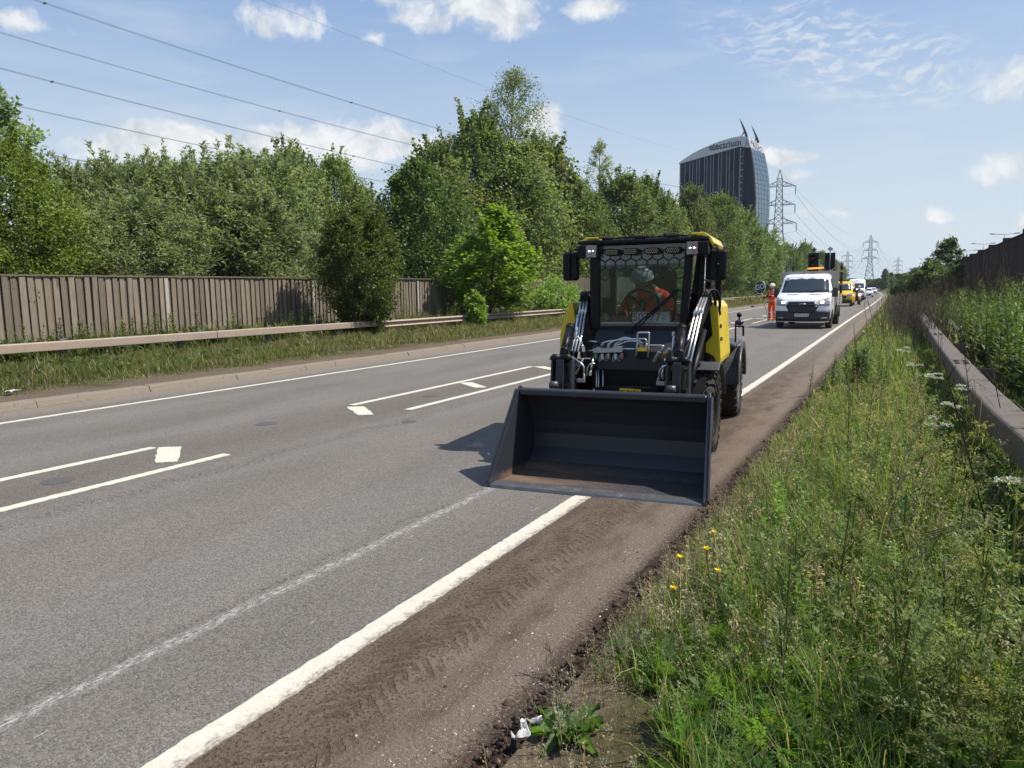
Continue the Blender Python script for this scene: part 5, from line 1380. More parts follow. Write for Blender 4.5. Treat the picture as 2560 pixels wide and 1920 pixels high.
for k, dx in enumerate((-.02, .012, .042)):
    pipe([(.535 + dx, 1.2, 1.0 - .02 * k), (.545 + dx, 1.5, 1.21 - .012 * k), (.555 + dx, 1.72, 1.375), (.585 + dx * .8, 1.93, 1.52)], .011)
    pipe([(-.50 - dx, 1.25, 1.03), (-.53 - dx, 1.5, 1.20), (-.57 - dx, 1.75, 1.385), (-.60 - dx, 1.9, 1.49)], .0105)
    fitting((.556 + dx, 1.73, 1.38), (.06, .6, .4), .05, .017); fitting((-.571 - dx, 1.76, 1.39), (-.06, .6, .4), .05, .017)
    # hoses loop from the pipe ends over to the rear frame
    b0 = Vector((.585 + dx * .8, 1.93, 1.52)); pipe([b0, b0 + Vector((.01, .09, .075)), b0 + Vector((.035 + .02 * k, .2, .07)), b0 + Vector((.06 + .02 * k, .28, -.06)), b0 + Vector((.06, .32, -.3))], .014, PLAS, 8, 'hose', .06)
    b0 = Vector((-.60 - dx, 1.9, 1.49)); pipe([b0, b0 + Vector((-.01, .06, .09)), b0 + Vector((-.005 - .01 * k, .16, .10)), b0 + Vector((.0, .26, -.02)), b0 + Vector((.02, .3, -.3))], .015, PLAS, 8, 'hose', .06)
pipe([(.63, 1.98, 1.60), (.645, 2.0, 1.67), (.60, 1.97, 1.69), (.585, 1.95, 1.69)], .008, PLAS, 8, 'hose')
pipe([(.36, 1.6, 1.06), (.45, 1.55, 1.10), (.55, 1.6, 1.2), (.60, 1.7, 1.30)], .012, PLAS, 8, 'hose', .05)
pipe([(-.48, 1.62, 1.16), (-.44, 1.6, 1.10), (-.36, 1.56, 1.075), (-.30, 1.55, 1.07)], .012, PLAS, 8, 'hose', .05)
for p, d in (((-.292, 1.45, 1.088), (-.4, 0, -.6)), ((-.225, 1.42, 1.075), (-.2, 0, -1)), ((-.162, 1.46, 1.085), (-.4, 0, -.5)), ((-.157, 1.44, 1.07), (-.4, 0, -.5)), ((.082, 1.45, 1.075), (0, 0, -1)), ((.14, 1.42, 1.075), (0, 0, -1)), ((-.39, 1.15, .80), (0, 0, -1)), ((.306, 1.15, .79), (0, 0, -1)), ((.341, 1.15, .84), (0, 0, -1)), ((-.384, 1.35, .81), (0, 0, -1)), ((.40, 1.35, 1.20), (0, 0, 1)), ((-.513, 1.33, 1.24), (0, .3, 1))):
    fitting(p, d)
for p, d, L, r in (((-.472, 1.39, 1.03), (.25, 0, -1), .07, .026), ((-.462, 1.39, .985), (.2, 0, -1), .06, .03), ((.235, 1.45, .985), (.6, 0, 1), .09, .020), ((.315, 1.5, 1.01), (.7, 0, 1), .10, .024)):
    fitting(p, d, L, r, STEEL if L > .065 else BLK, 'quick_coupler')
fitting((.29, 1.49, .985), (.7, 0, 1), .05, .027, worn('brass', (.42, .32, .15), .35, .8), 'quick_coupler')
mb = MB(); mb.box((-.237, 1.45, 1.03), (.295, .05, .045), (0, -.05, 0)); mb.box((-.14, 1.455, 1.058), (.10, .05, .03), (0, -.05, 0)); mb.box((-.33, 1.455, 1.05), (.05, .04, .02)); mb.build('coupler_block', STEEL, LD, .004)
for x, z, c in ((-.351, .965, (.03, .22, .08)), (-.287, .966, (.5, .5, .49)), (-.227, .972, (.34, .25, .14)), (-.156, .97, (.48, .48, .46)), (-.095, .978, (.35, .17, .11))):
    mb = MB(); mb.lathe([(-.03, 0), (-.03, .017), (-.012, .020), (.0, .016), (.03, .016), (.03, 0)], (x, 1.42, z), 'Z', 14); mb.build('coupler_cap', worn('cap_%d' % int(-x * 1000), c, .4, .35), LD)
    pipe([(x, 1.41, z - .028), (x - .025, 1.40, z - .05), (x - .03, 1.41, z - .01), (x - .01, 1.43, z + .03)], .0028, STEEL, 5, 'cap_tether', .02)
mb = MB(); mb.box((.10, 1.435, 1.005), (.098, .06, .10)); sb = mb.build('switch_box', BLK, LD, .004)
mb = MB(); mb.box((.10, 1.402, 1.048), (.092, .005, .034)); mb.build('yellow_label', YLAB, sb)
mb = MB(); mb.sphere((.176, 1.42, 1.036), .012); mb.build('red_knob', REDL, sb)
pipe([(.046, 1.40, .985), (.052, 1.40, 1.07), (.062, 1.40, 1.205), (.168, 1.40, 1.206), (.163, 1.40, 1.07), (.16, 1.40, .975)], .009, worn('bright_flat_bar', (.5, .5, .5), .4, .6), 6, 'guard_bracket', .012)
for x, z in ((-.42, .766), (.326, .766)):
    mb = MB(); mb.box((x, 1.15, z), (.075, .04, .035)); mb.tube([(x, 1.125, z), (x, 1.12, z)], .008, 8); mb.build('junction_block', STEEL, LD, .003)

# wheels
def tyre_mesh(Rt, W):
    mb_ = MB(); h = W / 2
    mb_.lathe([(-h * .55, Rt * .58), (-h * .92, Rt * .66), (-h, Rt * .80), (-h * .93, Rt * .93), (-h * .74, Rt * .965), (h * .74, Rt * .965), (h * .93, Rt * .93), (h, Rt * .80), (h * .92, Rt * .66), (h * .55, Rt * .58)], (0, 0, 0), 'X', 40)
    return mb_
def wheel(cx, cy, Rt, W, face):
    wh = empty('wheel', (cx, cy, Rt - .006)); wh.parent = LD
    tyre_mesh(Rt, W).build('tyre', RUBB, wh)
    mb_ = MB(); n = 24
    for i in range(n):
        for c in range(4):
            a = 2 * math.pi * (i + .5 * (c % 2)) / n; x = (-.375 + .25 * c) * W; r = Rt * .985
            ca, sa = math.cos(a), math.sin(a); w_ = W * (.20 if c in (1, 2) else .27)
            L_ = .055; tw = .35 if c < 2 else -.35; vs = []
            for rr, sc_ in ((r - .018, 1.), (r + .012, .82)):
                for px_, py_ in ((-1, -1), (1, -1), (1, 1), (-1, 1)):
                    lx = px_ * w_ / 2 * sc_; ly = py_ * L_ / 2 * sc_; X_ = x + lx * math.cos(tw) - ly * math.sin(tw); Y_ = lx * math.sin(tw) + ly * math.cos(tw)
                    if abs(X_) > W * .42: rr2 = rr - (abs(X_) - W * .42) * .5
                    else: rr2 = rr
                    aa = a + Y_ / r; vs.append((X_, rr2 * math.cos(aa), rr2 * math.sin(aa)))
            mb_.add(vs, [(4, 5, 6, 7), (0, 1, 5, 4), (1, 2, 6, 5), (2, 3, 7, 6), (3, 0, 4, 7)])
            if c in (0, 3):
                xs = -W / 2 if c == 0 else W / 2; e = -1 if c == 0 else 1; vs = []
                for dx in (-.012 * e, .006 * e):
                    for rr, aa in ((Rt * .80, a - .045), (Rt * .80, a + .045), (Rt * .965, a + .055), (Rt * .965, a - .055)):
                        vs.append((xs * (.97 if rr > Rt * .9 else 1.) + dx, rr * math.cos(aa), rr * math.sin(aa)))
                mb_.add(vs, [(4, 5, 6, 7), (0, 1, 5, 4), (1, 2, 6, 5), (2, 3, 7, 6), (3, 0, 4, 7)])
    o_ = mb_.build('tread', RUBB, wh); o_['kind'] = 'stuff'
    mb_ = MB(); f = face
    mb_.lathe([(f * W * .30, .0), (f * W * .30, .045), (f * W * .36, .05), (f * W * .36, .10), (f * W * .22, .12), (f * W * .22, Rt * .44), (f * W * .42, Rt * .50), (f * W * .44, Rt * .60), (f * W * .36, Rt * .60)], (0, 0, 0), 'X', 32)
    for k in range(8):
        a = k * math.pi / 4; mb_.lathe([(f * W * .22, 0), (f * W * .22, .011), (f * W * .27, .011), (f * W * .27, 0)], (0, .145 * math.cos(a), .145 * math.sin(a)), 'X', 6)
    mb_.build('rim', RIMM if cy > 3 else PLAS, wh)
    return wh
wheel(.60, 1.95, .405, .27, 1); wheel(-.76, 1.95, .405, .27, -1); wheel(.635, 4.15, .405, .28, 1); wheel(-.76, 4.15, .405, .28, -1)
def arcband(cy, cz, r, t, a0, a1, n=14):
    i_ = [(cy + r * math.sin(R_(a0 + (a1 - a0) * k / n)), cz + r * math.cos(R_(a0 + (a1 - a0) * k / n))) for k in range(n + 1)]
    o_ = [(cy + (r + t) * math.sin(R_(a0 + (a1 - a0) * k / n)), cz + (r + t) * math.cos(R_(a0 + (a1 - a0) * k / n))) for k in range(n + 1)]
    return i_ + o_[::-1]
FEN = worn('satin_black_mudguard', (.06, .062, .066), .36, 0, 5, (.14, .12, .10), .35)
for x0, x1 in ((.44, .765), (-.92, -.60)):
    mb = MB(); mb.prism(arcband(1.99, .385, .485, .018, -27, 75), x0, x1, 'X', smooth=False); mb.build('front_mudguard', FEN, LD, .008)
for x0, x1, xs in ((.50, .80, .80), (-.92, -.60, -.92)):
    mb = MB(); mb.prism(arcband(4.15, .39, .475, .022, -82, 80, 20), x0, x1, 'X')
    side = [(4.15 + .60 * math.sin(R_(a)), .39 + .56 * math.cos(R_(a))) for a in range(-80, 81, 10)] + [(4.15 + .475 * math.sin(R_(a)), .39 + .475 * math.cos(R_(a))) for a in range(80, -81, -10)]
    mb.prism(side, xs - .012, xs + .012, 'X'); mb.build('rear_mudguard', FEN, LD, .006)

# rear body and yellow side covers
mb = MB(); mb.box((-.06, 4.1, .98), (1.08, 1.7, .50)); mb.box((-.06, 4.85, .70), (1.1, .3, .5)); mb.box((.60, 4.0, .935), (.32, 1.0, .06)); mb.box((.55, 3.75, 1.03), (.14, .2, .10)); mb.build('rear_body', FEN, LD, .03)
yr = [(.60, 1.475), (.655, 1.475), (.70, 1.42), (.738, .90), (.728, .845), (.705, .825), (.664, .925), (.577, .965), (.576, 1.05), (.645, 1.14)]
yl = [(-.822, 1.485), (-.855, 1.482), (-.895, 1.41), (-.972, 1.13), (-.975, .935), (-.945, .895), (-.90, .90), (-.84, .98), (-.80, 1.10), (-.785, 1.25)]
for pl, xs in ((yr, .725), (yl, -.96)):
    mb = MB(); mb.prism(pl, 2.2, 3.15, 'Y'); c_ = mb.build('side_cover', YELP, LD, .012, seg=3)
    if xs > 0:
        for z in (1.36, 1.23, 1.10):
            mb = MB(); mb.lathe([(-.004, 0), (-.004, .02), (.012, .02), (.012, 0)], (.712 + (1.36 - z) * .07, 2.24, z), 'X', 12); mb.build('slot', hole_m, c_)
mb = MB(); mb.box((-.69, 2.5, 1.15), (.14, .5, .55)); mb.build('arm_tower', BLK, LD, .01)
mb = MB(); mb.box((.53, 2.5, 1.1), (.10, .5, .55)); mb.build('arm_tower', BLK, LD, .01)

# cab
mb = MB()
mb.bar((-.445, 1.745, 1.22), (-.435, 1.73, 2.07), .085, .09, up=(0, 1, 0)); mb.bar((.425, 1.745, 1.22), (.485, 1.73, 2.07), .075, .09, up=(0, 1, 0))
for x in (-.60, .60): mb.bar((x, 2.25, .75), (x, 2.22, 2.07), .06, .07, up=(0, 1, 0)); mb.bar((x, 3.1, 1.0), (x, 3.1, 2.07), .07, .08, up=(0, 1, 0)); mb.bar((x, 2.25, 2.04), (x, 3.1, 2.04), .05, .05)
mb.bar((-.44, 1.745, 1.225), (.42, 1.745, 1.225), .06, .05); mb.bar((-.44, 1.735, 2.06), (.49, 1.735, 2.06), .06, .05)
mb.bar((-.45, 1.74, 2.05), (-.60, 2.22, 2.05), .05, .05); mb.bar((.48, 1.74, 2.05), (.60, 2.22, 2.05), .05, .05)
mb.bar((-.60, 3.1, 1.3), (.60, 3.1, 1.3), .06, .06); mb.bar((-.6, 3.1, 2.05), (.6, 3.1, 2.05), .05, .05)
mb.bar((.41, 1.77, .9), (.41, 1.77, 1.24), .05, .06, up=(0, 1, 0))
mb.bar((.535, 2.0, 1.0), (.565, 2.0, 2.05), .055, .05, up=(0, 1, 0))
mb.build('cab_frame', BLK, LD, .01)
mb = MB()
for s_ in (-1, 1): mb.add([(s_ * .43, 1.77, .80), (s_ * .60, 2.24, .80), (s_ * .60, 2.24, 1.24), (s_ * .43, 1.77, 1.24)], [(0, 1, 2, 3)]); mb.box((s_ * .595, 2.68, 1.02), (.03, .82, .50))
mb.box((-.0, 2.45, .86), (1.16, 1.3, .05)); mb.box((0, 3.1, 1.05), (1.16, .04, .46)); mb.build('cab_wall', BLK, LD)
mb = MB(); mb.add([(-.405, 1.742, 1.245), (.39, 1.742, 1.245), (.445, 1.727, 2.04), (-.395, 1.727, 2.04)], [(0, 1, 2, 3)]); wsc = mb.build('windscreen', WGL, LD)
for nm, q in (('side_window', [(.45, 1.76, 1.26), (.595, 2.22, 1.26), (.598, 2.2, 2.03), (.505, 1.76, 2.03)]), ('side_window', [(-.475, 1.76, 1.26), (-.595, 2.22, 1.26), (-.598, 2.2, 2.03), (-.47, 1.76, 2.03)]), ('side_window', [(.6, 2.28, 1.27), (.6, 3.07, 1.27), (.6, 3.07, 2.02), (.6, 2.26, 2.02)]), ('side_window', [(-.6, 2.28, 1.27), (-.6, 3.07, 1.27), (-.6, 3.07, 2.02), (-.6, 2.26, 2.02)]), ('rear_window', [(-.57, 3.1, 1.33), (.57, 3.1, 1.33), (.57, 3.1, 2.03), (-.57, 3.1, 2.03)])):
    mb = MB(); mb.add(q, [(0, 1, 2, 3)]); mb.build(nm, VGL if nm == 'side_window' else WGL, LD)
# roof grille's reflection drawn as honeycomb lines across the top of the windscreen
mb = MB(); hr = .060
for r_ in range(8):
    for c_ in range(-6, 7):
        cx, cz = c_ * hr * math.sqrt(3) + (hr * math.sqrt(3) / 2 if r_ % 2 else 0) + .02, 2.03 - r_ * hr * 1.5
        if abs(cx - .02) > .395: continue
        if cz < 1.79 + .05 * math.cos(cx * 9): continue
        for k in range(6):
            a, b_ = R_(30 + 60 * k), R_(90 + 60 * k)
            p0 = (cx + hr * math.cos(a), cz + hr * math.sin(a)); p1 = (cx + hr * math.cos(b_), cz + hr * math.sin(b_))
            if max(p0[1], p1[1]) > 2.045: continue
            yy = lambda z: 1.7385 - (z - 1.245) / .795 * .015
            mb.bar((p0[0], yy(p0[1]), p0[1]), (p1[0], yy(p1[1]), p1[1]), .0135, .0015, up=(0, 1, 0))
o = mb.build('honeycomb_reflection', BLKT, wsc); o['kind'] = 'stuff'
# roof
mb = MB(); mb.prism([(1.63, 2.055), (1.64, 2.085), (1.72, 2.10), (1.76, 2.10), (1.76, 2.055)], -.60, .66, 'X'); mb.box((.03, 3.0, 2.075), (1.26, .4, .05))
for x in (-.53, .59): mb.box((x, 2.28, 2.078), (.14, 1.06, .05))
roof = mb.build('roof', BLK, LD, .008)
mb = MB(); mb.add([(-.46, 1.76, 2.07), (.52, 1.76, 2.07), (.52, 2.8, 2.07), (-.46, 2.8, 2.07)], [(0, 1, 2, 3)]); mb.build('roof_glass', WGL, roof)
def reflection_mat():  # sky reflection in the upper windscreen, painted as a translucent blue-grey sheet
    m = bpy.data.materials.new('blue_grey_painted_reflection'); m.use_nodes = True; g = NT(m.node_tree)
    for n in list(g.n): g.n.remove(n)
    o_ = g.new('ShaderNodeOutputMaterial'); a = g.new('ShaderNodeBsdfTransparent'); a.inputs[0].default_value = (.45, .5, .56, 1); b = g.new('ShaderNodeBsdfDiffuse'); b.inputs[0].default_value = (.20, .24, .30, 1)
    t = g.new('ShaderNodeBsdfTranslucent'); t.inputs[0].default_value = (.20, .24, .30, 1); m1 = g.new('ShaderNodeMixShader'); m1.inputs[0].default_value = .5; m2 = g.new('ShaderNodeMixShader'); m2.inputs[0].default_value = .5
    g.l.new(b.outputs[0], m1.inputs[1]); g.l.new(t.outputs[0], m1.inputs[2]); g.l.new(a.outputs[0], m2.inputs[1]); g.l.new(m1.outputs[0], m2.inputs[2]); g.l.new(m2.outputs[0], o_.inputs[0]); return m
mb = MB(); mb.add([(-.398, 1.738, 1.83), (.42, 1.738, 1.83), (.443, 1.733, 2.035), (-.393, 1.733, 2.035)], [(0, 1, 2, 3)]); mb.build('painted_sky_reflection', reflection_mat(), wsc)
mb = MB()
for c_ in range(-6, 7):
    for r_ in range(15):
        cx = c_ * .08 + (.04 if r_ % 2 else 0) + .03; cy = 1.665 + r_ * .07
        for k in range(6):
            a, b_ = R_(30 + 60 * k), R_(90 + 60 * k); zz = 2.102
            mb.bar((cx + .044 * math.cos(a), cy + .044 * math.sin(a), zz), (cx + .044 * math.cos(b_), cy + .044 * math.sin(b_), zz), .006, .008)
o = mb.build('roof_grille', PLAS, roof); o['kind'] = 'stuff'
for pl in ([(.455, 2.075), (.50, 2.125), (.615, 2.128), (.675, 2.085), (.705, 2.03), (.69, 2.0), (.66, 2.055), (.60, 2.095), (.51, 2.095)],
           [(-.35, 2.085), (-.40, 2.118), (-.52, 2.122), (-.575, 2.09), (-.61, 2.04), (-.60, 2.01), (-.56, 2.06), (-.51, 2.09), (-.41, 2.09)]):
    mb = MB(); mb.prism(pl, 1.66, 2.5, 'Y'); mb.build('roof_cap', YELP, roof, .006)
for x, e in ((-.49, -1), (.565, 1)):
    mb = MB(); mb.box((x, 1.665, 1.98), (.20, .14, .125)); hb = mb.build('lamp_housing', PLAS, LD, .012)
    xl = x - e * .045; mb = MB(); mb.box((xl, 1.592, 1.98), (.098, .012, .115)); mb.build('headlight', mat('chrome_reflector', (.22, .22, .23), .25, .7), hb, .004)
    mb = MB(); mb.box((xl, 1.578, 1.98), (.100, .006, .118)); mb.build('lens', CGL, hb)
    mb = MB()
    for q in (-.018, .018): mb.sphere((xl + q, 1.584, 1.982), (.010, .004, .006), 8, 6)
    mb.build('led', LEDW, hb)
    mb = MB(); mb.box((xl, 1.583, 1.98), (.098, .004, .010)); mb.box((xl, 1.583, 1.98), (.008, .004, .112)); mb.build('light_bar', SILV, hb)
    if e > 0:
        mb = MB(); mb.box((xl + .012, 1.584, 2.014), (.06, .004, .03)); mb.box((xl + .015, 1.584, 1.945), (.03, .004, .025)); mb.build('red_reflector', REDL, hb)
def work_light(x, y, z, w=.15, h=.066, tilt=0.):
    e = empty('work_light', (x, y, z)); e.parent = LD; e.rotation_euler = (tilt, 0, 0)
    mb_ = MB(); n = 20; pl = [(w / 2 * math.copysign(abs(math.cos(2 * math.pi * k / n)) ** .6, math.cos(2 * math.pi * k / n)), h / 2 * math.copysign(abs(math.sin(2 * math.pi * k / n)) ** .75, math.sin(2 * math.pi * k / n))) for k in range(n)]
    mb_.prism(pl, -.02, .03, 'Y'); mb_.build('lamp_body', PLAS, e, .004)
    mb_ = MB()
    for r_ in (-1, 0, 1):
        for c_ in range(6 if r_ else 7):
            xx = (c_ - (2.5 if r_ else 3)) * w * .125; mb_.sphere((xx, -.0215, r_ * h * .24), (w * .05, .006, h * .10), 6, 4)
    o_ = mb_.build('led_array', LEDA, e)
    o_['kind'] = 'stuff'
for x in (-.255, -.07, .135, .335): work_light(x, 1.645, 1.968)
for x, z in ((-.33, 2.112), (.02, 2.118), (.31, 2.122)): work_light(x, 1.70, z, .135, .04)
for x, z in ((-.71, 1.847), (.735, 1.825)):
    mb = MB(); mb.box((x, 1.78, z), (.165, .07, .285)); mr = mb.build('mirror', PLAS, LD, .03, seg=4)
    e = 1 if x > 0 else -1
    pipe([(e * .55, 1.80, 2.0), (e * .62, 1.74, 2.015), (x - e * .01, 1.735, 2.01), (x + e * .0, 1.735, 1.96), (x, 1.735, 1.72)], .008, PLAS, 8, 'mirror_arm', .03)
    mb = MB(); mb.sphere((x, 1.735, z), .018); mb.build('mirror_joint', PLAS, LD)
# wipers
mb = MB(); mb.bar((-.095, 1.70, 1.20), (.375, 1.712, 1.605), .016, .012, up=(0, 1, 0)); mb.bar((-.06, 1.70, 1.185), (.36, 1.712, 1.575), .010, .010, up=(0, 1, 0)); mb.bar((.30, 1.71, 1.60), (.40, 1.71, 1.59), .02, .012); mb.box((-.09, 1.69, 1.19), (.08, .04, .05)); mb.build('wiper', PLAS, LD)
mb = MB(); mb.bar((.325, 1.712, 1.30), (.375, 1.712, 1.60), .010, .010, up=(0, 1, 0)); mb.bar((.0, 1.712, 1.24), (.16, 1.712, 1.40), .012, .01, up=(0, 1, 0)); mb.build('wiper_blade', PLAS, LD)
# inside the cab
mb = MB(); mb.box((-.02, 1.86, 1.262), (.78, .22, .035)); mb.build('dashboard', mat('grey_dash', (.20, .21, .21), .6), LD, .008)
mb = MB(); mb.box((-.37, 1.97, 1.45), (.13, .03, .16)); mb.tube([(-.37, 1.98, 1.26), (-.37, 1.98, 1.40)], .012); mb.build('monitor', PLAS, LD, .01)
st_e = empty('steering_wheel', (-.065, 2.20, 1.475)); st_e.parent = LD; st_e.rotation_euler = (R_(-55), 0, 0)
mb = MB(); n = 28
mb.tube([(.165 * math.cos(2 * math.pi * k / n), .165 * math.sin(2 * math.pi * k / n), 0) for k in range(n + 1)], .015, 8, caps=False); mb.build('wheel_rim', PLAS, st_e)
mb = MB(); mb.sphere((0, 0, -.01), (.05, .05, .025))
for a in (90, 210, 330): mb.bar((0, 0, -.01), (.16 * math.cos(R_(a)), .16 * math.sin(R_(a)), 0), .03, .012)
mb.tube([(0, 0, -.02), (0, -.05, -.42)], .025); mb.build('spoke', PLAS, st_e)
mb = MB(); mb.box((-.06, 2.88, 1.42), (.46, .12, .78), (-.12, 0, 0)); mb.box((-.06, 2.62, 1.05), (.48, .5, .12)); mb.box((-.06, 2.90, 1.86), (.26, .09, .16)); mb.build('seat', mat('dark_seat_fabric', (.03, .03, .033), .9), LD, .04)
for x, y in ((-.29, 2.28), (.19, 2.32)):
    mb = MB(); mb.tube([(x, y, 1.2), (x, y - .01, 1.36)], .014); mb.sphere((x, y - .012, 1.375), (.02, .02, .028)); mb.box((x, y + .15, 1.2), (.10, .4, .07)); mb.build('joystick', PLAS, LD)
mb = MB(); mb.box((.10, 1.80, 1.333), (.37, .008, .115)); tp = mb.build('trade_plate', WHP, LD)
mb = MB()
for c_, d_ in (((.10, 1.795, 1.388), (.37, .002, .006)), ((.10, 1.795, 1.278), (.37, .002, .006)), ((-.082, 1.795, 1.333), (.006, .002, .115)), ((.282, 1.795, 1.333), (.006, .002, .115))): mb.box(c_, d_)
mb.build('border', REDT, tp)
text('number', '50777', .115, (.06, 1.794, 1.333), (R_(90), 0, 0), REDT, tp, .0012, sx=.98, bold=.001)
mb = MB()
for i in range(4): mb.box((.235, 1.795, 1.352 - .014 * i), (.05 - .008 * (i % 2), .001, .004))
mb.build('small_print', BLKT, tp)
# round lamp and bracket on a post at the rear corner
mb = MB(); mb.bar((.74, 3.8, .96), (.735, 3.8, 1.21), .018, .018); mb.box((.78, 3.8, 1.150), (.10, .02, .02)); mb.bar((.825, 3.8, 1.155), (.828, 3.8, 1.035), .022, .018); mb.build('lamp_post', PLAS, LD)
mb = MB(); mb.sphere((.78, 3.8, 1.198), (.052, .04, .036), 14, 10); mb.build('marker_lamp', MIR, LD)
mb = MB(); mb.sphere((.775, 3.8, 1.288), .030, 14, 10); mb.tube([(.777, 3.8, 1.22), (.776, 3.8, 1.27)], .010); mb.build('beacon', PLAS, LD)

# driver
def lw(p): return tuple(LD.matrix_basis @ Vector(p))
drv = thing('person', 'loader driver in orange hi-vis coat and pale helmet looking down over the steering wheel', 'person', lw((-.09, 2.68, 1.12)), R_(6.6))
J = [(0, 0, 0), (0, -.03, .17), (0, -.07, .34), (0, -.10, .44), (0, -.13, .53), (0, -.19, .62), (0, -.21, .70),
     (-.19, -.07, .40), (-.27, -.15, .22), (-.20, -.37, .22), (.19, -.07, .40), (.29, -.15, .22), (.26, -.34, .24),
     (-.11, -.02, -.02), (-.13, -.40, .02), (-.13, -.45, -.2), (.11, -.02, -.02), (.13, -.40, .02), (.13, -.45, -.2)]
E_ = [(0, 1), (1, 2), (2, 3), (3, 4), (4, 5), (5, 6), (3, 7), (7, 8), (8, 9), (3, 10), (10, 11), (11, 12), (0, 13), (13, 14), (14, 15), (0, 16), (16, 17), (17, 18)]
Rr = [(.17, .13), (.18, .13), (.19, .13), (.12, .10), (.06, .06), (.085, .095), (.07, .085), (.085, .08), (.065, .065), (.05, .05), (.085, .08), (.065, .065), (.05, .05), (.10, .10), (.085, .085), (.07, .07), (.10, .10), (.085, .085), (.07, .07)]
hand_chain(J, E_, Rr, 9, (.1, -1, .1), (1, 0, 0)); hand_chain(J, E_, Rr, 12, (-.3, -1, .1), (-1, 0, 0))
def dpaint(c):
    if c.z > .49 and abs(c.x) < .13: return 1
    if c.y < -.39 and c.z > .1: return 2
    if abs(abs(c.x) - .13) < .032 and .1 < c.z < .45 and c.y < -.05: return 3
    return 0
skin_person('body', J, E_, Rr, dpaint, [REDVIS, SKINM, GLOVE, SILV], drv)
mb = MB(); mb.sphere((0, -.20, .685), (.112, .135, .105), 18, 12); mb.lathe([(0, .112), (.0, .128), (.010, .126), (.010, .105)], (0, -.215, .665), 'Z', 20); hm = mb.build('helmet', HATG, drv); hm.rotation_euler = (R_(24), 0, 0); hm.location = (0, .06, .085)
for x in (-.105, .105):
    mb = MB(); mb.sphere((x, -.17, .60), (.035, .05, .06), 12, 8); mb.build('ear_defender', PLAS, drv)
# ------------------------------------------------------------------ road vehicles
WPAINT = worn('white_van_paint', (.78, .79, .79), .25, 0, 3, (.35, .32, .28), .12, .5, 0, .03, .5)
YVAN = worn('yellow_van_paint', (.74, .46, .02), .3, 0, 3, (.4, .28, .08), .1, .5, 0, .04, .4)
SILVP = worn('silver_car_paint', (.55, .56, .57), .28, .4, 3, (.3, .28, .25), .1, .5, 0, .04, .4)
DKP = worn('unpainted_bumper', (.028, .029, .031), .55, 0, 6, (.12, .10, .09), .25)
GRIL = mat('grille_black', (.012, .012, .013), .35)
DGL = mat('dark_cab_glass', (.030, .044, .052), .05, 0, .8)
LAMPG = mat('headlamp_glass', (.32, .32, .33), .12, .4)
WARM = emit('lit_headlamp', (1., .86, .58), 2.2)
ALU = worn('dropside_aluminium', (.42, .40, .37), .5, .3, 5, (.2, .17, .13), .5)
GREYB = worn('grey_board', (.36, .345, .31), .7, 0, 3, (.2, .18, .15), .4)
AMB = emit('amber_lightbar', (1., .42, .10), .5)
class Body:
    """vehicle shell made of horizontal slices: (z, y front, y back, half width); nose rounded in plan"""
    def __init__(s, lev, bulge=.22, rb=.10): s.l = lev; s.bulge = bulge; s.rb = rb
    def at(s, z):
        zs = [l[0] for l in s.l]; return [float(np.interp(z, zs, [l[i] for l in s.l])) for i in (1, 2, 3)]
    def front(s, x, z, off=0.):
        yf, yb, hw = s.at(z); t = min(1., abs(x) / hw); return (x, yf + s.bulge * t ** 3.2 - off, z)
    def back(s, x, z, off=0.):
        yf, yb, hw = s.at(z); t = min(1., abs(x) / hw); return (x, yb - s.rb * t ** 4 + off, z)
    def side(s, sg, y, z, off=0.):
        return (sg * (s.at(z)[2] + off), y, z)
    def ring(s, z):
        yf, yb, hw = s.at(z); xs = [-1, -.96, -.86, -.7, -.45, 0, .45, .7, .86, .96, 1]
        return [s.front(x * hw, z) for x in xs] + [(hw, yf + (yb - yf) * .5 + .1, z)] + [s.back(x * hw, z) for x in xs[::-1]] + [(-hw, yf + (yb - yf) * .5 + .1, z)]
    def build(s, name, m, par):
        mb = MB(); zs = [l[0] for l in s.l]; zz = []
        for a, b_ in zip(zs[:-1], zs[1:]): zz += [a + (b_ - a) * k / 3 for k in range(3)]
        rings = [s.ring(z) for z in zz + [zs[-1]]]; n = len(rings[0])
        vs = [p for r in rings for p in r]
        fs = [(i * n + k, i * n + (k + 1) % n, (i + 1) * n + (k + 1) % n, (i + 1) * n + k) for i in range(len(rings) - 1) for k in range(n)]
        mb.add(vs, fs, 0, True); mb.add(rings[0], [tuple(range(n))[::-1]]); mb.add(rings[-1], [tuple(range(n))])
        o = mb.build(name, m, par)
        try: o.data.set_sharp_from_angle(angle=R_(40))
        except Exception: pass
        return o
    def patch(s, name, poly, m, par, off=.008, fn='front', nx=8, nz=5, thick=.01):
        """four-sided patch [(x,z) bl, br, tr, tl] laid on the nose or tail"""
        f = s.front if fn == 'front' else s.back; rows = []; mb = MB()
        for j in range(nz + 1):
            v = j / nz; row = []
            for i in range(nx + 1):
                u_ = i / nx; a = [poly[0][q] * (1 - u_) + poly[1][q] * u_ for q in (0, 1)]; b_ = [poly[3][q] * (1 - u_) + poly[2][q] * u_ for q in (0, 1)]
                row.append(f(a[0] * (1 - v) + b_[0] * v, a[1] * (1 - v) + b_[1] * v, off))
            rows.append(row)
        mb.sheet(rows, smooth=True); o = mb.build(name, m, par); sd = o.modifiers.new('s', 'SOLIDIFY'); sd.thickness = thick; sd.offset = -1
        return o
    def spatch(s, name, sg, poly, m, par, off=.008):
        mb = MB(); mb.add([s.side(sg, y, z, off) for y, z in poly], [tuple(range(len(poly)))]); o = mb.build(name, m, par); sd = o.modifiers.new('s', 'SOLIDIFY'); sd.thickness = .012; sd.offset = 0
        return o
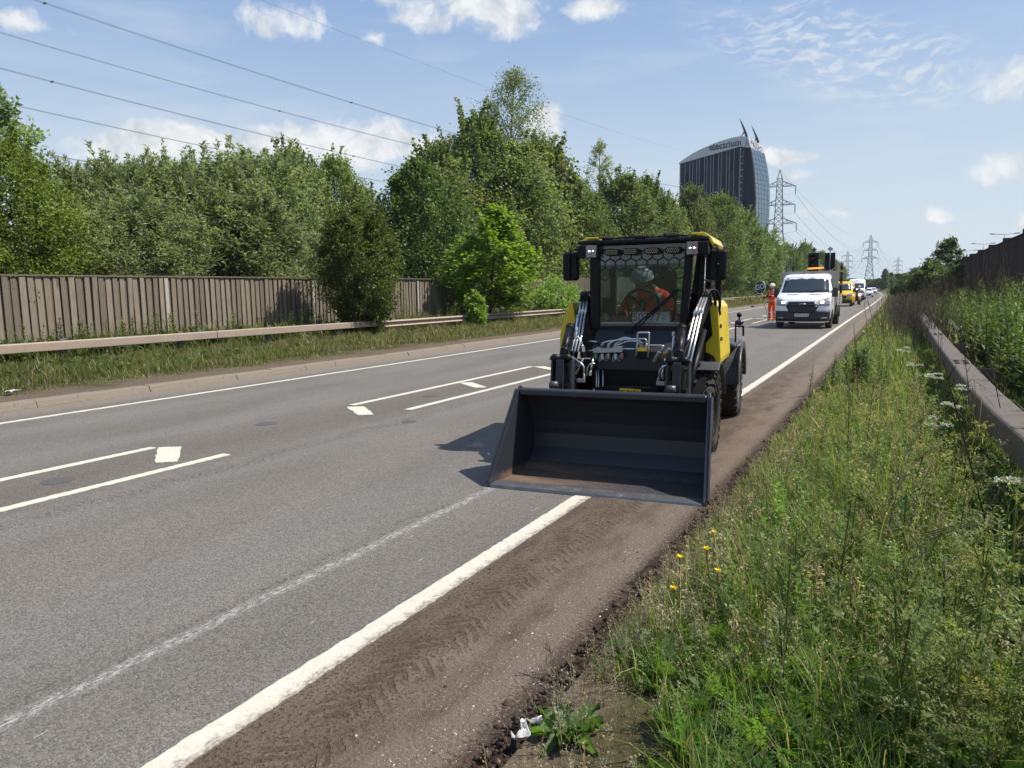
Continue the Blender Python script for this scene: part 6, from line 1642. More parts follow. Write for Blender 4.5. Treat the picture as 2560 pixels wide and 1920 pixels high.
def road_wheel(par, x, y, R, W, hub=RIMM):
    e = empty('wheel', (x, y, R)); e.parent = par; h = W / 2
    MB().lathe([(-h * .6, R * .6), (-h, R * .72), (-h, R * .92), (-h * .75, R), (h * .75, R), (h, R * .92), (h, R * .72), (h * .6, R * .6)], (0, 0, 0), 'X', 24).build('tyre', RUBB, e)
    sg = 1 if x > 0 else -1
    MB().lathe([(sg * h * .5, 0), (sg * h * .55, R * .2), (sg * h * .3, R * .3), (sg * h * .8, R * .62)], (0, 0, 0), 'X', 16).build('rim', hub, e)
def mirrors(par, x, y, z, w=.2, h=.34, m=None):
    for sg in (-1, 1):
        mb = MB(); mb.box((sg * (x + w / 2), y, z), (w, .14, h)); mb.bar((sg * (x - .12), y + .1, z - h * .4), (sg * (x + w * .3), y + .03, z - h * .3), .06, .05); mb.build('mirror', m or DKP, par, .03)
def platebox(par, y, z, body, w=.52, h=.112, x=0.):
    mb = MB(); mb.box((x, y, z), (w, .012, h)); p = mb.build('number_plate', WHP, par)
    if body: text('lettering', body, h * .98, (x, y - .0075, z), (R_(90), 0, 0), BLKT, p, .001, sx=.86, bold=.0015)
def lattice_van(name, label, cat, u, Y, lev, paint, kind, group=None):
    x, y, _ = P(u, Y); return thing(name, label, cat, (x, y, 0), head(Y), group)

# white dropside truck
x, y, _ = P(-3.40, 30.35)
T = thing('pickup_truck', 'white dropside truck stopped in the lane, with two traffic signals standing on its bed', 'truck', (x, y, 0), head(31))
TB = Body([(.26, .12, 2.1, .96), (.40, .02, 2.1, 1.0), (.72, .0, 2.1, 1.03), (.95, .03, 2.1, 1.02), (1.12, .12, 2.1, 1.01), (1.28, .36, 2.1, 1.0), (1.40, .78, 2.1, .99), (1.7, 1.06, 2.1, .955), (2.02, 1.33, 2.1, .89), (2.12, 1.5, 2.1, .84), (2.17, 1.75, 2.05, .72)])
tb = TB.build('cab', WPAINT, T)
TB.patch('windscreen', [(-.90, 1.415), (.90, 1.415), (.80, 2.045), (-.80, 2.045)], DGL, T, .006)
TB.patch('bumper', [(-1.0, .30), (1.0, .30), (1.0, .70), (-1.0, .70)], DKP, T, .02, nx=16, thick=.03)
TB.patch('grille', [(-.46, .63), (.46, .63), (.60, .90), (-.60, .90)], GRIL, T, .035); gr_ = TB.patch('grille', [(-.60, .90), (.60, .90), (.50, 1.07), (-.50, 1.07)], GRIL, T, .035)
for z in (.76, .84, .95): TB.patch('grille_bar', [(-.52, z), (.52, z), (.52, z + .02), (-.52, z + .02)], DKP, T, .05)
TB.patch('badge', [(-.11, .945), (.11, .945), (.11, 1.0), (-.11, 1.0)], mat('badge_chrome', (.5, .5, .52), .25, .8), T, .052, nx=6, nz=3)
TB.patch('badge_field', [(-.085, .957), (.085, .957), (.085, .988), (-.085, .988)], mat('badge_navy', (.02, .03, .09), .3), T, .066, nx=4, nz=2)
for sg in (-1, 1):
    q = [(sg * .62, .90), (sg * .98, .92), (sg * .985, 1.24), (sg * .60, 1.10)]; q = q if sg > 0 else [q[1], q[0], q[3], q[2]]
    TB.patch('headlight', q, LAMPG, T, .012)
    q = [(sg * .64, 1.0), (sg * .78, 1.0), (sg * .78, 1.09), (sg * .64, 1.08)]; q = q if sg > 0 else [q[1], q[0], q[3], q[2]]
    TB.patch('headlight_bulb', q, WARM, T, .026, nx=4, nz=2)
    q = [(sg * .20, 1.325), (sg * .64, 1.325), (sg * .62, 1.345), (sg * .22, 1.345)]; q = q if sg > 0 else [q[1], q[0], q[3], q[2]]
    TB.patch('bonnet_vent', q, GRIL, T, .01, nz=2)
    TB.patch('fog_recess', [(sg * .80 - .13, .40), (sg * .80 + .13, .40), (sg * .80 + .1, .46), (sg * .80 - .1, .46)], LAMPG, T, .04, nx=4, nz=2)
    TB.spatch('door_glass', sg, [(1.05, 1.42), (1.95, 1.42), (1.95, 1.98), (1.45, 1.98)], DGL, T)
    TB.spatch('side_stripe', sg, [(.5, 1.05), (1.0, 1.06), (1.0, 1.09), (.5, 1.08)], YVAN, T)
    TB.spatch('door_seam', sg, [(1.02, .5), (1.035, .5), (1.035, 1.4), (1.02, 1.4)], GRIL, T, .004)
    for yy in (.92, 4.5):
        a = arcband(yy, .34, .36, .07, -92, 92, 14); xs = (.85, 1.045) if yy < 2 else (.78, 1.06)
        mb = MB(); mb.prism(a, sg * xs[0], sg * xs[1], 'X'); mb.build('wheel_arch', DKP, T)
    road_wheel(T, sg * .92, .92, .345, .225); road_wheel(T, sg * .90, 4.5, .345, .26)
    mb = MB(); mb.box((sg * .18, 1.85, 2.19), (.08, .12, .03)); mb.build('roof_marker', DKP, T)
mb = MB(); mb.bar((.2, .74, 1.45), (.62, .93, 1.56), .02, .02); mb.build('wiper', DKP, T)
mb = MB(); mb.box((-.70, 1.32, 1.96), (.12, .01, .10)); mb.build('windscreen_sticker', WHP, T)
mirrors(T, 1.0, 1.05, 1.42, .20, .38)
platebox(T, -.035, .545, 'DN72 WXA')
mb = MB(); mb.box((.03, 2.22, 1.62), (2.16, .05, 1.32)); mb.box((1.09, 2.22, 1.8), (.06, .07, 1.55)); mb.box((-1.05, 2.22, 1.65), (.05, .06, 1.3)); mb.build('headboard', GREYB, T, .006)
mb = MB(); mb.box((0, 3.95, .92), (2.14, 3.4, .06)); mb.box((0, 3.7, .66), (.9, 3.8, .2)); mb.box((0, 5.66, .62), (1.9, .08, .16)); mb.build('bed_floor', GREYB, T)
for sg in (-1, 1):
    for k in range(3):
        mb = MB(); mb.box((sg * 1.07, 3.95, 1.02 + .125 * k), (.03, 3.36, .115)); mb.build('side_board', ALU, T, .004)
    for yy in (2.3, 3.95, 5.6):
        mb = MB(); mb.box((sg * 1.075, yy, 1.1), (.05, .06, .46)); mb.build('stanchion', DKP, T)
    mb = MB(); mb.bar((sg * 1.0, 2.4, .80), (sg * 1.0, 4.0, .80), .03, .05); mb.bar((sg * 1.0, 2.4, .55), (sg * 1.0, 4.0, .55), .03, .05); mb.box((sg * .95, 3.0, .62), (.2, .5, .3)); mb.build('side_guard', DKP, T)
for k in range(3):
    mb = MB(); mb.box((0, 5.63, 1.02 + .125 * k), (2.1, .03, .115)); mb.build('tail_board', ALU, T)
mb = MB(); mb.box((1.02, 5.5, 1.75), (.10, .10, 1.7)); mb.box((-1.02, 5.5, 1.75), (.10, .10, 1.7)); mb.build('rear_frame', DKP, T)
for z in (2.3, 1.72):
    mb = MB(); mb.box((.0, 5.45, z), (2.2, .06, .09), (0, -.03, 0)); mb.build('yellow_rail', worn('dull_yellow', (.62, .48, .10), .5), T)
mb = MB(); mb.box((.55, 5.3, 1.55), (.7, .5, .5)); mb.build('orange_crate', worn('rust_orange_box', (.45, .13, .03), .6), T, .02)
mb = MB(); mb.box((.25, 2.10, 2.40), (.62, .12, .07), (0, -.04, 0)); mb.build('lightbar', AMB, T, .02)
mb = MB(); mb.tube([(.55, 2.15, 2.36), (.7, 2.2, 2.27), (.85, 2.3, 2.30), (.95, 2.5, 2.4)], .02, 6); mb.build('cable', DKP, T)
def signal(lx, ly, label, back):
    p = T.matrix_basis @ Vector((lx, ly, .955)); e = thing('traffic_signal', label, 'traffic signal', p, head(31) + (math.pi if back else 0), 'portable traffic signals on the truck bed')
    mb = MB(); mb.box((0, 0, .08), (.5, .5, .10)); mb.tube([(0, .06, .1), (0, .06, 1.3)], .03, 8); mb.build('stand', DKP, e)
    mb = MB(); mb.box((0, 0, 1.64), (.36, .16, .86)); mb.box((0, .0, 1.64), (.40, .03, .90)); hs_ = mb.build('housing', PLAS, e, .01)
    for z, c in ((1.90, (.05, .007, .006)), (1.64, (.045, .024, .005)), (1.38, (.008, .08, .05))):
        mb = MB(); mb.lathe([(0, .095), (-.03, .08), (-.045, 0)], (0, -.08, z), 'Y', 18); mb.build('lens', mat('signal_lens_%d' % int(z * 100), c, .2), hs_)
        mb = MB(); pl = arcband(0, 0, .10, .012, -110, 110, 14); mb.prism([(a, z + b_) for a, b_ in pl], -.24, -.08, 'Y'); mb.build('visor', PLAS, hs_)
    mb = MB(); mb.tube([(0, .10, 1.0), (0, .10, 2.30)], .022, 8); mb.build('mast', mat('galvanised_mast', (.22, .22, .22), .6, .3) if back else DKP, e)
    mb = MB(); c_ = mat('sensor_green', (.03, .09, .06), .5) if not back else mat('sensor_grey', (.08, .085, .085), .8)
    for q in ((0, 0), (.06, 0), (-.06, 0), (0, .06), (0, -.06)): mb.sphere((q[0], .08, 2.24 + q[1]), .042, 10, 6)
    mb.build('sensor', c_, e)
    if back: mb = MB(); mb.box((-.07, .095, 1.32), (.11, .012, .13)); mb.build('grey_label', WHP, e)
signal(.10, 2.62, 'black traffic signal facing the camera behind the amber lightbar', False)
signal(.72, 2.9, 'black traffic signal seen from behind, nearer the verge', True)

# yellow van
x, y, _ = P(-4.45, 66.6)
V = thing('van', 'yellow van queuing directly behind the white dropside truck', 'van', (x, y, 0), head(67))
VB = Body([(.26, .10, 5.0, .92), (.42, .0, 5.0, .97), (.75, .0, 5.0, .99), (1.0, .06, 5.0, .985), (1.2, .40, 5.0, .97), (1.32, .80, 5.0, .96), (1.9, 1.35, 5.0, .86), (2.05, 1.6, 4.95, .80), (2.1, 1.9, 4.8, .68)])
VB.build('body', YVAN, V); VB.patch('windscreen', [(-.86, 1.34), (.86, 1.34), (.76, 1.90), (-.76, 1.90)], DGL, V)
VB.patch('bumper', [(-.96, .28), (.96, .28), (.96, .62), (-.96, .62)], DKP, V, .02, nx=14, thick=.03); VB.patch('grille', [(-.5, .68), (.5, .68), (.55, .92), (-.55, .92)], GRIL, V, .02)
for sg in (-1, 1):
    q = [(sg * .58, .86), (sg * .95, .90), (sg * .96, 1.14), (sg * .6, 1.04)]; q = q if sg > 0 else [q[1], q[0], q[3], q[2]]; VB.patch('headlight', q, LAMPG, V, .012)
    VB.spatch('door_glass', sg, [(1.1, 1.36), (1.95, 1.36), (1.95, 1.86), (1.45, 1.86)], DGL, V)
    road_wheel(V, sg * .86, .95, .34, .22); road_wheel(V, sg * .86, 4.2, .34, .22)
mirrors(V, .98, 1.1, 1.36, .2, .32); platebox(V, -.03, .5, None)
# white van
x, y, _ = P(-4.7, 99.5)
V = thing('van', 'tall white panel van in the queue behind the yellow van', 'van', (x, y, 0), head(100))
VB = Body([(.28, .10, 5.9, .94), (.45, .0, 5.9, 1.0), (.8, .0, 5.9, 1.01), (1.1, .08, 5.9, 1.0), (1.32, .42, 5.9, .99), (1.45, .82, 5.9, .98), (2.05, 1.30, 5.9, .93), (2.45, 1.62, 5.85, .86), (2.6, 1.9, 5.8, .76), (2.65, 2.3, 5.6, .6)])
VB.build('body', WPAINT, V); VB.patch('windscreen', [(-.9, 1.47), (.9, 1.47), (.84, 2.08), (-.84, 2.08)], DGL, V)
VB.patch('bumper', [(-.98, .30), (.98, .30), (.98, .62), (-.98, .62)], DKP, V, .02, nx=14, thick=.03); VB.patch('grille', [(-.6, .66), (.6, .66), (.66, .98), (-.66, .98)], GRIL, V, .02)
for sg in (-1, 1):
    q = [(sg * .66, .98), (sg * .97, 1.0), (sg * .98, 1.26), (sg * .68, 1.14)]; q = q if sg > 0 else [q[1], q[0], q[3], q[2]]; VB.patch('headlight', q, LAMPG, V, .012)
    VB.spatch('door_glass', sg, [(1.15, 1.5), (2.0, 1.5), (2.0, 2.02), (1.45, 2.02)], DGL, V)
    road_wheel(V, sg * .9, 1.0, .35, .22); road_wheel(V, sg * .9, 4.7, .35, .22)
mirrors(V, 1.0, 1.15, 1.5, .2, .36); platebox(V, -.03, .52, None)
mb = MB(); mb.box((0, 1.62, 2.47), (.08, .05, .08)); mb.build('roof_marker', DKP, V)
# two white cars
def car(u, Y, label, paint):
    x, y, _ = P(u, Y); c = thing('car', label, 'car', (x, y, 0), head(Y), 'pale cars at the end of the queue')
    B = Body([(.22, .12, 4.2, .80), (.36, .0, 4.25, .88), (.62, .0, 4.25, .90), (.80, .10, 4.22, .89), (.92, .55, 4.2, .87), (1.0, 1.05, 4.15, .85), (1.36, 1.78, 3.75, .68), (1.45, 2.1, 3.5, .62), (1.49, 2.4, 3.2, .5)], .26)
    B.build('body', paint, c); B.patch('windscreen', [(-.76, 1.02), (.76, 1.02), (.60, 1.40), (-.60, 1.40)], DGL, c)
    B.patch('grille', [(-.62, .28), (.62, .28), (.56, .52), (-.56, .52)], GRIL, c, .02)
    for sg in (-1, 1):
        q = [(sg * .48, .60), (sg * .84, .62), (sg * .85, .76), (sg * .5, .70)]; q = q if sg > 0 else [q[1], q[0], q[3], q[2]]; B.patch('headlight', q, LAMPG, c, .015)
        B.spatch('door_glass', sg, [(1.3, 1.0), (3.3, 1.0), (3.1, 1.34), (1.9, 1.34)], DGL, c); road_wheel(c, sg * .79, .85, .32, .2); road_wheel(c, sg * .79, 3.4, .32, .2)
    mirrors(c, .88, 1.35, 1.0, .16, .14, paint); platebox(c, -.03, .42, None)
car(-4.2, 125.5, 'white car behind the tall white van, nearer of the two', WPAINT)
car(-4.0, 177., 'white car last in the queue where the road bends', WPAINT)

# motorcycle and rider
x, y, _ = P(-3.15, 72.5)
M = thing('motorcycle', 'dark motorcycle beside the yellow van', 'motorcycle', (x, y, 0), head(73) + .12)
for nm, yy in (('wheel', 0.), ('wheel', 1.42)):
    e = empty('wheel', (0, yy, .31)); e.parent = M; MB().lathe([(-.06, .22), (-.065, .27), (0, .31), (.065, .27), (.06, .22)], (0, 0, 0), 'X', 22).build('tyre', RUBB, e); MB().lathe([(-.03, 0), (-.03, .22), (.03, .22), (.03, 0)], (0, 0, 0), 'X', 16).build('rim', RIMM, e)
mb = MB(); mb.tube([(-.08, 0, .31), (-.09, .3, .95)], .025); mb.tube([(.08, 0, .31), (.09, .3, .95)], .025); mb.tube([(-.36, .42, 1.02), (-.2, .33, 1.0), (.2, .33, 1.0), (.36, .42, 1.02)], .016); mb.build('fork', STEEL, M)
mb = MB(); mb.prism([(.30, .55), (.25, .9), (.45, 1.02), (.8, .98), (.95, .80), (1.5, .85), (1.75, .9), (1.7, .75), (1.2, .6), (1.1, .35), (.6, .32)], -.15, .15, 'X'); mb.build('frame', PLAS, M, .04)
mb = MB(); mb.sphere((0, .16, .92), (.11, .08, .12)); mb.build('headlight', WARM, M)
mb = MB(); mb.prism([(-.14, .62), (.14, .62), (.2, 1.25), (.0, 1.36), (-.2, 1.25)], .20, .26, 'Y'); mb.build('fairing', worn('grey_fairing', (.30, .32, .34), .35), M, .02)
mb = MB(); mb.prism(arcband(0, .31, .33, .02, -60, 60, 10), -.07, .07, 'X'); mb.build('front_mudguard', worn('red_mudguard', (.42, .04, .03), .4), M)
JK = worn('dark_riding_jacket', (.03, .033, .04), .8)
r_ = thing('person', 'rider in dark clothes and white helmet on the motorcycle', 'person', tuple(M.matrix_basis @ Vector((0, 1.0, .86))), head(73) + .12)
J = [(0, 0, 0), (0, -.05, .2), (0, -.10, .42), (0, -.12, .52), (0, -.15, .6), (0, -.18, .72), (-.2, -.1, .42), (-.32, -.3, .3), (-.33, -.56, .2), (.2, -.1, .42), (.32, -.3, .3), (.33, -.56, .2), (-.12, -.05, -.02), (-.24, -.35, -.1), (-.24, -.15, -.52), (-.24, -.3, -.58), (.12, -.05, -.02), (.24, -.35, -.1), (.24, -.15, -.52), (.24, -.3, -.58)]
skin_person('body', J, [(0, 1), (1, 2), (2, 3), (3, 4), (4, 5), (2, 6), (6, 7), (7, 8), (2, 9), (9, 10), (10, 11), (0, 12), (12, 13), (13, 14), (14, 15), (0, 16), (16, 17), (17, 18), (18, 19)],
            [.17, .18, .19, .10, .06, .09, .08, .065, .05, .08, .065, .05, .10, .085, .06, .05, .10, .085, .06, .05], lambda c: 1 if c.z > .52 and abs(c.x) < .13 else 0, [JK, SKINM], r_)
mb = MB(); mb.sphere((0, -.18, .74), (.13, .15, .14), 16, 12); mb.build('helmet', HAT, r_); mb = MB(); mb.prism([(-.09, .70), (.09, .70), (.10, .78), (-.10, .78)], -.345, -.30, 'Y'); mb.build('visor', GRIL, r_, .02)

# ------------------------------------------------------------------ the man with the GO board
x, y = -5.88, 37.7
W = thing('person', 'traffic marshal in orange hi-vis suit and white helmet standing beside the truck', 'person', (x, y, 0), R_(-28))
J = [(0, 0, .98), (0, .0, 1.16), (0, .0, 1.34), (0, .0, 1.46), (0, -.01, 1.54), (0, -.03, 1.63), (0, -.035, 1.72),
     (-.19, .0, 1.42), (-.27, -.04, 1.18), (-.22, -.30, 1.14), (.19, 0, 1.42), (.26, -.08, 1.18), (.02, -.32, 1.22),
     (-.11, 0, .92), (-.13, -.02, .5), (-.13, .02, .10), (-.14, -.13, .045), (.11, 0, .92), (.13, -.02, .5), (.13, .02, .10), (.14, -.13, .045)]
E_ = [(0, 1), (1, 2), (2, 3), (3, 4), (4, 5), (5, 6), (2, 7), (7, 8), (8, 9), (2, 10), (10, 11), (11, 12), (0, 13), (13, 14), (14, 15), (15, 16), (0, 17), (17, 18), (18, 19), (19, 20)]
Rr = [(.165, .125), (.165, .125), (.18, .125), (.10, .09), (.058, .058), (.08, .092), (.075, .088), (.085, .085), (.068, .068), (.050, .050), (.085, .085), (.068, .068), (.050, .050), (.10, .105), (.088, .088), (.078, .078), (.045, .042), (.10, .105), (.088, .088), (.078, .078), (.045, .042)]
hand_chain(J, E_, Rr, 9, (.2, -1, 0), (0, .1, 1), .9); hand_chain(J, E_, Rr, 12, (-.8, -.6, 0), (0, .1, 1), .9)
def wpaint(c):
    if c.z > 1.48 and abs(c.x) < .12: return 1
    if c.z < .09: return 4
    if c.y < -.27 and 1. < c.z < 1.35: return 2
    if .98 < c.z < 1.03 and c.y > -.2 or 1.2 < c.z < 1.25 and abs(c.x) < .24 and c.y > -.2: return 3
    if (.22 < c.z < .27 or .40 < c.z < .45) : return 3
    if 1.25 < c.z < 1.46 and .06 < abs(c.x) < .11: return 3
    return 0
skin_person('body', J, E_, Rr, wpaint, [HIVIS, SKINM, GLOVE, SILV, BOOT], W)
mb = MB(); mb.sphere((0, -.03, 1.735), (.125, .145, .115), 18, 12); mb.lathe([(0, .13), (.0, .165), (.012, .163), (.012, .12)], (0, -.045, 1.725), 'Z', 22); mb.build('helmet', HAT, W)
mb = MB(); mb.sphere((0, -.128, 1.63), (.014, .022, .02), 8, 6); mb.build('nose', SKINM, W)
mb = MB()
for sx in (-.034, .034): mb.sphere((sx, -.118, 1.655), (.013, .008, .008), 8, 6)
o_ = mb.build('eye', BLKT, W); o_['kind'] = 'stuff'
gp = W.matrix_basis @ Vector((-.17, -.41, 1.13))
SG = thing('go_sign', 'round dark green GO board on a tilted pole held by the marshal', 'sign', (gp.x - .0, gp.y, 0), R_(-28))
foot = Vector((.26, .06, .02)); top = Vector((-.20, -.02, 1.55)); ctr = Vector((-.235, -.03, 1.66))
mb = MB(); mb.tube([foot, top + (top - foot) * .04], .016, 10); mb.build('pole', worn('sign_pole', (.45, .44, .42), .45, .4), SG)
tl = math.atan2(-(top - foot).x, (top - foot).z)
be = empty('board', ctr); be.parent = SG; be.rotation_euler = (0, -tl * .55, R_(-2))
mb = MB(); mb.lathe([(-.008, 0), (-.008, .315), (.008, .315), (.008, 0)], (0, 0, 0), 'Y', 44, smooth=False); mb.build('disc', mat('backlit_go_green', (.008, .050, .036), .45), be)  # backlit shade put into the colour, darker than the board's own green
mb = MB(); mb.lathe([(-.012, .298), (-.012, .318), (.012, .318), (.012, .298)], (0, 0, 0), 'Y', 44, close=True); mb.build('rim', mat('sign_white', (.62, .63, .62), .5), be)
text('lettering', 'GO', .36, (0, -.011, .01), (R_(90), 0, 0), mat('sign_white'), be, .0015, sx=1.0, bold=.006)
mb = MB(); mb.bar((.05, -.012, -.10), (.105, -.012, -.30), .022, .004, up=(0, 1, 0)); mb.build('pole_clamp', MATS['sign_pole'], be)
# ------------------------------------------------------------------ tower block
TD = Vector((-.476 + .878 * .313, .870 + .479 * .313, 0)).normalized()         # towards the tower
Tx = Vector((TD.y, -TD.x, 0))
org = TD * 209.6
TW = thing('office_tower', 'dark glass office tower with curved pale roof band and two horn-shaped fins above the trees', 'building', (org.x, org.y, 0), math.atan2(Tx.y, Tx.x))
LETM = mat('dark_lettering', (.03, .035, .05), .5); WLET = mat('pale_lettering', (.62, .63, .63), .4)
GLB = mat('dark_blue_curtain_glass', (.005, .011, .027), .15, 0, .10); GLB2 = mat('blue_curtain_glass', (.008, .022, .048), .15, 0, .14)
SAILG = mat('silvery_curtain_glass', (.20, .265, .31), .22, .8); PALE = worn('pale_aluminium_cladding', (.52, .54, .55), .45, .3, .3, (.3, .3, .3), .15)
MULL = mat('pale_mullion', (.42, .45, .48), .4, .5); DARKF = mat('dark_steel_fin', (.03, .035, .045), .4, .3)
X0 = -1.0            # right-hand end of the main face in local metres
zx = lambda zx_: (zx_ - 805) * .0268 + X0
zz_ = lambda zy: 1.6 + (1833 - zy) * .0268
def topz(x): return np.interp(x, [zx(205), zx(805)], [zz_(548), zz_(415)])
cols_ = [216, 227, 268, 315, 345, 385, 412, 462, 488, 522, 550, 600, 628, 678, 706, 750, 805]
mb = MB(); mb.prism([(zx(214), 0), (zx(860), 0), (zx(860), zz_(425)), (zx(805), zz_(416)), (zx(214), zz_(549))], .25, 14., 'Y'); mb.build('core', GLB, TW)
fl = 3.35
def pane(poly, y, m, name='pane', par=None):
    mb = MB(); mb.add([(p[0], y, p[1]) for p in poly] + [(p[0], y + .08, p[1]) for p in poly], [(0, 1, 2, 3), (7, 6, 5, 4), (0, 4, 5, 1), (1, 5, 6, 2), (2, 6, 7, 3), (3, 7, 4, 0)]); return mb.build(name, m, par or TW, fix=False)
rs = random.Random(4)
for a, b_ in zip(cols_[:-1], cols_[1:]):
    xa, xb = zx(a) + .04, zx(b_) - .04; z = 0.
    while z < min(topz(xa), topz(xb)) - .3:
        za, zb_ = min(z + fl - .06, topz(xa) - .05), min(z + fl - .06, topz(xb) - .05)
        pane([(xa, z), (xb, z), (xb, zb_), (xa, za)], .1 + rs.uniform(0, .02), GLB2 if rs.random() < .25 else GLB); z += fl
for c_ in cols_:
    x_ = zx(c_); mb = MB(); mb.box((x_, .06, topz(x_) / 2), (.075, .16, topz(x_) - .02)); mb.build('mullion', MULL, TW)
# ladder strip and dark recess beside the corner
mb = MB(); mb.box((zx(835), .30, zz_(425) / 2), (.08, .1, zz_(425))); mb.box((zx(812), .2, zz_(425) / 2), (.08, .1, zz_(425)))
for z in np.arange(8, 38, 1.7): mb.box((zx(823), .28, z), (zx(835) - zx(812), .08, .14))
mb.build('ladder_strip', MULL, TW)
SY = [(1310, 968, 1090), (1150, 970, 1097), (930, 966, 1099), (800, 957, 1093), (700, 948, 1083), (600, 936, 1068), (520, 922, 1051), (440, 906, 1030)]
def edge(z, k):
    ys = [zz_(s_[0]) for s_ in SY]; return float(np.interp(z, [-5] + ys, [zx(SY[0][k])] + [zx(s_[k]) for s_ in SY]))
sy = lambda t: .2 + 8.5 * t
def sp(t, z): return (edge(z, 1) + (edge(z, 2) * 1.0 + .35 - edge(z, 1)) * t, sy(t), z)
mb = MB(); ztop = zz_(430)
rows = [[sp(t, z) for t in (0, .5, 1)] for z in np.linspace(0, ztop, 24)]; mb.sheet(rows)
rows = [[sp(1, z), (zx(855), 14., z)] for z in np.linspace(0, ztop, 24)]; mb.sheet(rows); mb.build('sail_core', worn('sail_backing', (.20, .23, .25), .5, .2), TW)
nr = 30; dz = (ztop - .4) / nr
for r_ in range(nr):
    for c_ in range(5):
        z0_, z1_ = r_ * dz + .05, (r_ + 1) * dz - .05; t0, t1 = c_ / 5 + .012, (c_ + 1) / 5 - .012
        if r_ * dz < 10 and r_ % 2 == 0: z1_ = (r_ + 2) * dz - .05
        elif r_ * dz < 11: continue
        zt0 = z1_ if r_ < nr - 1 else z1_
        v = [sp(t0, z0_), sp(t1, z0_), sp(t1, zt0), sp(t0, zt0)]; o_ = .06
        v2 = [(p[0] + .10, p[1] - .08, p[2]) for p in v]
        mb = MB(); mb.add(v2 + v, [(0, 1, 2, 3), (0, 4, 5, 1), (1, 5, 6, 2), (2, 6, 7, 3), (3, 7, 4, 0)]); mb.build('pane', SAILG, TW, fix=False)
mb = MB()
zs_ = np.linspace(0, ztop, 30)
for a, b_ in zip(zs_[:-1], zs_[1:]): p, q = sp(0, a), sp(0, b_); mb.bar((p[0] - .05, p[1] - .12, a), (q[0] - .05, q[1] - .12, b_), .22, .22)
mb.build('edge_trim', worn('rusty_trim', (.22, .12, .10), .6), TW)
mb = MB(); mb.sheet([[(zx(855), .6, z), sp(0, z)] for z in np.linspace(0, ztop, 24)]); mb.build('recess_glazing', GLB, TW)
# pale roof band, rising in a curve to the corner
tp_ = [(205, 540), (250, 508), (300, 477), (350, 450), (400, 426), (460, 402), (520, 381), (590, 358), (650, 342), (730, 326), (815, 315)]
pl = [(zx(a), zz_(b_)) for a, b_ in tp_] + [(zx(808), zz_(416)), (zx(214), zz_(549))]
mb = MB(); mb.prism(pl, -.25, 13., 'Y'); band_o = mb.build('roof_band', PALE, TW)
mb = MB(); mb.prism([(zx(816), zz_(317)), (zx(862), zz_(329)), (zx(852), zz_(426)), (zx(809), zz_(416))], -.2, 12., 'Y'); mb.build('roof_band_return', PALE, TW)
mb = MB(); A = [sp(0, zz_(430)), sp(1, zz_(472))]; y1_ = sy(1)
q = [(zx(905) - .1, .0, zz_(430)), (zx(1035) + .45, y1_, zz_(455)), (zx(1022) + .45, y1_, zz_(395)), (zx(880), .0, zz_(330))]
mb.add(q + [(p[0] - 1.2, p[1] + 1.2, p[2]) for p in q], [(0, 1, 2, 3), (7, 6, 5, 4), (0, 4, 5, 1), (1, 5, 6, 2), (2, 6, 7, 3), (3, 7, 4, 0)]); sb_ = mb.build('sail_band', PALE, TW)
mb = MB(); mb.add([(zx(852), .4, zz_(428)), (zx(905), .1, zz_(430)), (zx(880), .1, zz_(330)), (zx(862), .4, zz_(329))], [(0, 1, 2, 3)]); mb.build('roof_band_return', PALE, TW)
t_ = text('lettering', 'electrium', 2.15, (zx(660), -.30, zz_(392)), (R_(90), R_(-6.0), 0), LETM, TW, .05, sx=1.02, bold=.035)
mb = MB(); mb.bar((zx(527), -.30, zz_(436)), (zx(795), -.30, zz_(402)), .08, .16, up=(0, 0, 1)); mb.build('underline', LETM, TW)
dq = Vector((q[1][0] - q[0][0], q[1][1] - q[0][1], 0)); ang = math.atan2(dq.y, dq.x)
for tx_, zo in (('LAKESIDE', .70), ('PLAZA', .34)):
    cpt = [q[0][i] * .5 * (1 - zo) + q[1][i] * .5 * (1 - zo) + q[2][i] * .5 * zo + q[3][i] * .5 * zo for i in range(3)]
    n_ = Vector((math.sin(ang), -math.cos(ang), 0)) * .12
    text('lettering', tx_, 1.5, (cpt[0] + n_.x, cpt[1] + n_.y, cpt[2]), (R_(90), R_(12), ang), WLET, TW, .10, sx=1.15)
for pts, br in (([(865, 325), (858, 298), (845, 262), (825, 212), (808, 172), (790, 138)], [(815, 310), (830, 292), (842, 262)]), ([(980, 368), (972, 345), (960, 312), (944, 272), (926, 232), (908, 195)], [(940, 352), (952, 335), (958, 310)])):
    mb = MB(); n = len(pts); yo = .6 if pts[0][0] < 900 else 3.5
    mb.tube([(zx(a), yo, zz_(b_)) for a, b_ in pts], [.30, .32, .30, .22, .15, .04], 8); mb.tube([(zx(a), yo, zz_(b_)) for a, b_ in br], [.12, .15, .15], 8); mb.build('roof_fin', DARKF, TW)

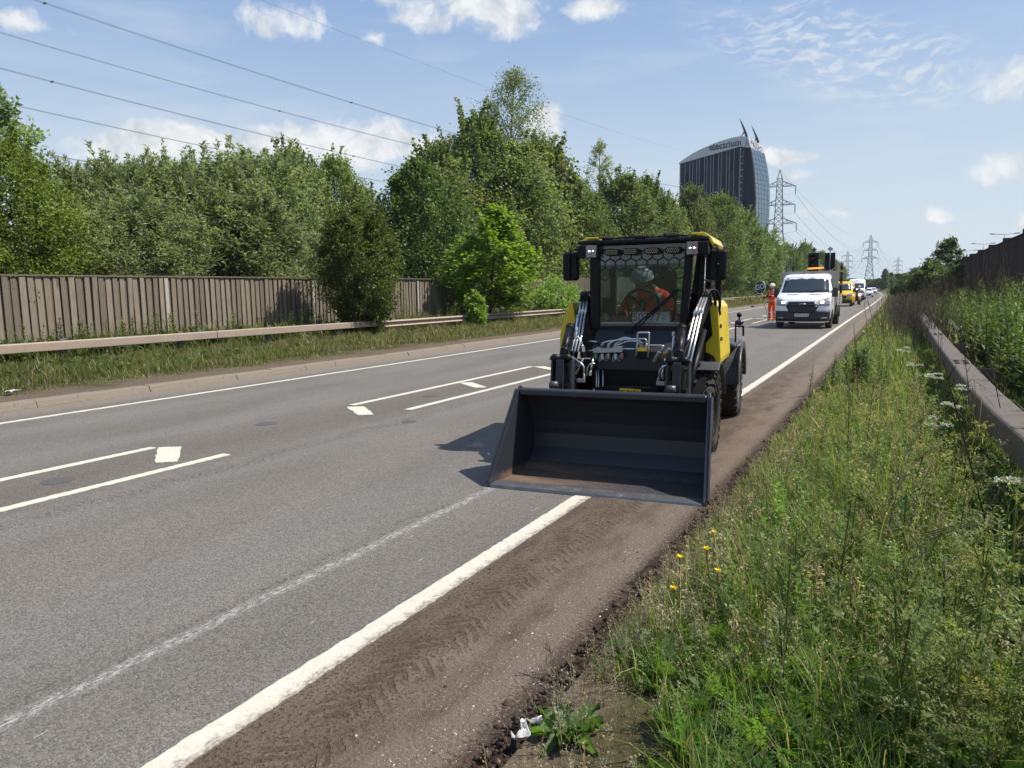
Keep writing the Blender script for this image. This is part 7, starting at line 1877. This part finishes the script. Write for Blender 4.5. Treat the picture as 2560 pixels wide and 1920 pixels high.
# ------------------------------------------------------------------ pylons and overhead lines
PST = mat('pylon_steel', (.20, .215, .225), .6, .3)
def pylon(x, y, H, ang, label, arms, th):
    t = thing('pylon', label, 'pylon', (x, y, 0), ang, 'electricity pylons')
    W0 = H * .105; zw = H * .50; W1 = H * .024
    hw = lambda z: (W0 + (W1 * 1.5 - W0) * (z / zw) ** .85 if z < zw else W1 * 1.5 + (W1 * .8 - W1 * 1.5) * (z - zw) / (H * .93 - zw)) if z < H * .93 else W1 * .8 * (H - z) / (H * .07) + .02
    zs = [0, .14, .25, .345, .425, .50, .555, .61, .665, .72, .775, .83, .88, .93, 1.]; zs = [z * H for z in zs]
    mb = MB()
    for a, b_ in zip(zs[:-1], zs[1:]):
        h0, h1 = hw(a), hw(b_)
        c0 = [(-h0, -h0), (h0, -h0), (h0, h0), (-h0, h0)]; c1 = [(-h1, -h1), (h1, -h1), (h1, h1), (-h1, h1)]
        for k in range(4):
            mb.bar((*c0[k], a), (*c1[k], b_), th, th)
            k2 = (k + 1) % 4; mb.bar((*c0[k], a), (*c1[k2], b_), th * .55, th * .55); mb.bar((*c0[k2], a), (*c1[k], b_), th * .55, th * .55); mb.bar((*c1[k], b_), (*c1[k2], b_), th * .5, th * .5)
    mb.build('tower_frame', PST, t)
    for z, L in arms:
        h = hw(z)
        mb = MB()
        for s_ in (-1, 1):
            tip = (s_ * L, 0, z)
            for yy in (-h, h):
                mb.bar((s_ * h, yy, z), tip, th * .7, th * .7); mb.bar((s_ * h, yy, z + H * .042), tip, th * .7, th * .7)
                for q in (.33, .66): mb.bar((s_ * (h + (L - h) * q), yy * (1 - q), z), (s_ * (h + (L - h) * q), yy * (1 - q), z + H * .042 * (1 - q)), th * .5, th * .5); mb.bar((s_ * (h + (L - h) * (q - .33)), yy * (1 - q + .33), z), (s_ * (h + (L - h) * q), yy * (1 - q), z + H * .042 * (1 - q)), th * .45, th * .45)
        mb.build('cross_arm', PST, t)
        for s_ in (-1, 1):
            mb = MB()
            for dx in (-.12, .12): mb.tube([(s_ * L + dx * H / 50, 0, z), (s_ * L + dx * .4, 0, z - H * .066)], th * .45, 6)
            mb.build('insulator', PST, t)
    return t
ARM = lambda H: [(H * .865, H * .125), (H * .715, H * .125), (H * .565, H * .14)]
PY = [(-49.2, 324.7, 50.5, .20), (-33.3, 774.8, 50.5, .1), (-74.0, 1085.8, 50.5, .05), (-16.5, 1335.6, 49., 0.)]
pylon(*PY[0], 'nearest lattice pylon, rising beside the glass tower', ARM(50.5), .24)
pylon(*PY[1], 'lattice pylon standing above the queue of vehicles, broad base visible', ARM(50.5), .36)
pylon(*PY[2], 'faint pylon left of the one above the queue', ARM(50.5), .42)
pylon(*PY[3], 'smallest and faintest pylon, over the distant trees on the right', ARM(49.), .46)
WIRE = mat('conductor', (.10, .105, .11), .5, .5)
P0 = (-97., -60., 50.5, .13)
def spans(A, B, sag, r, where, twin=.0):
    va = Vector((math.cos(A[3]), math.sin(A[3]), 0)); vb = Vector((math.cos(B[3]), math.sin(B[3]), 0))
    items = [('earth wire', 0., A[2], B[2], sag * .8)]
    for nm, (za, la), (zb_, lb) in zip(('top', 'middle', 'bottom'), ARM(A[2]), ARM(B[2])):
        for s_, sd in ((-1, 'far side'), (1, 'road side')): items.append(('%s %s conductor' % (nm, sd), s_, za - A[2] * .066, zb_ - B[2] * .066, sag, la, lb))
    for it in items:
        nm, s_, za, zb_, sg_ = it[:5]; la, lb = (it[5], it[6]) if len(it) > 5 else (0, 0)
        a = Vector((A[0], A[1], za)) + va * s_ * la; b_ = Vector((B[0], B[1], zb_)) + vb * s_ * lb; mb = MB()
        for off in ((-twin, twin) if (twin and s_) else (0,)):
            mb.tube([a + (b_ - a) * (k / 48) + Vector((off, 0, -4 * sg_ * (k / 48) * (1 - k / 48))) for k in range(49)], r if s_ else r * .7, 5, caps=False)
        if twin and s_:
            for k in range(3, 47, 5): c_ = a + (b_ - a) * (k / 48) + Vector((0, 0, -4 * sg_ * (k / 48) * (1 - k / 48))); mb.box(c_, (twin * 2 + .1, .12, .14))
        tag(mb.build('overhead_line', WIRE), '%s, %s' % (nm, where), 'power line', 'overhead power lines')
spans(P0, PY[0], 11.7, .022, 'sagging across the left sky to the nearest pylon', .16)
spans(PY[0], PY[1], 13., .05, 'from the nearest pylon to the one above the queue')
spans(PY[1], PY[2], 9., .09, 'from the pylon above the queue to the faint one')
spans(PY[1], PY[3], 12., .09, 'from the pylon above the queue to the smallest pylon')

# ------------------------------------------------------------------ street lamps and a sign beyond
LGREY = mat('lamp_column_grey', (.22, .23, .24), .5, .4)
for i, (x, y, h) in enumerate(((13.7, 147, 10.0), (13.25, 180, 10.1), (12.3, 212, 10.1), (7.6, 330, 10.0), (1.0, 410, 10.0))):
    t = thing('street_lamp', ['tall twin-armed street lamp nearest, above the dark noise barrier', 'twin-armed street lamp second along the noise barrier', 'twin-armed street lamp third, above the barrier end', 'twin-armed street lamp behind the dark shrubs', 'most distant twin-armed street lamp over the far trees'][i], 'street lamp', (x, y, 0), .1, 'twin-armed street lamps')
    mb = MB(); mb.tube([(0, 0, 0), (0, 0, h * .6), (0, 0, h)], [.11, .08, .06], 10); mb.tube([(-1.5, 0, h + .12), (0, 0, h), (1.5, 0, h + .12)], .045, 8); mb.build('column', LGREY, t)
    for s_ in (-1, 1):
        mb = MB(); mb.box((s_ * 1.75, 0, h + .15), (.75, .3, .16), (0, -s_ * .08, 0)); mb.build('lantern', LGREY, t, .04)
x, y, _ = P(-.55, 150)
t = thing('warning_sign', 'back of a dark triangular road sign on the verge at the bend', 'sign', (x, y, 0), 0)
mb = MB(); mb.prism([(-.45, .35), (.45, .35), (.08, 1.05), (-.08, 1.05)], -.02, .02, 'Y'); mb.build('plate', DKP, t, .01)
mb = MB(); mb.bar((-.3, .1, 0), (-.2, .03, .8), .04, .04); mb.bar((.3, .1, 0), (.2, .03, .8), .04, .04); mb.build('leg', DKP, t)

# ------------------------------------------------------------------ light summer haze over the whole place
def add_haze():
    m = bpy.data.materials.new('summer_haze'); m.use_nodes = True; g = NT(m.node_tree)
    for n in list(g.n): g.n.remove(n)
    o_ = g.new('ShaderNodeOutputMaterial'); v = g.new('ShaderNodeVolumePrincipled')
    v.inputs['Color'].default_value = (.82, .90, 1., 1); v.inputs['Density'].default_value = .00016; v.inputs['Anisotropy'].default_value = .2
    g.l.new(v.outputs[0], o_.inputs['Volume'])
    mb = MB(); mb.box((0, 1250, 27.0), (3900, 4400, 56.5)); o = mb.build('haze', m); o['kind'] = 'stuff'; o.display_type = 'WIRE'
add_haze()
SC.cycles.volume_bounces = 0
